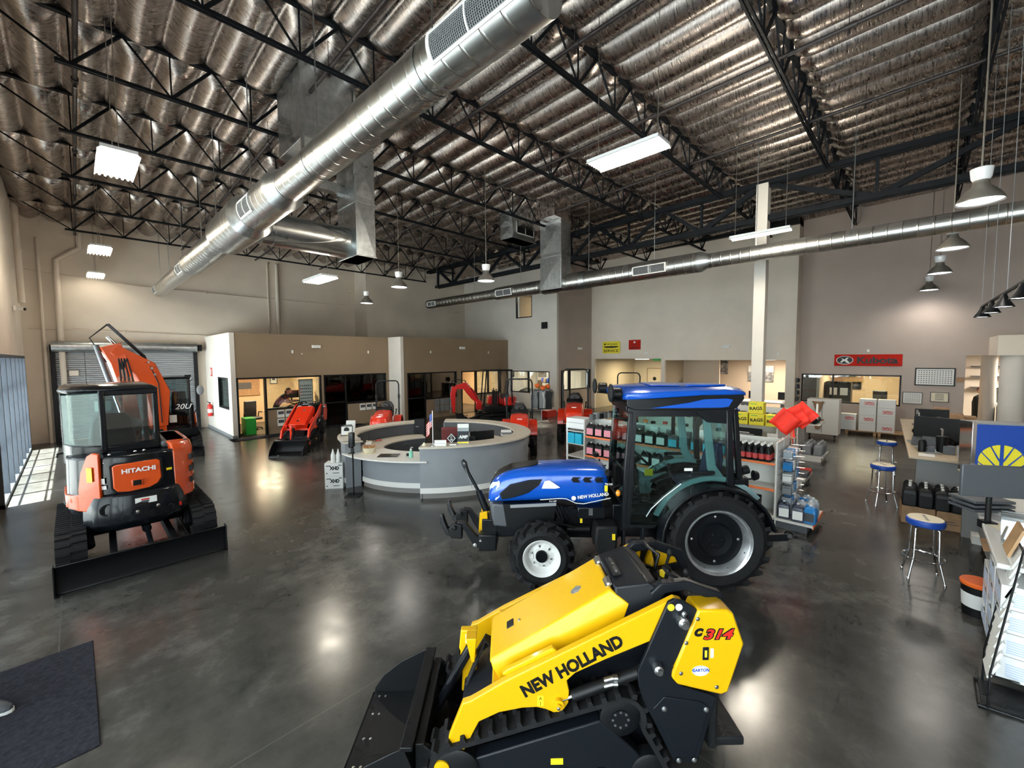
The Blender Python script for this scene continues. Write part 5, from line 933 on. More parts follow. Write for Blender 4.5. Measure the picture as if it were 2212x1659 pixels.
s=sign('small red service sign beside the yellow one','',0,0,1,1,'red') if 0 else sign('small red service sign right of the yellow service sign',10.58,3.46,20.06,.66,.50,'signred'); text('Kubota',.10,(0,-.033,.0),(1,0,0),(0,0,1),'black',s,fit=.3); text('SERVICE',.13,(0,-.033,-.16),(1,0,0),(0,0,1),'black',s,fit=.42,bold=.003); MB().lathe([(.055,-.033),(.055,-.031)],(0,0,.13),'y',20).build('emblem','white',s)
s=sign('large red sign with black lettering and oval emblem above the parts office window',1.445,2.66,20.79,1.97,.44,'signred')
text('Kubota',.33,(.28,-.034,-.01),(1,0,0),(0,0,1),'black',s,fit=1.16,bold=.012)
MB().tube([(-.66+.25*cos(a),-.035,.155*sin(a)) for a in [2*pi*k/36 for k in range(36)]],.012,6,closed=True).build('oval_ring','white',s); MB().lathe([(.24,-.032),(.24,-.030)],ax='y',n=28).build('oval_field','black',s,loc=(-.66,0,0)).scale=(1,1,.62)
e=MB().prism([(-.78,.08),(-.66,.03),(-.60,.10),(-.54,.09),(-.60,.02),(-.50,-.11),(-.60,-.10),(-.67,-.02),(-.76,-.10),(-.80,-.07),(-.72,.02)],-.036,-.032); e.build('emblem','white',s)
# framed charts
def chart(label,x,y,z,w,h,rows,cols,ax='x',hdr=0,fm='black',pm='paper',thick=.03):
    t=thing('framed_chart',label,'framed chart',(x,y,z),-pi/2 if ax=='x' else 0)
    b=MB(); f=.035 if w>.8 else .02
    b.box(-w/2,w/2,-thick,0,-h/2,-h/2+f).box(-w/2,w/2,-thick,0,h/2-f,h/2).box(-w/2,-w/2+f,-thick,0,-h/2,h/2).box(w/2-f,w/2,-thick,0,-h/2,h/2); b.build('frame',fm,t,bevel=.003)
    MB().box(-w/2+f,w/2-f,-.008,-.002,-h/2+f,h/2-f).build('sheet',pm,t)
    b=MB(); W,H=w-2*f-.06,h-2*f-.06-hdr
    for i in range(rows):
        for j in range(cols):
            cx=-W/2+W*(j+.5)/cols; cz=-H/2+H*(i+.5)/rows-hdr/2; a=W/cols*.30; c=H/rows*.2; b.box(cx-a,cx+a,-.010,-.0085,cz-c,cz+c)
    b.build('printed_pictures','dgrey',t)
    return t
chart('large black-framed chart of small pictures on the right wall',20.79,-.385,2.08,1.0,.62,7,13); chart('small framed chart left of the counter, under the large chart',20.79,.15,1.31,.52,.42,7,9,fm='dgrey'); chart('small dark-framed chart behind the counter clutter',20.79,-.53,1.38,.46,.34,7,1,fm='dgrey',pm='cream')
t=thing('wall_notice','small brown notice on the right wall beside the back room opening','notice',(20.79,-1.0,2.0),-pi/2); MB().box(-.09,.09,-.02,0,-.08,.08).build('notice','cardboard',t)
for k,z in enumerate((1.85,1.6,1.35,1.1)):
    t=MB().box(-.15,.15,-.05,0,-.10,.10).cyl((-.1,-.07,-.06),(.1,-.09,.05),.02,n=8).cyl((-.05,-.07,.07),(.1,-.08,-.06),.02,n=8).build('hanging_tool_pack','dgrey',loc=(20.4,3.585,z)); tag(t,'dark hanging tool pack on the narrow wall return, %s from the top'%ORD[k].replace('frontmost','first'),'tool pack',group='tool packs on the wall return')
# ---- interior storefront frames
def sf(n,ax,c,u0,u1,z0,z1,vert,hor,gm='glass'): return frame('window_%d'%n,ax,c,u0,u1,z0,z1,vert,hor,gm,w=.05,d=.12)
b=MB().box(4.02,4.08,17.62,17.76,0,2.18).box(4.92,5.0,17.62,17.76,0,2.18).box(6.97,7.02,17.62,17.76,.93,2.18).box(4.02,7.02,17.62,17.76,2.12,2.18).box(5.0,7.02,17.62,17.76,.93,.99); o=struct(b.build('window_3','black',bevel=.004)); MB().box(5.0,6.97,17.68,17.69,.99,2.12).build('pane','glass',o,smooth=0)
wallp('wall_office_sill','y',17.66,5.0,7.02,0,.93,[],'taupe',.08)
frame('window_4','y',17.70,7.12,9.95,0,2.18,[8.05],[],'darkglass',w=.06,d=.12); wallp('wall_dark_sill','y',17.63,8.1,9.95,0,.93,[],'taupe',.05); struct(MB().box(7.12,8.05,17.62,17.74,.98,1.04).box(8.05,9.95,17.62,17.74,.9,.96).box(8.15,9.0,17.6,17.62,.975,1.0).build('trim_1','black'))
frame('window_5','y',16.68,10.42,13.25,0,2.18,[11.38],[],'darkglass',w=.06,d=.12); wallp('wall_second_sill','y',16.60,11.42,13.22,0,.93,[],'taupe',.05); struct(MB().box(10.42,11.38,16.6,16.72,.98,1.04).box(11.38,13.25,16.6,16.72,.9,.96).build('trim_2','black'))
b=MB().box(13.55,13.61,16.60,16.74,0,2.18).box(14.5,14.58,16.60,16.74,0,2.18).box(16.29,16.35,16.60,16.74,0,2.18).box(13.55,16.35,16.60,16.74,2.12,2.18).box(14.5,16.35,16.6,16.74,.93,.99).box(15.4,15.44,16.6,16.74,.93,2.18); o=struct(b.build('window_6','black',bevel=.004)); MB().box(14.58,16.3,16.66,16.67,.99,2.12).build('pane','glass',o,smooth=0); wallp('wall_third_sill','y',16.62,14.5,16.35,0,.93,[],'taupe',.05)
sf(7,'x',16.99,13.67,16.45,.94,2.12,[15.15],[]); sf(8,'y',13.25,17.3,19.97,1.12,2.18,[],[]); struct(MB().box(17.3,17.36,13.15,13.3,0,2.18).box(18.0,18.06,13.15,13.3,0,2.18).build('trim_3','black'))
sf(9,'x',20.86,.46,3.49,.98,2.11,[2.45],[]); sf(10,'x',17.0,14.85,16.02,4.97,6.4,[],[]); sf(11,'x',3.93,18.05,19.62,1.0,2.18,[],[],'tint')
struct(MB().box(17.0,18.9,14,17,4.6,4.7).box(18.8,18.9,14,17.5,4.6,6.6).box(17.05,18.9,14,17.5,6.5,6.6).build('wall_upper_room','warmwall',smooth=0)); light('AREA','room_light',(17.9,15.5,6.4),25,(1,.85,.65),(.8,.8),(0,0,-1))
# office door leaf, open inward
t=thing('office_door','black-framed glass door standing open inward at the lit corner office','door',(4.10,17.78,0),radians(82)); MB().box(0,.07,-.02,.02,0,2.1).box(.78,.85,-.02,.02,0,2.1).box(0,.85,-.02,.02,0,.15).box(0,.85,-.02,.02,2.0,2.1).box(0,.85,-.02,.02,.95,1.02).build('frame','black',t,bevel=.004); MB().box(.07,.78,-.005,.005,.15,2.0).build('door_glass','glass',t,smooth=0); MB().cyl((.80,-.06,.9),(.80,-.06,1.2),.012,n=8).build('door_handle','steel',t)
# doormats
for i,(x0,x1,y0,y1,l) in enumerate(((3.7,5.6,16.95,17.55,'dark doormat in front of the lit corner office'),(7.3,8.6,17.0,17.55,'dark doormat in front of the dark glazed office door'))): tag(MB().box(x0,x1,y0,y1,0,.012).build('doormat','matfibre',bevel=.004),l,'doormat')
# ---- things in the lit corner office
def ochair(label,loc,rz,m='leather'):
    t=thing('office_chair',label,'chair',loc,rz)
    MB().box(-.25,.25,-.25,.25,.42,.52).build('seat',m,t,bevel=.04,seg=3); MB().prism([(-.24,.50),(-.20,1.15),(-.27,1.18),(-.32,.52)],-.24,.24).build('backrest',m,t,bevel=.04,seg=3)
    MB().cyl((0,0,.1),(0,0,.43),.03,n=12).build('column','black',t); b=MB()
    for k in range(5): a=2*pi*k/5; b.bar((0,0,.12),(.28*cos(a),.28*sin(a),.07),.04).sph((.29*cos(a),.29*sin(a),.035),.033,10,6)
    b.build('wheeled_base','black',t)
    for s in (-1,1): MB().tube([(-.2,s*.27,.5),(-.15,s*.28,.70),(.12,s*.28,.70)],.02,6).build('armrest','black',t)
    return t
ochair('black office chair behind the open doorway of the corner office',(4.95,19.3,0),radians(-80))
t=thing('desk','desk with a pale top in the corner office doorway','desk',(5.75,18.95,0)); MB().box(-.45,.45,-.4,.4,.70,.74).build('tabletop','white',t,bevel=.005); MB().box(-.40,.40,-.35,.35,.08,.70).build('drawer_unit','grey',t,bevel=.01)
tag(MB().box(-.2,.2,-.15,.15,0,.05).box(-.1,.25,-.1,.2,.05,.08).build('paper_pile','paper',loc=(5.6,18.9,.745)),'heap of white papers on the corner office desk','papers')
t=thing('standing_desk_converter','black standing desk converter under the two monitors','desk',(6.35,18.45,0)); MB().box(-.75,.55,-.35,.35,.85,.90).build('desk_surface','black',t); MB().box(-.7,-.6,-.3,.3,0,.85).box(.4,.5,-.3,.3,0,.85).build('leg_frame','black',t); MB().box(-.55,.35,-.25,.2,1.12,1.15).bar((-.45,0,.9),(.25,0,1.12),.04).bar((.25,0,.9),(-.45,0,1.12),.04).build('lift_frame','black',t)
for k,(dx,a,l) in enumerate(((-.22,8,'left black monitor in front of the man in the office'),(.30,20,'right black monitor in the corner office, tilted up'))):
    t=thing('computer_monitor',l,'monitor',(6.35+dx,18.42,1.15),radians(a)); MB().box(-.28,.28,-.02,.02,.12,.42).build('screen_back','black',t,bevel=.01); MB().bar((0,.02,.0),(0,.02,.25),.04).box(-.12,.12,-.06,.12,0,.012).build('stand','black',t)
tag(MB().box(0,.35,0,.6,0,.62).build('storage_bin','green',loc=(4.35,18.0,.012),bevel=.01),'tall green box standing in the office doorway','box')
chart('brown landscape picture in a frame inside the corner office',5.05,21.35,1.68,1.45,.85,1,1,'y',pm='cardboard',fm='wood'); chart('tall black poster board with rows of small pictures in the office window',6.55,18.05,1.45,.55,1.15,7,6,'y',hdr=.15,pm='paper'); chart('small framed picture on the office back wall',6.35,21.35,1.95,.3,.45,1,1,'y',pm='paper')
# brochure holders on the sills
def holders(x,y,z,n,m,label,dark=False):
    for i in range(n):
        for j in range(m):
            t=MB().box(-.12,.12,-.03,0,-.14,.14).box(-.12,.12,-.045,-.03,-.14,-.04).build('brochure_holder','clearplastic' if 0 else ('paper' if not dark else 'grey'),loc=(x+.29*i,y,z-.33*j)); tag(t,label,'brochure holder',group=label+'s')
            if not dark: c=MB().box(-.10,.10,-.048,-.046,-.02,.10).build('brochure_picture','dgrey',t)
holders(5.45,17.65,.75,3,2,'white brochure in a holder under the corner office window'); holders(8.75,17.62,.72,3,1,'white brochure in a holder under the dark office window'); holders(12.0,16.59,.75,4,2,'empty grey brochure holder on the dark second office sill',True)
# ---- person leaning over the desk
def human(t,J,R,m,name='body'):
    me=bpy.data.meshes.new(name); keys=list(J); idx={k:i for i,k in enumerate(keys)}
    me.from_pydata([J[k] for k in keys],[(idx[a],idx[b]) for a,b in R],[]); o=bpy.data.objects.new(name,me); C.objects.link(o); o.parent=t; me.materials.append(M[m]); return o,idx
def skin(o,rad,root=0,lv=2):
    q=o.modifiers.new('skin','SKIN'); q.use_smooth_shade=True; sv=o.data.skin_vertices[0].data if o.data.skin_vertices else None
    for i,r in enumerate(rad): sv[i].radius=(r,r) if not isinstance(r,tuple) else r
    sv[root].use_root=True; u=o.modifiers.new('s','SUBSURF'); u.levels=1; u.render_levels=lv
t=thing('person','person in a dark polo shirt with glasses leaning over the office desk','person',(5.55,18.55,0),radians(-25))
J={'pel':(0,0,.98),'w1':(.10,0,1.12),'w2':(.22,0,1.24),'chest':(.33,0,1.34),'neck':(.43,0,1.43),'shL':(.34,.17,1.38),'shR':(.34,-.17,1.38),'uL':(.42,.24,1.22),'uR':(.42,-.24,1.22),'hipL':(0,.10,.92),'hipR':(0,-.10,.92),'kL':(.03,.12,.50),'kR':(.03,-.12,.50),'aL':(-.02,.13,.10),'aR':(-.02,-.13,.10)}
o,ix=human(t,J,[('pel','w1'),('w1','w2'),('w2','chest'),('chest','neck'),('chest','shL'),('chest','shR'),('shL','uL'),('shR','uR'),('pel','hipL'),('pel','hipR'),('hipL','kL'),('hipR','kR'),('kL','aL'),('kR','aR')],'shirt','clothed_body')
skin(o,[(.17,.13),(.165,.14),(.17,.14),(.16,.13),.075,.08,.08,.062,.062,.10,.10,.075,.075,.06,.06])
for s in (1,-1):
    MB().tube([(.41,s*.24,1.24),(.46,s*.25,1.13),(.55,s*.20,1.13),(.66,s*.13,1.17)],[.05,.045,.04,.028],12).build('forearm','skin',t)
    h=MB().sph((.70,s*.12,1.18),(.045,.035,.018),12,8)
    for k in range(4): h.tube([(.73,s*.12-.024+.016*k,1.18),(.765,s*.12-.026+.017*k,1.18),(.785,s*.12-.026+.017*k,1.165)],[.008,.008,.006],6)
    h.tube([(.69,s*.12-s*.03,1.18),(.72,s*.12-s*.05,1.17)],.009,6); h.build('hand','skin',t)
    MB().sph((.05,s*.13,.05),(.14,.05,.05),12,8).build('shoe','black',t)
hd=MB().sph((.50,0,1.56),(.098,.078,.118),18,14).tube([(.42,0,1.42),(.48,0,1.50)],.055,12).prism([(.585,1.57),(.62,1.535),(.585,1.525)],-.014,.014).sph((.49,.08,1.555),(.02,.012,.03),8,6).sph((.49,-.08,1.555),(.02,.012,.03),8,6).build('head','skin',t,smooth=60)
dm('hair',(.10,.055,.03),.8); MB().loft([[(.485+.106*cos(a)*c-.012,.085*sin(a)*c,1.575+z) for a in [2*pi*k/18 for k in range(18)]] for c,z in ((1,.01),(.97,.05),(.8,.09),(.5,.117),(.1,.128))]).build('hair','hair',hd); MB().sph((.565,0,1.49),(.035,.05,.035),10,8).build('beard','grey',hd)
g=MB()
for s in (1,-1): g.tube([(.598,s*.034+.022*cos(a),1.575+.017*sin(a)) for a in [2*pi*k/12 for k in range(12)]],.003,4,closed=True).bar((.595,s*.056,1.58),(.50,s*.082,1.575),.004)
g.build('glasses','black',hd); MB().sph((.588,.033,1.575),.009).sph((.588,-.033,1.575),.009).build('eyes','black',hd); MB().box(.59,.596,-.022,.022,1.505,1.512).build('mouth','pink',hd)
# ---- other rooms
chart('framed certificate on the corner office wall seen through the alcove window',19.88,15.2,1.9,.35,.45,1,1,pm='dgrey'); chart('framed certificate beside the window mullion in the alcove',18.1,17.45,1.9,.3,.42,1,1,'y',pm='dgrey'); chart('picture on the wall behind the pale inner wall window',19.88,16.6,1.9,.6,.5,1,1,pm='grey'); chart('corkboard in the lit office behind the red excavator',15.2,20.35,1.5,.8,.8,1,1,'y',pm='wood',fm='wood')
t=thing('printer','black printer on a dark cabinet in the lit office behind the red excavator','printer',(13.95,18.9,0)); MB().box(-.35,.35,-.3,.3,0,1.1).build('cabinet','black',t,bevel=.01); MB().box(-.28,.28,-.25,.25,1.1,1.45).box(-.2,.2,-.28,-.25,1.2,1.24).build('printer_body','blackmat',t,bevel=.03)
t=thing('bookshelf','dark shelf with books seen in the inner office window','shelf',(19.2,15.6,0)); MB().box(-.2,.2,-.6,.6,1.35,1.38).box(-.2,.2,-.6,.6,1.0,1.03).box(-.2,.2,-.62,-.6,0,1.5).box(-.2,.2,.6,.62,0,1.5).build('shelf_boards','black',t)
for k in range(6): tag(MB().box(-.1,.1,-.03,.03,0,.2+.03*(k%3)).build('book',['dgrey','cardboard','blue'][k%3],loc=(19.15,15.2+.15*k,1.38)),'book standing on the dark shelf in the inner office','book',group='books on the inner office shelf')
tag(MB().sph((0,0,.15),(.5,.3,.15),16,8).sph((.2,.1,.22),(.3,.2,.12),12,8).build('blanket_heap','blackmat',loc=(17.6,15.9,.8)),'dark heap on the desk behind the inner window','heap')
dm('photo_bw',(.25,.25,.25),.5,noise=.9,nscale=5)
t=thing('wall_picture','black and white photograph of people in hats in the beige room','picture',(25.45,8.35,2.25),-pi/2); MB().box(-.62,.62,-.03,0,-.42,.42).build('print','photo_bw',t)
t=thing('wall_picture','black and white photograph of a car in the beige room, partly behind the column','picture',(25.45,6.1,1.9),-pi/2); MB().box(-.6,.6,-.03,0,-.42,.42).build('print','photo_bw',t); MB().box(-.6,.6,-.032,-.03,.1,.42).build('sky_area','paper',t)
t=thing('hall_door','pale door with a round black sign in the rear hallway','door',(24.57,11.6,0),-pi/2); MB().box(-.45,.45,-.04,0,0,2.1).build('door_leaf','hallwall',t,bevel=.004); MB().lathe([(.11,-.05),(.11,-.04)],(-.0,0,1.5),'y',20).build('round_sign','black',t); MB().sph((.38,-.07,1.0),.03).build('door_knob','steel',t); struct(MB().box(24.52,24.6,11.1,11.15,0,2.15).box(24.52,24.6,12.05,12.1,0,2.15).box(24.52,24.6,11.1,12.1,2.1,2.15).build('trim_4','taupe'))
t=thing('water_cooler','tall white refrigerator at the side of the rear hallway','refrigerator',(23.9,9.45,0)); MB().box(-.3,.3,-.3,.3,0,1.85).build('cabinet','white',t,bevel=.02); MB().box(-.32,-.3,-.25,-.22,.8,1.4).build('door_handle','grey',t)
struct(MB().box(24.5,24.6,10.1,10.8,0,2.1).build('door_2','cream')); tag(MB().box(-.02,0,-.25,.25,-.09,.09).build('exit_sign','green',loc=(20.6,9.6,2.72)),'small green exit sign under the hallway ceiling','exit sign')
tag(MB().lathe([(.0,0),(.16,.02),(.19,.22),(.17,.22),(.0,.05)],n=18).sph((0,0,.36),(.2,.2,.2),14,9).build('hard_hat_display','blue',loc=(22.9,8.0,1.4)),'blue rounded object on a shelf in the beige room','display'); t=thing('shelf_unit','tall shelf under the blue object in the beige room','shelf',(22.9,8.0,0)); MB().box(-.3,.3,-.9,.3,0,1.4).build('cabinet','cream',t,bevel=.01)
struct(MB().box(25.4,25.5,3.4,4.2,0,2.1).build('door_3','blackmat')); 
t=thing('desk','office desk with clutter beyond the beige room opening','desk',(22.2,4.9,0)); MB().box(-.5,.5,-1.0,1.2,.7,.75).build('tabletop','white',t); MB().box(-.45,.45,-.9,-.5,0,.7).box(-.45,.45,.7,1.1,0,.7).build('drawer_unit','grey',t)
for k,(y,l) in enumerate(((4.3,'right'),(5.5,'left'))): t=thing('computer_monitor','black monitor on the desk past the column, %s one'%l,'monitor',(22.2,y,.75)); MB().box(-.02,.02,-.3,.3,.1,.45).build('screen','black',t,bevel=.01); MB().box(-.1,.1,-.1,.1,0,.02).box(-.02,.02,-.03,.03,0,.2).build('stand','black',t)
# parts office behind the glass
t=thing('bookshelf','dark bookshelf with binders in the parts office at its left','shelf',(23.0,3.35,0) if 0 else (22.4,2.45,0)); MB().box(-.3,.3,-.45,.40,0,1.75).build('cabinet','black',t,bevel=.01); MB().box(-.32,-.30,-.35,-.1,1.2,1.5).box(-.32,-.3,.0,.25,1.2,1.5).build('papers','paper',t)
chart('brown desert picture on the parts office back wall',24.45,2.35,1.95,1.1,.6,1,1,pm='cardboard',fm='wood'); chart('second brown picture high on the parts office wall',24.45,.85,2.2,1.2,.5,1,1,pm='grey',fm='wood'); chart('small black plaque on the parts office wall',24.45,2.05,1.5,.4,.35,1,1,pm='blackmat')
ochair('black office chair low behind the parts office glass',(22.3,1.2,.25),radians(160))
# back room at far right: round columns, shelf with paper rolls, counter, screen
struct(MB().cyl((22.3,-1.75,0),(22.3,-1.75,2.95),.2,n=28).build('wall_round_column_far','wallw')); struct(MB().cyl((19.0,-1.98,0),(19.0,-1.98,2.82),.28,n=32).build('wall_round_column_near','wallw')); struct(MB().box(18.6,20.8,-7,-1.6,2.82,3.4).build('wall_parts_soffit','wall',smooth=0))
t=thing('wall_shelf','wall shelves with white paper rolls in the back room','shelf',(25.3,-2.4,1.5)); MB().box(-.2,.15,-.9,.9,0,.04).box(-.2,.15,-.9,.9,.45,.49).box(-.2,.15,-.9,.9,.85,.89).build('shelf_boards','dgrey',t)
for k in range(6): tag(MB().cyl((-.3,0,.06),(.1,0,.06),.06,n=12).build('paper_roll','paper',loc=(25.3,-2.05-.14*(k%3),[1.54,1.99][k//3])),'white paper roll on the back room shelf','paper roll',group='paper rolls on the back room shelf')
t=thing('back_counter','black fronted counter with white top in the back room','counter',(22.25,-3.15,0)); MB().box(-.3,.3,-1.4,1.15,0,1.05).build('cabinet','blackmat',t); MB().box(-.36,.36,-1.46,1.17,1.05,1.10).build('countertop','white',t,bevel=.01)
t=thing('neon_screen','black screen with pale curved neon lines on the back counter','screen',(22.05,-2.45,1.1),-pi/2); MB().box(-.5,.5,-.03,.03,.10,.48).box(-.1,.1,-.08,.08,0,.02).box(-.03,.03,-.02,.02,0,.2).build('screen','screen',t); dm('neon',(.5,.9,.8),.5,emit=2.5); dm('neonw',(.9,.85,.5),.5,emit=2.5)
MB().tube([(.0,-.04,.16),(.15,-.04,.26),(.28,-.04,.38),(.10,-.04,.40),(-.05,-.04,.30),(.02,-.04,.18),(.15,-.04,.17)],.012,6).build('neon_line','neon',t); MB().tube([(-.22,-.04,.42),(-.12,-.04,.32),(-.14,-.04,.18)],.012,6).build('neon_line','neonw',t)
t=thing('person','person with dark red hair seated low behind the back counter screen','person',(22.9,-1.62,0)); MB().tube([(0,0,.5),(0,0,1.1),(0,0,1.3),(0,0,1.38)],[.18,.2,.16,.06],14).build('body','shirt',t); hh=MB().sph((-.03,0,1.52),(.09,.075,.11),14,10).build('head','skin',t); dm('redhair',(.12,.02,.02),.8); MB().sph((.01,0,1.56),(.10,.09,.11),14,10).build('hair','redhair',hh)
# track lights
t=thing('track_light_rail','black track light rail hanging high at the right edge','track light',(12.0,-.80,3.70))
MB().bar((0,0,.05),(-4.4,-.10,.05),.035,.03).build('rail','black',t)
for f_ in (.03,.28,.55,.85):
    p=V((-4.4*f_,-.10*f_,.05)); MB().lathe([(.12,-.20),(.06,-.10),(.03,-.02),(.03,0)],p,'z',16,cap=False).build('spot_head','black',t); MB().lathe([(.11,-.19),(.0,-.185)],p,'z',16).build('lamp_disc','lampdisc',t)
for f_ in (.0,.3,.6,.9): p=V((-4.4*f_,-.10*f_,.05)); MB().cyl(p,(p.x,p.y,4.75),.004,n=5).build('cable','grey',t)
# ================================================================ reception desk (local +x = left of picture, +y toward the camera)
DC=(6.01,8.34,0); DA=radians(135)
desk=thing('reception_desk','large oval grey reception desk with pale beige counter in the middle of the floor','reception desk',DC,DA)
def ep(th,k=0,z=0):
    a=2.26-k; b=(1.75 if sin(th)>0 else 2.15)-k; return (a*cos(th),b*sin(th),z)
def band(a0,a1,k0,k1,z0,z1,nm,m,n=40,bev=.0,par=None):
    A=[radians(a0+(a1-a0)*i/n) for i in range(n+1)]
    return MB().loft([[ep(t,k0,z0),ep(t,k0,z1),ep(t,k1,z1),ep(t,k1,z0)] for t in A]).build(nm,m,par or desk,bevel=bev,smooth=40)
dm('strip',(.70,.69,.66),.45); dm('kick',(.20,.19,.18),.5)
for nm,(a0,a1) in dict(right=(88,272),left=(-70,32)).items():
    band(a0,a1,.05,.12,.22,1.03,'front_panel','lam_grey'); band(a0,a1,.04,.13,.11,.22,'white_band','strip'); band(a0,a1,.07,.14,0,.11,'kick_plate','kick'); band(a0,a1,-.02,.40,1.03,1.075,'counter_top','lam_top',bev=.008)
    band(a0,a1,.34,.38,.76,1.03,'inner_riser','dgrey'); band(a0+2,a1-2,.36,1.0,.715,.75,'work_surface','lam_top',bev=.005)
    for e in (a0,a1): t_=radians(e); MB().loft([[ep(t_,.05,z),ep(t_,.38,z),ep(t_+.012,.38,z),ep(t_+.012,.05,z)] for z in (.0,1.03)]).build('end_panel','lam_grey',desk)
band(-68,30,.98,1.0,.05,.71,'cabinet_front','dgrey',8); band(92,268,.98,1.0,.05,.71,'cabinet_front','dgrey',14)
for a in (-60,-45,-30,-12,4):
    t_=radians(a); p=V(ep(t_,1.0,.6)); q=V(ep(t_+.12,1.0,.6)); MB().bar(p+(q-p)*.3-p*.02,p+(q-p)*.7-p*.02,.02).build('drawer_handle','steel',desk)
band(34,86,.40,.46,.22,.72,'recess_panel','lam_grey',20); band(34,86,.39,.47,.11,.22,'white_band','strip',20); band(34,86,.42,.48,0,.11,'kick_plate','kick',20); band(30,92,-.0,.95,.745,.775,'low_counter','strip',24,.008)
band(26,36,.0,.40,1.0,1.03,'ledge','lam_top',6,.004)
def onp(th,k,z): # world point on the counter
    v=MX.Rotation(DA,4,'Z')@V(ep(radians(th),k,z)); return (v.x+DC[0],v.y+DC[1],z)
def local_th(x,y):
    v=MX.Rotation(-DA,4,'Z')@V((x-DC[0],y-DC[1],0)); return v
FC=radians(45) # facing the camera: local -y of an item points to the camera when rz = -45 deg
RZ=radians(-45)
CT=1.076
# flag
t=thing('table_flag','small striped flag on a thin pole standing on the front counter','flag',(*onp(95,.12,0)[:2],CT)); MB().lathe([(.0,0),(.07,0),(.07,.012),(.01,.02),(.008,.70),(.004,.72)],n=16).build('flagpole','steel',t)
fl_=MB(); mt=[]; n=13
for i in range(n): # stripes hang along the pole, draped
    z0=.62-.30*i/n; 
    pass
fl_.c=0
for i in range(13):
    fl_.c=i%2
    R=[]
    for j in range(9): s=j/8; x=-.02-.10*s-.02*sin(7*s); y=.025*sin(9*s)*s; z=.66-.034*i*.62-.22*s; R.append([(x,y,z),(x,y+.004,z),(x-.0,y+.004,z-.022),(x,y,z-.022)])
    fl_.loft(R)
    fl_.m=fl_.m[:-0] if 0 else fl_.m
fl_.build('flag_cloth',['red','white'],t)
MB().loft([[(x,-.004+.025*sin(9*s)*s,z+.004),(x,.008+.025*sin(9*s)*s,z+.004),(x,.008+.025*sin(9*s)*s,z-.145),(x,-.004+.025*sin(9*s)*s,z-.145)] for s in (0,.125,.25,.375) for x,z in [(-.02-.10*s-.02*sin(7*s),.66-.22*s)]]).build('flag_canton','blue',t); t.rotation_euler=(0,0,radians(135)); t.rotation_euler=(0,0,radians(-45))
# cards, diamond sign, ad stand, tape
tag(MB().box(-.12,.12,-.01,.01,0,.11).box(-.12,.12,-.06,-.01,0,.05).box(-.10,-.04,-.013,-.01,.06,.10).box(-.02,.04,-.013,-.01,.06,.10).build('business_card_holder','paper',loc=(*onp(99,.12,0)[:2],CT)),'white business card holder on the front counter right of the flag','card holder').rotation_euler=(0,0,RZ)
t=thing('diamond_sign','black diamond-shaped sign with white symbol on the counter','sign',(*onp(105,.12,0)[:2],CT),RZ); MB().prism([(0,.03),(.10,.14),(0,.25),(-.10,.14)],-.006,.006).build('sign_panel','black',t); MB().prism([(0,.045),(.085,.14),(0,.235),(-.085,.14)],-.009,-.006).build('white_border','white',t); MB().prism([(0,.06),(.072,.14),(0,.22),(-.072,.14)],-.011,-.008).build('sign_field','black',t); text('C\n28',.055,(0,-.012,.14),(1,0,0),(0,0,1),'white',t); MB().bx((.03,-.02,.012),(.14,.03,.02)).build('base','white',t)
t=thing('advertising_stand','clear brochure stand with dark front and large white letters','brochure stand',(*onp(112,.16,0)[:2],CT),RZ); MB().box(-.12,.12,-.03,.05,0,.34).build('holder_body','clearplastic',t); MB().box(-.115,.115,-.034,-.03,.06,.27).build('dark_card','screen',t); MB().box(-.115,.115,-.02,.0,.27,.42).build('brochures','paper',t); text('AMP',.09,(0,-.037,.15),(1,0,0),(0,0,1),'white',t,bold=.004,shear=.2); MB().box(-.115,.115,-.035,-.03,.02,.05).build('yellow_strip','yellow',t)
tag(MB().lathe([(.0,0),(.035,0),(.035,.03),(.015,.04),(.015,.06),(.0,.06)],n=14).build('tape_dispenser','cream',loc=(*onp(90,.15,0)[:2],CT)),'small cream tape dispenser at the left end of the front counter','dispenser')
# left counter items
t=thing('leaflet_stand','white leaflet in a clear stand on the left counter','leaflet stand',(*onp(-3,.15,0)[:2],CT),RZ); MB().prism([(-.02,0),(.03,0),(.06,.27),(.05,.27)],-.11,.11,'x').build('leaflet','paper',t)
for k,(th,w,m,l) in enumerate(((9,.10,'paper','grey printed leaflet frame beside the black frame'),(15,.13,'black','black framed leaflet with a round white symbol'))):
    t=thing('leaflet_display',l,'leaflet display',(*onp(th,.18,0)[:2],CT),RZ+.2); MB().prism([(0,0),(.02,0),(.07,.22),(.05,.22)],-w,w,'x').build('frame','black',t); MB().prism([(-.003,.02),(.003,.02),(.049,.205),(.043,.205)],-w+.015,w-.015,'x').build('sheet','paper',t)
    if k: MB().lathe([(.06,-.0),(.06,.004)],(0,.018,.135),'y',20).build('round_symbol','black',t)
t=thing('flower_pot','yellow sunflowers in a white pot at the end of the left counter','flowers',(*onp(31,.2,0)[:2],1.031)); MB().lathe([(.0,0),(.05,0),(.065,.09),(.06,.09),(.0,.02)],n=20).build('pot','white',t)
f=MB(); g=MB()
for k in range(9):
    a=2*pi*k/7; r=.055+.02*(k%2); c=V((r*cos(a),r*sin(a),.13+.02*(k%3))) if k<7 else V((.02*(k-7.5),0,.17))
    for j in range(10): b=2*pi*j/10; f.add([tuple(c),tuple(c+V((.035*cos(b-.2),.035*sin(b-.2),.012))),tuple(c+V((.045*cos(b),.045*sin(b),.006))),tuple(c+V((.035*cos(b+.2),.035*sin(b+.2),.012)))],[(0,1,2,3)])
    g.sph(tuple(c+V((0,0,.008))),(.016,.016,.012),8,5)
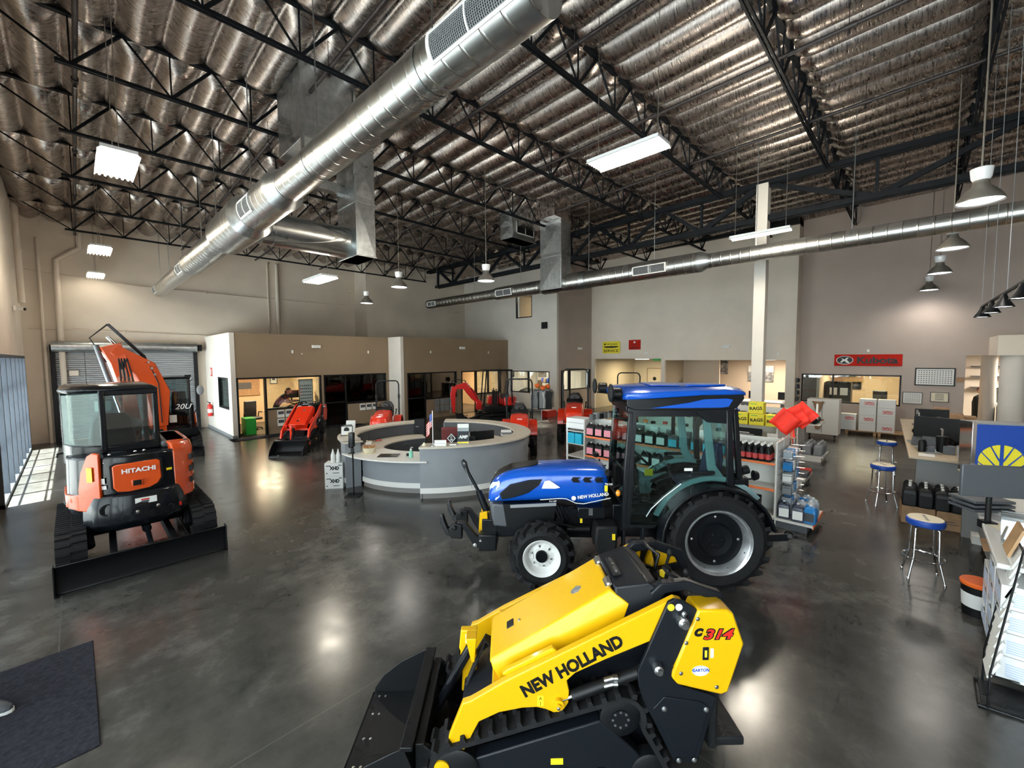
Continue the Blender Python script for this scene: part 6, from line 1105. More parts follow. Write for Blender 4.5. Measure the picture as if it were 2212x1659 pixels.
f.build('petals','yellow',t); g.build('flower_centres','cardboard',t)
# low counter items
t=thing('gift_basket','wicker basket filled with sunflowers on the low counter','basket',(*onp(42,.45,0)[:2],.776)); MB().lathe([(.0,0),(.10,0),(.12,.02),(.145,.12),(.135,.12),(.11,.03),(.0,.02)],n=24).build('basket_body','cream',t); MB().tube([(.14*cos(a),0,.11+.16*sin(a)) for a in [pi*k/12 for k in range(13)]],.008,6).build('basket_handle','wood',t); f=MB(); g=MB()
for k in range(10):
    a=2*pi*k/8; c=V((.09*cos(a),.09*sin(a),.13)) if k<8 else V((.03*(k-8.5),0,.16))
    for j in range(9): b=2*pi*j/9; f.add([tuple(c),tuple(c+V((.03*cos(b-.25),.03*sin(b-.25),.012))),tuple(c+V((.04*cos(b),.04*sin(b),.0))),tuple(c+V((.03*cos(b+.25),.03*sin(b+.25),.012)))],[(0,1,2,3)])
    g.sph(tuple(c),.018,8,5)
f.build('petals','amber',t); g.build('flower_centres','wood',t); MB().bx((0,.02,.22),(.12,.02,.09),(0,.3,0)).build('gift_tag','white',t); tag(MB().lathe([(.0,0),(.17,0),(.17,.008),(.0,.008)],n=28).build('placemat','cream',loc=(*onp(42,.45,0)[:2],.7755)),'round cream placemat under the basket','placemat')
tag(MB().bx((0,0,.008),(.42,.28,.014)).build('desk_pad','screen',loc=(*onp(63,.42,0)[:2],.776)),'dark desk pad lying on the low counter','desk pad').rotation_euler=(0,0,RZ)
t=thing('soap_bottle','clear pump bottle of green sanitizer on the low counter','bottle',(*onp(80,.38,0)[:2],.776)); dm('gel',(.25,.55,.42),.15); MB().lathe([(.0,0),(.042,0),(.045,.02),(.045,.12),(.02,.15),(.018,.16)],n=18).build('bottle','gel',t); MB().lathe([(.02,.155),(.02,.18),(.005,.18),(.005,.21)],n=12).bar((0,0,.21),(.05,0,.205),.012).build('pump','white',t)
tag(MB().lathe([(.0,0),(.03,.0),(.03,.05),(.0,.05)],n=12).build('tin','black',loc=(*onp(76,.5,0)[:2],.776)),'small black tin beside the pump bottle','tin')
# workstation inside the right part
def monitor(label,loc,rz,w=.27,h=.33):
    t=thing('computer_monitor',label,'monitor',loc,rz); MB().box(-w,w,-.02,.02,.10,.10+h).build('screen','black',t,bevel=.008); MB().box(-.03,.03,-.06,-.02,.0,.25).box(-.12,.12,-.12,.06,0,.015).build('stand','black',t); return t
monitor('black monitor seen from behind at the front of the reception desk',(*onp(134,.62,0)[:2],.752),RZ+.35,.28,.38); monitor('lower black monitor partly behind the advertising stand',(*onp(117,.62,0)[:2],.752),RZ-.1,.26,.30)
ochair('dark red desk chair inside the reception desk',(5.9,8.2,0),radians(200),'redc') if 0 else None
dm('redc',(.14,.02,.02),.7); ochair('dark red desk chair inside the reception desk behind the brochure stand',(6.15,8.0,0),radians(225),'redc')
t=thing('phone_stand','black display stand on the back counter of the desk','display stand',(*onp(-66,.5,0)[:2],.752),RZ); MB().prism([(-.02,0),(.12,0),(.05,.40),(.0,.42)],-.14,.14,'x').build('panel','blackmat',t,bevel=.01); MB().box(-.10,-.02,-.018,-.012,.2,.22).build('lettering_strip','grey',t)
for k in range(7): tag(MB().bx((0,0,.018),(.26,.20,.03)).bx((0,0,.036),(.24,.18,.006)).build('paper_tray',['paper','grey','paper','dgrey','paper','grey','white'][k],loc=(*onp(188+k*.4,.55,0)[:2],.752+.042*k)),'tray in the stack of paper trays inside the desk','paper tray',group='stacked paper trays on the desk').rotation_euler=(0,0,RZ+.15*(k%3))
for k,(th,kk,a,l) in enumerate(((172,.55,.3,'loose white sheet beside the binders'),(166,.7,-.2,'loose white sheet nearest the front counter'),(176,.62,.8,'open white folder at the right of the desk'),(160,.6,.1,'white printed page behind the monitor'))): tag(MB().bx((0,0,.004+.003*k),(.28,.20,.006)).build('paper_sheet','paper',loc=(*onp(th,kk,0)[:2],.753)),l,'paper').rotation_euler=(0,0,RZ+a)
for k in range(4): tag(MB().bx((0,0,.04),(.30,.07,.08),(0,.1*k,0)).build('binder',['white','black','white','grey'][k],loc=(*onp(176,.45+.09*k,0)[:2],.76)),'binder lying at the right end inside the desk, %s from the counter edge'%['nearest','second','third','fourth'][k],'binder').rotation_euler=(0,0,RZ+.8)
tag(MB().bx((0,0,.10),(.20,.02,.2),(.4,0,.3)).bx((.1,.04,.1),(.16,.02,.18),(.3,.2,.7)).build('yellow_paper','cream',loc=(*onp(182,.5,0)[:2],.755)),'pale yellow crumpled paper standing inside the desk','paper')
tag(MB().tube([(-.08,0,.02),(0,.02,.03),(.08,-.01,.02)],.015,8).build('stapler','red',loc=(*onp(-20,.6,0)[:2],.753)),'red stapler on the left inner work surface','stapler')
# hand sanitizer stand
t=thing('sanitizer_stand','black floor-standing hand sanitizer dispenser left of the desk','sanitizer stand',(3.93,8.40,0),RZ); MB().bx((0,0,.008),(.30,.30,.014)).build('base_plate','blackmat',t); MB().cyl((0,0,.01),(0,0,1.05),.016,n=12).build('pole','black',t); MB().box(-.055,.055,-.09,.02,1.02,1.34).build('dispenser','blackgloss',t,bevel=.025,seg=3); MB().box(-.06,.06,-.10,-.01,.90,.912).box(-.03,.03,-.02,.02,.90,1.0).build('drip_tray','black',t)
# boxed oil and bottles
for k in range(2):
    t=thing('carton','white carton printed XHD, %s of the two stacked left of the desk'%['lower','upper'][k],'box',(3.93,9.27,.0+.285*k),radians(-38)); b=MB().box(-.19,.19,-.14,.14,0,.283).build('carton_body','white',t,bevel=.004); text('XHD',.10,(.02,-.142,.17),(1,0,0),(0,0,1),'black',b,fit=.20,bold=.006); MB().box(-.16,-.06,-.1415,-.14,.215,.235).box(.10,.17,-.1415,-.14,.225,.245).box(-.02,.12,-.1415,-.14,.06,.075).box(-.16,-.13,-.1415,-.14,.05,.075).build('printing','dgrey',b)
for k in range(2):
    t=thing('oil_bottle','white plastic bottle on top of the XHD cartons, %s one'%['left','right'][k],'bottle',(3.88+.085*k,9.25-.07*k,.57)); MB().lathe([(.0,0),(.045,0),(.048,.02),(.048,.16),(.03,.21),(.018,.25),(.012,.255)],n=20).build('bottle_body','white',t); MB().lathe([(.016,.25),(.012,.29),(.0,.30)],n=12).build('cap','whitegloss',t)
# clothes rack behind the tractors
t=thing('clothes_rack','round chrome clothes rack by the pale inner wall','clothes rack',(14.2,11.9,0)); MB().tube([(.45*cos(a),.45*sin(a),1.45) for a in [2*pi*k/24 for k in range(24)]],.012,6,closed=True).cyl((0,0,0),(0,0,1.5),.015,n=8).bar((-.45,0,1.45),(.45,0,1.45),.012).build('rail','steel',t)
for k in range(4): MB().bar((0,0,.03),(.45*cos(k*pi/2),.45*sin(k*pi/2),.02),.025).build('foot','steel',t)
def garment(m,label,p,rz,w=.24,h=.75,grp=None):
    t=thing('hanging_shirt',label,'shirt',p,rz,grp)
    MB().loft([[(-.03,y*.35,0),(.03,y*.35,0)] and [(-.025,-w*.4,0),(.025,-w*.4,0),(.025,w*.4,0),(-.025,w*.4,0)],[(-.03,-w,-.08),(.03,-w,-.08),(.03,w,-.08),(-.03,w,-.08)],[(-.035,-w*.8,-h*.5),(.035,-w*.8,-h*.5),(.035,w*.8,-h*.5),(-.035,w*.8,-h*.5)],[(-.04,-w*.85,-h),(.04,-w*.85,-h),(.04,w*.85,-h),(-.04,w*.85,-h)]] ).build('shirt_body',m,t,bevel=.01); return t
y=0
for k in range(9): a=2*pi*k/9+.2; garment('grey' if k%3 else 'white','grey shirt hanging on the round rack',(14.2+.45*cos(a),11.9+.45*sin(a),1.42),a,grp='grey shirts on the round rack')
for k in range(3): garment('black','black apron hanging at the front of the round rack',(13.86+.09*k,11.62-.10*k,1.42),radians(40),.2,.8,grp='black garments on the rack')
for k,(x,y_,z) in enumerate(((13.85,11.85,1.62),(13.75,11.45,1.55),(13.95,11.35,1.60))): tag(MB().sph((0,0,0),(.10,.10,.09),10,7).sph((.06,.04,.05),.06,8,6).sph((-.06,.03,.03),.06,8,6).sph((0,-.06,.04),.06,8,6).build('pompom_flower','orange',loc=(x,y_,z)),'bright orange pompom on top of the clothes rack','decoration',group='orange pompoms on the clothes rack')
tag(MB().box(-.35,.35,-.2,.2,0,.32).build('low_box','red',loc=(15.6,12.9,0),rot=0) if 0 else MB().box(-.35,.35,-.2,.2,0,.32).build('red_cabinet','red',loc=(15.75,12.75,0),bevel=.01),'low red cabinet on the floor behind the clothes rack','cabinet')
# entrance mat and the foot of a person stepping on it
tag(MB().box(-1.05,0,4.27,5.96,0,.012).build('floor_mat','matfibre',bevel=.006),'large dark entrance mat at the lower left corner','floor mat')
t=thing('person','person in blue jeans and grey shoe stepping in at the lower left edge','person',(-.66,5.33,.012),radians(-35))
MB().tube([(-.30,.0,.95),(-.20,0,.80),(-.05,0,.48),(-.03,0,.28),(-.01,0,.07)],[.10,.10,.08,.075,.085],16).build('jeans_leg','denim',t)
MB().loft([[(x,y*w,z*hh+.02) for y,z in ((-1,0),(-.9,.7),(-.4,1),(.4,1),(.9,.7),(1,0))] for x,w,hh in ((-.09,.035,.09),(-.03,.042,.12),(.06,.045,.10),(.14,.048,.07),(.19,.035,.045),(.21,.015,.03))]).build('shoe','dgrey',t); MB().loft([[(x,-w,0),(x,w,0),(x,w,.022),(x,-w,.022)] for x,w in ((-.10,.035),(-.03,.045),(.06,.048),(.14,.052),(.20,.035),(.22,.012))]).build('shoe_sole','paper',t)
# ================================================================ shop shelving and goods
dm('shelfwhite',(.62,.60,.56),.5); dm('price',(.85,.20,.06),.5); dm('peg',(.62,.62,.58),.6); dm('bluejug',(.03,.22,.55),.2); dm('clearjug',(.35,.40,.45),.15); dm('darkjug',(.05,.06,.09),.2); dm('greyjug',(.16,.17,.19),.45); dm('cyanlab',(.05,.50,.68),.5); dm('pinklab',(.80,.30,.36),.5); dm('redlab',(.55,.06,.06),.5)
def gondola(label,x0,x1,y0,y1,h,levels,depth_top=None):
    """double-sided shelf unit running along y"""
    t=thing('shelving_unit',label,'shelving unit',((x0+x1)/2,y0,0)); X=(x1-x0)/2; L=y1-y0
    MB().box(-.02,.02,0,L,.1,h).build('back_panel','peg',t)
    MB().box(-X,X,0,L,.0,.12).build('plinth','dgrey',t); MB().box(-X,X,0,L,.12,.16).build('base_shelf','shelfwhite',t)
    n=max(1,round(L/1.25))
    for k in range(n+1): y=L*k/n; MB().box(-.025,.025,y-.02,y+.02,.1,h+.02).build('upright','shelfwhite',t)
    for z in levels:
        for s in (-1,1):
            a,b=sorted((0,s*X*.92)); o=MB().box(a,b,0,L,z-.025,z).build('shelf_board','shelfwhite',t); MB().box(*sorted((s*X*.92,s*(X*.92+.008))),0,L,z-.035,z+.004).build('price_rail','price',o)
    for e,k in ((0,0),(L,1)): MB().box(-X,X,e-.015,e+.015,0,h).build('end_panel','shelfwhite',t,bevel=.004)
    return t
G1=gondola('long white shelving unit with orange price rails behind the blue tractor',8.0,8.9,1.65,5.45,1.42,[.62,1.06])
o=MB().box(-.46,.46,-.52,0,.12,.16).box(-.46,.46,-.53,-.52,.10,.165).build('end_shelf','shelfwhite',G1); MB().box(-.46,.46,-.54,-.53,.105,.16).build('price_rail','price',o); MB().box(-.42,.42,-.45,0,0,.1).build('end_plinth','dgrey',G1)
for z in (.16,.55,.85,1.15): MB().box(-.46,.46,3.8,4.3,z-.02,z).build('end_shelf','shelfwhite',G1)
MB().box(-.45,-.42,4.26,4.3,0,1.32).box(.42,.45,4.26,4.3,0,1.32).box(-.46,.46,3.8,4.3,1.20,1.33).build('end_drawer_unit','whitegloss',G1,bevel=.005); 
def jug(m,label=None,lab='paper',h=.30,w=.155,d=.105,hand=True):
    """moulded jug standing at the origin, front toward -x"""
    t=thing('oil_jug',label or 'jug','jug'); 
    R=lambda a,b,z:[(x*a,y*b,z) for x,y in ((-1,-.8),(-.8,-1),(.8,-1),(1,-.8),(1,.8),(.8,1),(-.8,1),(-1,.8))]
    MB().loft([R(d*.5,w*.46,0),R(d*.55,w*.5,.01),R(d*.55,w*.5,h*.68),R(d*.42,w*.38,h*.82),R(d*.2,w*.14,h*.90)]).build('jug_body',m,t,bevel=.006)
    MB().lathe([(.02,h*.88),(.022,h*.97),(.0,h*.98)],n=12).build('cap','white' if m!='white' else 'blue',t)
    if hand: MB().tube([(0,w*.10,h*.88),(0,w*.28,h*.93),(0,w*.42,h*.82),(0,w*.40,h*.68)],.011,6).build('handle',m,t)
    MB().box(-d*.56-.001,-d*.55,-w*.40,w*.40,h*.12,h*.58).build('label',lab,t)
    return t
def place(proto,pts,label,group,used=[0],rz=0,j=.04):
    out=[]
    for i,p in enumerate(pts):
        o=dup(proto,p,rz+rnd.uniform(-j,j),label,group); out.append(o)
    return out
def retire(o):
    for c in list(o.children): 
        for g in list(c.children): bpy.data.objects.remove(g)
        bpy.data.objects.remove(c)
    bpy.data.objects.remove(o)
p1=jug('black',lab='pinklab',h=.31,w=.20,d=.13)
place(p1,[(8.10+.02,5.33-.225*k,1.06) for k in range(5)],'black oil jug with pink label on the upper shelf, left of the cab','pink-labelled jugs on the upper shelf')
place(p1,[(8.12,5.33-.225*k,.62) for k in range(5)],'black oil jug with pink label on the lower shelf, left of the cab','pink-labelled jugs on the lower shelf')
p2=jug('black',lab='paper',h=.31,w=.20,d=.13); place(p2,[(8.12,4.15-.24*k,1.06) for k in range(3)],'black oil jug with white label on the shelf, seen through the cab','white-labelled jugs seen through the cab')
p3=jug('dgrey',lab='cyanlab',h=.30,w=.19,d=.13); place(p3,[(8.12,3.43-.22*k,1.06) for k in range(5)],'grey jug with turquoise label on the shelf, seen through the cab','turquoise-labelled jugs seen through the cab'); place(p3,[(8.12,3.2-.24*k,.62) for k in range(2)],'grey jug with turquoise label on the lower shelf behind the cab seat','lower turquoise-labelled jugs')
place(p2,[(8.12,4.0-.24*k,.62) for k in range(3)],'black jug with white label on the lower shelf behind the cab','lower white-labelled jugs')
# bottles with white caps at the right
b=thing('oil_bottle','bottle','bottle'); MB().lathe([(.0,0),(.043,0),(.045,.01),(.045,.17),(.036,.20),(.018,.25),(.016,.27)],n=18).build('bottle_body','black',b); MB().lathe([(.0455,.04),(.0455,.13)],n=18,cap=False).build('label','redlab',b); MB().lathe([(.018,.265),(.015,.30),(.0,.305)],n=10).build('cap','white',b)
place(b,[(8.10+.10*r,2.28-.098*k,1.06) for r in range(3) for k in range(6)],'black bottle with red label and white cap on the right part of the shelf','black bottles with red labels')
c=thing('spray_can','can','can'); MB().lathe([(.0,0),(.035,0),(.036,.005),(.036,.2),(.02,.225)],n=16).build('can_body','redlab',c); MB().lathe([(.022,.22),(.02,.27),(.0,.272)],n=10).build('cap','black',c)
place(c,[(8.10+.09*r,2.47-.0*k,1.06) for r in range(3) for k in range(1)],'dark red can at the left of the bottle row','dark red cans'); place(c,[(8.10+.09*r,2.385,1.06) for r in range(3)],'dark red can next to the bottles','dark red cans beside the bottles')
# blue boxes and end cap goods at the left end
for k in range(2): tag(MB().box(-.10,.10,-.09,.09,0,.24).build('blue_box','cyan',loc=(7.98+.25*0+.1,5.60+.2*k-.0,.85),bevel=.004),'bright blue box on the left end shelf, %s of two'%['right','left'][k],'box')
for k in range(6): tag(MB().box(-.07,.07,-.05,.05,0,.12+.03*(k%2)).build('boxed_part',['dgrey','grey','black'][k%3],loc=(8.2+.12*k,5.35-.03*k,1.425),bevel=.003),'small dark boxed part on top of the shelving at its left end','box',group='boxed parts on the shelf top')
tag(MB().box(-.2,.2,-.25,.25,0,.10).build('flat_white_box','whitegloss',loc=(8.2,5.7,1.335),bevel=.004),'flat white box on the left end of the shelving','box')
tag(MB().sph((0,0,.10),(.14,.2,.10),12,8).build('cloth_pile','pink',loc=(8.1,5.72,.16)),'dark pink cloth bundle on the bottom of the left end shelf','cloth')
# goods on top and on the pegboard seen through the cab
for k in range(7): tag(MB().box(-.05,.05,-.08,.08,0,.20+.03*(k%3)).build('hanging_package',['grey','dgrey','paper'][k%3],loc=(8.40,4.6-.33*k,1.13+.03*(k%2)),bevel=.004),'package hanging on the pegboard above the jugs','package',group='packages on the pegboard')
for k in range(10): tag(MB().lathe([(.0,0),(.05,0),(.05,.05),(.0,.06)],n=12).build('filter_can',['red','orange','black'][k%3],loc=(8.55+.1*(k%2),4.5-.22*k,1.425)),'small coloured can on top of the shelving behind the cab','can',group='small cans on the shelf top')
# black oil pails on the base shelf
for k in range(6): tag(MB().box(-.12,.12,-.09,.09,0,.26).box(-.121,-.12,-.07,.07,.06,.2).build('oil_pail','black',loc=(8.16,3.9-.38*k,.16),bevel=.02),'black square container on the base shelf behind the wheel','container',group='black containers on the base shelf')
# wiper and hook display on the end panel
hk=MB()
for r in range(9):
    for q in range(5): hk.cyl((-.38+.19*q,-.01,.45+.10*r+.02),(-.38+.19*q,-.26,.46+.10*r+.02),.004,n=5)
hk.build('peg_hooks','steel',G1)
for r in range(5):
    for q in range(4): tag(MB().box(-.05,.05,-.16,-.03,-.15,0).build('hanging_package',['clearjug','bluejug','paper','grey'][(r+q)%4],loc=(8.22+.17*q,1.62,1.28-.2*r),bevel=.006),'small package hanging from the hooks on the shelf end','package',group='packages hung on the shelf end')
# jugs on the end shelf
pw=[('clearjug','paper','grey jug of washer fluid'),('bluejug','dgrey','bright blue jug'),('darkjug','paper','dark jug with white label')]
protos=[]
for m,l,_ in pw: protos.append(jug(m,lab=l,h=.30,w=.17,d=.16))
spots=[(8.12,1.52,2,'nearest the tractor wheel'),(8.10,1.32,2,'second in the front row'),(8.14,1.19-.0,1,'at the front corner'),(8.33,1.50,0,'second row left'),(8.33,1.30,0,'second row middle'),(8.52,1.50,0,'third row left'),(8.52,1.30,1,'third row middle'),(8.70,1.48,0,'back row left'),(8.70,1.28,0,'back row right'),(8.37,1.19,0,'at the right edge, middle'),(8.58,1.19,0,'at the right edge, rear')]
for x,y,k,l in spots:
    if (x,y)==(8.14,1.19): x=8.30;y=1.19-.0; x,y=8.13,1.155+.0
    dup(protos[k],(x,y+.02,.162),rnd.uniform(-.2,.2),'%s on the low end shelf, %s'%(pw[k][2],l),None)
for p in protos+[p1,p2,p3,b,c]: retire(p)
# red flags
t=thing('safety_flags','three bright red safety flags clustered on a stick at the shelf end','flags',(8.86,1.60,1.42)); MB().cyl((0,0,-.15),(0,0,.35),.008,n=6).build('stick','wood',t)
def cloth(cx,cy,tw,m):
    N=7; P=[]; vs=[]; fs=[]
    for i in range(N):
        for j in range(N): u=i/(N-1)-.5; v=j/(N-1)-.5; a=radians(45+tw); x=(u*cos(a)-v*sin(a))*.36; z=(u*sin(a)+v*cos(a))*.36; vs.append((cy+.03*sin(9*u+tw),cx+x,z)); 
    b=MB(); 
    for i in range(N-1):
        for j in range(N-1): a=i*N+j; fs.append((a,a+1,a+N+1,a+N))
    b.add(vs,fs); return b
for k,(cx,cz,tw) in enumerate(((.10,.26,-6),(-.03,.34,14),(-.13,.38,-2))):
    o=cloth(cx,-.05+.06*k,tw,0).build('flag_cloth','redflag',t,smooth=60); o.location=(0,0,cz); q=o.modifiers.new('s','SOLIDIFY'); q.thickness=.004
MB().loft([[(0,-.03,.16),(0,.03,.16),(.01,.03,.16),(.01,-.03,.16)],[(0,-.05,-.02),(0,.02,-.02),(.01,.02,-.02),(.01,-.05,-.02)]]).build('flag_tail','redflag',t)
# second gondola with rags
G2=gondola('second white shelving unit carrying yellow rag boxes, behind the first one',10.9,11.8,2.25,5.6,1.22,[.55,.9])
for k,(x,y,z,l) in enumerate(((11.05,3.02,1.245,'left of the lower row'),(11.05,2.68,1.245,'middle of the lower row'),(11.05,2.34,1.245,'right of the lower row'),(11.05,2.70,1.515,'on top of the others'))):
    t=thing('rag_box','yellow box printed RAGS, %s'%l,'box',(x,y,z),-pi/2); bb=MB().box(-.155,.155,-.12,.12,0,.265).build('box_body','yellow',t,bevel=.004); text('RAGS',.10,(0,-.122,.12),(1,0,.1),(-.1,0,1),'black',bb,fit=.26,bold=.003); MB().box(-.12,.02,-.1215,-.12,.22,.235).build('printing','green',bb)
for k in range(3): tag(MB().box(-.11,.11,-.1,.1,0,.32).cyl((.0,-.06,.32),(.0,-.06,.36),.025,n=10).build('jerry_can','blue',loc=(11.1,3.55-.23*k+.12,1.245),bevel=.02),'dark blue plastic can beside the yellow rag boxes, %s'%['left','middle','right'][k],'can')
t=thing('black_sign_board','black printed board with white text at the front of the second shelving unit','sign',(10.88,2.9,.98),-pi/2); MB().box(-.36,.36,-.02,0,-.16,.2).build('sign_panel','blackmat',t); MB().box(-.28,.1,-.023,-.02,.08,.10).box(-.28,.2,-.023,-.02,.05,.06).build('printing','paper',t); MB().lathe([(.03,-.024),(.03,-.021)],(-.27,0,.15),'y',14).build('round_mark','paper',t)
for k in range(7): tag(MB().box(-.01,.01,-.015,.015,-.22,0).build('hanging_strip','paper',loc=(10.86,2.42-.03*k,1.1)),'thin packet hanging beside the black board','packet',group='packets beside the black board')
for k in range(7): tag(MB().sph((0,0,.06),(.10,.07,.07),9,6).build('cap_on_top',['black','dgrey'][k%2],loc=(11.35+.08*(k%2),2.2+.25*k+.2,1.245)),'dark cap lying on top of the second shelving unit','cap',group='caps on the second shelving unit')
for k in range(4): tag(MB().lathe([(.0,0),(.04,0),(.04,.1),(.02,.13),(.0,.14)],n=12).build('white_bottle','white',loc=(11.6,3.3-.12*k,1.245)),'small white bottle behind the rag boxes','bottle',group='white bottles behind the rag boxes')
for k in range(6): tag(MB().box(-.15,.15,-.12,.12,0,.12).build('red_tray_goods',['dgrey','red','black'][k%3],loc=(11.2+.22*(k%2),1.75+.18*(k//2)+.05,.165),bevel=.02),'goods on the low end shelf of the second unit','goods',group='goods on the second end shelf')
o=MB().box(-.46,.46,-.55,0,.12,.16).box(-.45,.45,-.5,0,0,.12).build('end_shelf','shelfwhite',G2)
for k in range(12): tag(MB().cyl((0,0,0),(0,-.22,.01),.005,n=5).box(-.04,.04,-.2,-.05,-.12,-.01).build('hanging_package',['paper','dgrey','red'][k%3],loc=(11.0+.2*(k%4),2.23,.95-.25*(k//4))),'package on hooks at the end of the second unit','package',group='packages on the second unit end')
# third gondola
G3=gondola('third white shelving unit behind the red flags',13.7,14.6,2.35,5.2,1.35,[.6,1.0])
o=MB().box(-.46,.46,-.6,0,.12,.16).box(-.45,.45,-.55,0,0,.12).box(-.45,.45,-.5,0,.98,1.0).build('end_shelf','shelfwhite',G3)
pj=jug('greyjug',lab='grey',h=.34,w=.20,d=.18); place(pj,[(13.8+.22*(k%4),2.13-.25*(k//4),.162) for k in range(8)],'grey oil jug on the end shelf of the third shelving unit','grey jugs on the third unit end shelf'); retire(pj)
for k in range(6): tag(MB().sph((0,0,.08),(.12,.10,.09),10,6).build('dark_bag','black',loc=(13.85+.2*(k%3),2.0+.2*(k//3),1.01)),'dark bagged item on the upper end shelf of the third unit','bag',group='bags on the third unit')
tag(MB().prism([(-.1,0),(.1,0),(.03,.45),(-.02,.5)],-.02,.02).build('white_display_card','paper',loc=(13.9,1.95,1.05)),'white upright card on the third unit','card')
for k in range(5): tag(MB().box(-.1,.1,-.1,.1,0,.2).build('black_package','black',loc=(13.85,2.6+.3*k,1.005)),'black package on the upper shelf of the third unit','package',group='black packages on the third unit')
# white rolling cabinet with hoses
t=thing('rolling_cabinet','tall white cabinet on castors with two coiled hose bundles on its side','cabinet',(18.1,2.35,0),-pi/2); MB().box(-.45,.45,-.30,.30,.14,1.35).build('cabinet_body','shelfwhite',t,bevel=.01); MB().box(-.02,.0,-.305,-.30,.2,1.3).build('panel_seam','grey',t)
for s in (-.35,.35): MB().lathe([(.05,-.02),(.05,.02)],(s,-.22,.055),'x',14).box(s-.03,s+.03,-.25,-.19,.08,.14).build('castor','black',t)
for z in (.92,.32): MB().lathe([(.06,0),(.09,.1),(.15,.32),(.16,.36)],(-.12,-.36,z),'z',12,cap=False).tube([(-.12+.16*cos(a),-.36+.05*sin(a),z+.33) for a in [2*pi*k/14 for k in range(14)]],.02,6,closed=True).build('hose_bundle','cardboard',t)
# pallets and white cartons under the parts window
for x,y,l in ((19.95,2.62,'wooden pallet against the wall, mostly empty'),(19.95,1.45,'low pallet under the left carton stacks'),(19.95,.55,'low pallet under the right carton stack')):
    t=thing('pallet',l,'pallet',(x,y,0)); b=MB()
    for k in range(4): b.box(-.42+.24*k,-.30+.24*k,-.45,.45,.11,.135)
    b.box(-.42,.42,-.43,-.35,.0,.11).box(-.42,.42,.35,.43,.0,.11).build('slats','wood',t)
def carton(x,y,z,l,red=True):
    t=thing('white_carton',l,'box',(x,y,z),-pi/2); bb=MB().box(-.235,.235,-.20,.20,0,.285).build('carton_body','white',t,bevel=.006)
    if red: text('CenPeCo',.10,(.04,-.202,.16),(1,0,0),(0,0,1),'red',bb,fit=.27,bold=.004); MB().box(-.09,.18,-.203,-.2,.085,.105).build('red_strip','red',bb)
for c_,(y,n,z0) in enumerate(((1.82,2,.14),(1.28,4,.14),(.78,4,.14))):
    for k in range(n): carton(19.75,y,z0+.287*k,'white carton in the %s stack under the parts window, %s from the floor'%(['left','middle','right'][c_],['first','second','third','fourth'][k]),(k+c_)%2==0 if c_ else k==1)
# ---- parts counters at the right
dm('ctop',(.45,.36,.24),.4); dm('cbody',(.20,.205,.21),.55)
t=thing('parts_counter','long grey parts counter with pale top running to the back wall','counter',(10.35,0,0)); MB().box(.1,5.8,-.70,-.02,.10,1.0).build('counter_body','cbody',t,bevel=.005); MB().prism([(0,.08),(5.9,.35),(6.0,-.78),(0,-.78)],1.0,1.045,'z').build('countertop','ctop',t,bevel=.006); MB().box(.12,5.8,-.68,-.05,0,.1).build('plinth','white',t)
t=thing('parts_counter','near grey parts counter turning toward the camera at the right edge','counter',(5.4,-.55,0)); MB().box(1.9,4.35,-.75,-.2,.1,1.0).build('counter_body','cbody',t); MB().box(.1,4.5,-.8,0,1.0,1.045).build('countertop','strip',t,bevel=.006); MB().box(3.9,4.4,-.22,-.12,0,.12).build('plinth','white',t); MB().box(4.15,4.45,-.25,-.02,0,1.0).build('end_post','cbody',t)
t=thing('wooden_worktop','lower wooden worktop behind the parts counter','worktop',(10.8,-2.2,0)); MB().box(0,5.5,-.3,.7,.86,.90).build('worktop_board','wood',t,bevel=.006); MB().box(.05,5.45,-.25,.65,0,.86).build('cabinet','cardboard',t); MB().box(0,1.2,.7,1.35,.86,.90).box(.05,1.15,.72,1.3,0,.86).build('return_top','ctop',t)
tag(MB().box(0,4.5,0,.22,0,.03).build('wooden_shelf_board','wood',loc=(10.6,-.98,1.05)),'long narrow wooden board along the back of the parts counter','board')
# clutter on the far counter
rr=random.Random(3)
t=thing('computer_monitor','large black monitor turned away on the far parts counter','monitor',(11.9,-.30,1.045),radians(75)); MB().box(-.35,.35,-.03,.03,.12,.56).build('screen_back','black',t,bevel=.01); MB().box(-.12,.12,-.08,.08,0,.02).box(-.03,.03,-.05,-.02,0,.3).build('stand','black',t)
t=thing('computer_monitor','second black monitor farther along the parts counter','monitor',(14.3,-.25,1.045),radians(100)); MB().box(-.3,.3,-.03,.03,.12,.5).build('screen_back','black',t,bevel=.01); MB().box(-.12,.12,-.08,.08,0,.02).box(-.03,.03,-.05,-.02,0,.3).build('stand','black',t)
t=thing('wire_display','dark display rack of white hooks on the far counter','display rack',(12.9,.0,1.045)); MB().box(-.5,.5,-.02,.02,0,.55).build('rack_panel','black',t); h=MB()
for k in range(7): h.box(-.45+.14*k,-.39+.14*k,-.04,-.02,.46,.50)
h.build('white_tags','paper',t); MB().box(-.45,.1,-.1,-.02,.1,.35).build('hung_goods','dgrey',t)
for k in range(38):
    x=10.9+rr.random()*4.0; y=-.55+rr.random()*.55; s=.07+.10*rr.random(); kind=k%4; b=MB()
    if kind==0: b.sph((0,0,s*.6),(s*1.2,s,s*.6),10,7)
    elif kind==1: b.box(-s,s,-s*.7,s*.7,0,s*1.3)
    elif kind==2: b.lathe([(.0,0),(s*.6,0),(s*.6,s*2),(s*.3,s*2.4),(0,s*2.4)],n=12)
    else: b.tube([(-s,0,.02),(0,s,.05),(s,0,.03),(s*.5,-s,.06)],.02,7)
    tag(b.build('small_part',['black','dgrey','black','grey'][kind],loc=(x,y,1.047),bevel=0),'small dark machine part among the clutter on the parts counter','machine part',group='machine parts on the parts counter')
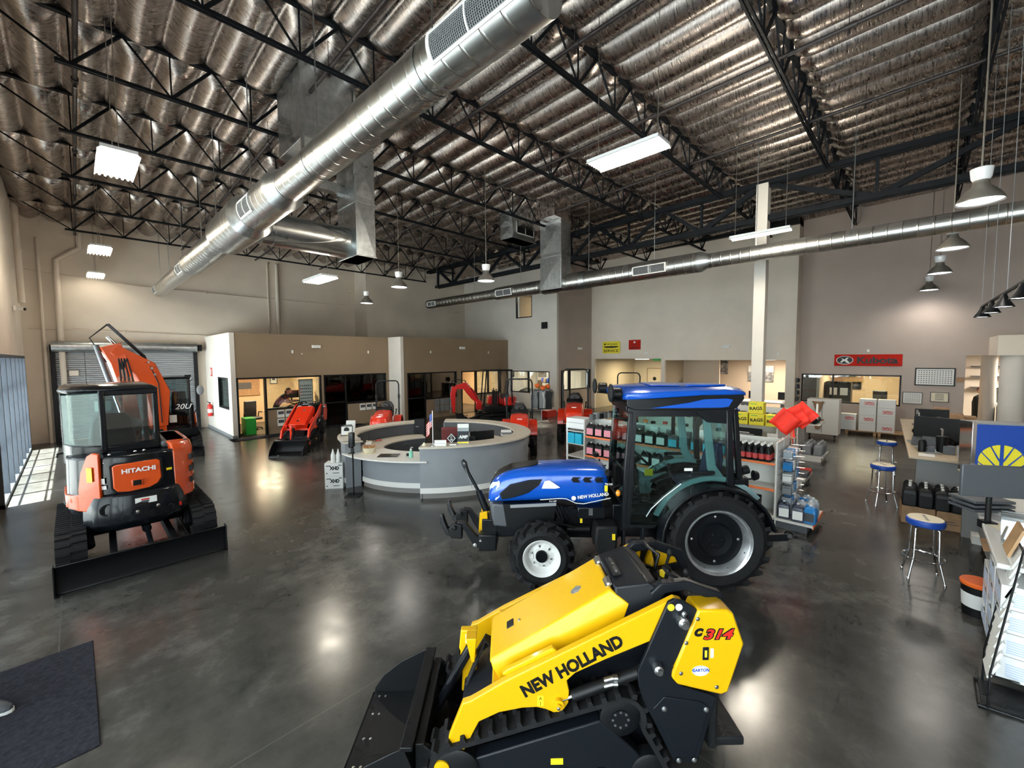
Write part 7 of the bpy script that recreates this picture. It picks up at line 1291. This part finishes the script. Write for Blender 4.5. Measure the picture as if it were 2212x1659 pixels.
for k in range(6): tag(MB().bx((0,0,.003),(.28,.21,.004),(0,0,.3*k)).build('paper_sheet',['paper','grey'][k%2],loc=(10.6+.28*k,-.15-.06*(k%3),1.047+.002*k)),'sheet of paper on the end of the parts counter','paper',group='papers on the parts counter')
t=thing('black_bottle_display','tall black tumbler standing on the parts counter end','tumbler',(11.1,-.35,1.046)); MB().lathe([(.0,0),(.07,0),(.085,.3),(.0,.3)],n=18).build('tumbler_body','black',t); MB().tube([(.02,0,.3),(.05,0,.42),(-.03,.02,.44)],.015,6).build('straw','chrome',t)
for k,(x,y,w,h_,l) in enumerate(((15.6,-.6,.25,.28,'cardboard box at the far end of the parts counter'),(16.1,-.9,.2,.2,'smaller cardboard box beside the far wall'),(15.9,-.45,.15,.40,'tall cardboard carton near the framed chart'))): tag(MB().box(-w,w,-w,w,0,h_).build('cardboard_box','cardboard',loc=(x,y,1.05 if k!=1 else 1.05),bevel=.004),l,'box')
tag(MB().lathe([(.0,0),(.08,0),(.10,.2),(.0,.2)],n=16).build('clear_cup','clearjug',loc=(10.75,-.62,1.047)),'clear plastic tub on the counter end','tub'); tag(MB().box(-.07,.07,-.06,.06,0,.2).build('red_container','redlab',loc=(9.55,-.62,1.046),bevel=.015),'dark red container beside the blue display case','container')
# blue display case with leaf emblem
t=thing('display_case','tall blue display case with a large yellow leaf emblem on the counter','display case',(9.35,-.90,1.046),0); 
W,H=.56,.78
t.rotation_euler=(0,0,radians(-70)); MB().box(-W/2,W/2,-.02,.30,0,H).build('case_body','blue',t,bevel=.006); MB().box(-W/2-.05,-W/2,-.03,.30,0,H+.03).build('metal_edge','chrome',t,bevel=.004); MB().box(-W/2-.05,W/2+.02,-.02,.31,H,H+.02).build('case_lid','grey',t)
MB().prism([(.25*cos(a),.24+.25*sin(a)) for a in [radians(-60+300*k/24) for k in range(25)]]+[(-.04,.02),(.04,.02)],-.026,-.021).build('leaf_emblem','yellow',t)
vn=MB().box(-.02,.02,-.03,-.027,.0,.50)
for s_ in (-1,1):
    for z0,a,l in ((.24,62,.30),(.13,48,.34),(.03,38,.34)): vn.tube([(0,-.028,z0-.02),(s_*l*.3*cos(radians(a)),-.028,z0+l*.2*sin(radians(a))),(s_*l*cos(radians(a))*1.0,-.028,z0+l*sin(radians(a)))],[.014,.013,.008],4)
vn.build('leaf_veins','blue',t)

# monitor backs and arm on the near counter
t=thing('computer_monitor','grey monitor back on a black arm at the right edge below the blue case','monitor',(6.7,-.62,1.046),radians(-60)); MB().box(-.30,.30,-.02,.02,.30,.64).build('screen_back','dgrey',t,bevel=.01); MB().cyl((0,.06,0),(0,.06,.42),.025,n=12).box(-.03,.03,0,.08,.40,.48).box(-.05,.05,.0,.12,-.06,.02).build('monitor_arm','black',t)
t=thing('keyboard_tray','stack of dark trays below the grey monitor','tray',(7.35,-.58,1.046),radians(-50)); 
for k in range(3): MB().box(-.22,.22,-.16,.16,.05*k,.05*k+.03).build('tray_layer','dgrey',t,bevel=.006)
for k in range(5): tag(MB().bx((0,0,.002),(.26,.19,.004),(0,0,.5*k)).build('paper_sheet',['paper','cream','grey'][k%3],loc=(6.3+.35*k,-.70,1.047+.001*k)),'printed page lying on the near parts counter','paper',group='papers on the near counter')
tag(MB().bx((0,0,.15),(.03,.25,.3),(0,.35,0)).build('clear_stand','clearplastic',loc=(6.15,-.75,1.048)),'clear acrylic stand beside the monitor arm','stand')
# black jerry cans in cartons
for k in range(2):
    t=thing('open_carton','wide cardboard tray of black jugs at the counter end, %s one'%['left','right'][k],'box',(9.95,-.06-.42*k,0),-pi/2+.08); MB().box(-.205,.205,-.22,.30,0,.30).build('carton_body','cardboard',t,bevel=.004); MB().box(-.12,.05,-.2215,-.22,.10,.11).box(-.12,.02,-.2215,-.22,.14,.15).build('printing','dgrey',t)
pj=jug('black',lab='black',h=.36,w=.19,d=.17)
place(pj,[(9.80+.18*r,.04-.196*k,.302) for r in range(3) for k in range(4)],'black oil jug standing on the cardboard trays at the counter end','black jugs on the cardboard trays'); retire(pj)
t=thing('open_carton','single cardboard box behind the black jugs','box',(10.05,-.80,0)) if 0 else None
tag(MB().box(-.16,.16,-.2,.2,0,.62).build('tall_carton','cardboard',loc=(10.52,-.62+.3,0)) if 0 else MB().box(-.10,.10,-.12,.12,0,.28).build('carton','cardboard',loc=(9.55,-.33,.0)) if 0 else MB().box(-.12,.12,-.16,.10,0,.6).build('tall_carton','cardboard',loc=(9.72+.1,-.86,0),bevel=.004),'tall narrow cardboard box beside the counter post','box')
pj=jug('black',lab='black',h=.33,w=.19,d=.16); dup(pj,(9.82,-.88,.602),0,'single black jug standing higher than the others beside the post',None); retire(pj)
# bar stools
def stool(label,x,y,rz):
    t=thing('bar_stool',label,'stool',(x,y,0),rz)
    MB().lathe([(.0,.69),(.17,.69),(.185,.70),(.19,.73),(.185,.765),(.172,.775),(.0,.775)],n=36).build('seat','blue',t); s=MB().lathe([(.172,.776),(.165,.783),(.0,.785)],n=36).build('seat_top','cream',t); text('NEW HOLLAND',.05,(0,0,.7855),(1,0,0),(0,1,0),'dgrey',s,fit=.24,ext=.0004)
    for k in range(4):
        a=pi/4+pi/2*k; d=V((cos(a),sin(a),0)); MB().tube([d*.10+V((0,0,.69)),d*.155+V((0,0,.66)),d*.165+V((0,0,.30)),d*.175+V((0,0,.26)),d*.24+V((0,0,.015))],.0115,10).lathe([(.015,0),(.018,.02),(.012,.03)],d*.24,'z',10).build('leg','chrome',t)
    MB().tube([(.20*cos(a),.20*sin(a),.27) for a in [2*pi*k/36 for k in range(36)]],.010,8,closed=True).build('foot_ring','chrome',t)
    return t
stool('nearest blue-rimmed chrome bar stool standing alone in the aisle',7.45,-.13,.2); stool('middle chrome bar stool beside the parts counter',10.6,.43,.5) ; stool('farthest chrome bar stool beside the parts counter',13.55,.50,0)
# stacked boxes, bucket, rack at the right edge
t=thing('bucket','black bucket with orange lid beside the stacked boxes','bucket',(6.78,-.56,0)); MB().lathe([(.0,0),(.12,0),(.14,.35),(.0,.35)],n=24).build('bucket_body','black',t); MB().lathe([(.145,.33),(.15,.36),(.14,.375),(.0,.37)],n=24).build('lid','orange',t); MB().lathe([(.1245,.08),(.135,.25)],n=24,cap=False).build('label','white',t)
dm('battlab',(.50,.60,.78),.6)
names=['lowest','second','third','top']
for c_,(x,n) in enumerate(((5.55,4),(5.98,4),(6.38,3))):
    for k in range(n):
        t=thing('battery_box','white box with pale blue printing, %s of the %s stack at the right edge'%(names[k] if k<3 or n==4 else 'top',['nearest','middle','farthest'][c_]),'box',(x,-.72,.10+.205*k),0); bb=MB().box(-.19,.19,-.3,.15,0,.20).build('carton_body','whitegloss',t,bevel=.004); q=MB()
        for r in range(6): q.box(-.15,-.02,.1505,.152,.03+.02*r,.04+.02*r).box(.02,.15,.1505,.152,.03+.02*r,.04+.02*r).box(-.1905,-.192,-.2,.1,.03+.02*r,.04+.02*r)
        q.build('printing','battlab',bb); text('CNH',.035,(-.08,.153,.18),(-1,0,0),(0,0,1),'dgrey',bb); text('CNH',.035,(-.1925,-.05,.18),(0,-1,0),(0,0,1),'dgrey',bb)
t=thing('open_carton','open brown cardboard box behind the stacked white boxes','box',(6.95,-.95,0)); MB().box(-.22,.22,-.25,.25,0,.75).build('carton_body','cardboard',t,bevel=.004); MB().bx((0,.3,.76),(.44,.16,.006),(-.3,0,0)).build('carton_flap','cardboard',t)
t=thing('magazine_rack','black wire magazine rack with many white brochures at the right edge','magazine rack',(5.25,-.50,0),radians(0))
r_=MB().tube([(.12,0,.02),(.12,0,.3),(.55,-.18,1.22)],.008,6).tube([(-.28,0,.02),(-.28,0,.3),(.15,-.18,1.22)],.008,6).tube([(-.28,.05,.01),(.12,.05,.01),(.2,-.55,.01),(-.2,-.55,.01)],.010,6,closed=True).tube([(.15,-.18,1.22),(.55,-.18,1.22)],.008,6).tube([(.12,0,.02),(.3,-.12,.8)],.006,6).tube([(-.28,0,.3),(.3,-.30,.02)],.006,6); r_.build('wire_frame','black',t)
MB().prism([(-.26,.03),(.12,.03),(.2,-.53),(-.18,-.53)],.005,.02,'z').build('base_tray','blackmat',t)
for k in range(12): tag(MB().bx((0,0,0),(.30,.02,.16),(.35,0,0)).build('brochure','paper',loc=(5.25-.02+.035*k,-.53-.012*k,.28+.075*k)),'white brochure fanned in the wire rack at the right edge','brochure',group='brochures in the wire rack')
tag(MB().bx((0,0,0),(.3,.02,.26),(.3,0,0)).build('magazine','wood',loc=(5.72,-.66,1.22)),'magazine with golden cover at the top of the wire rack','magazine')
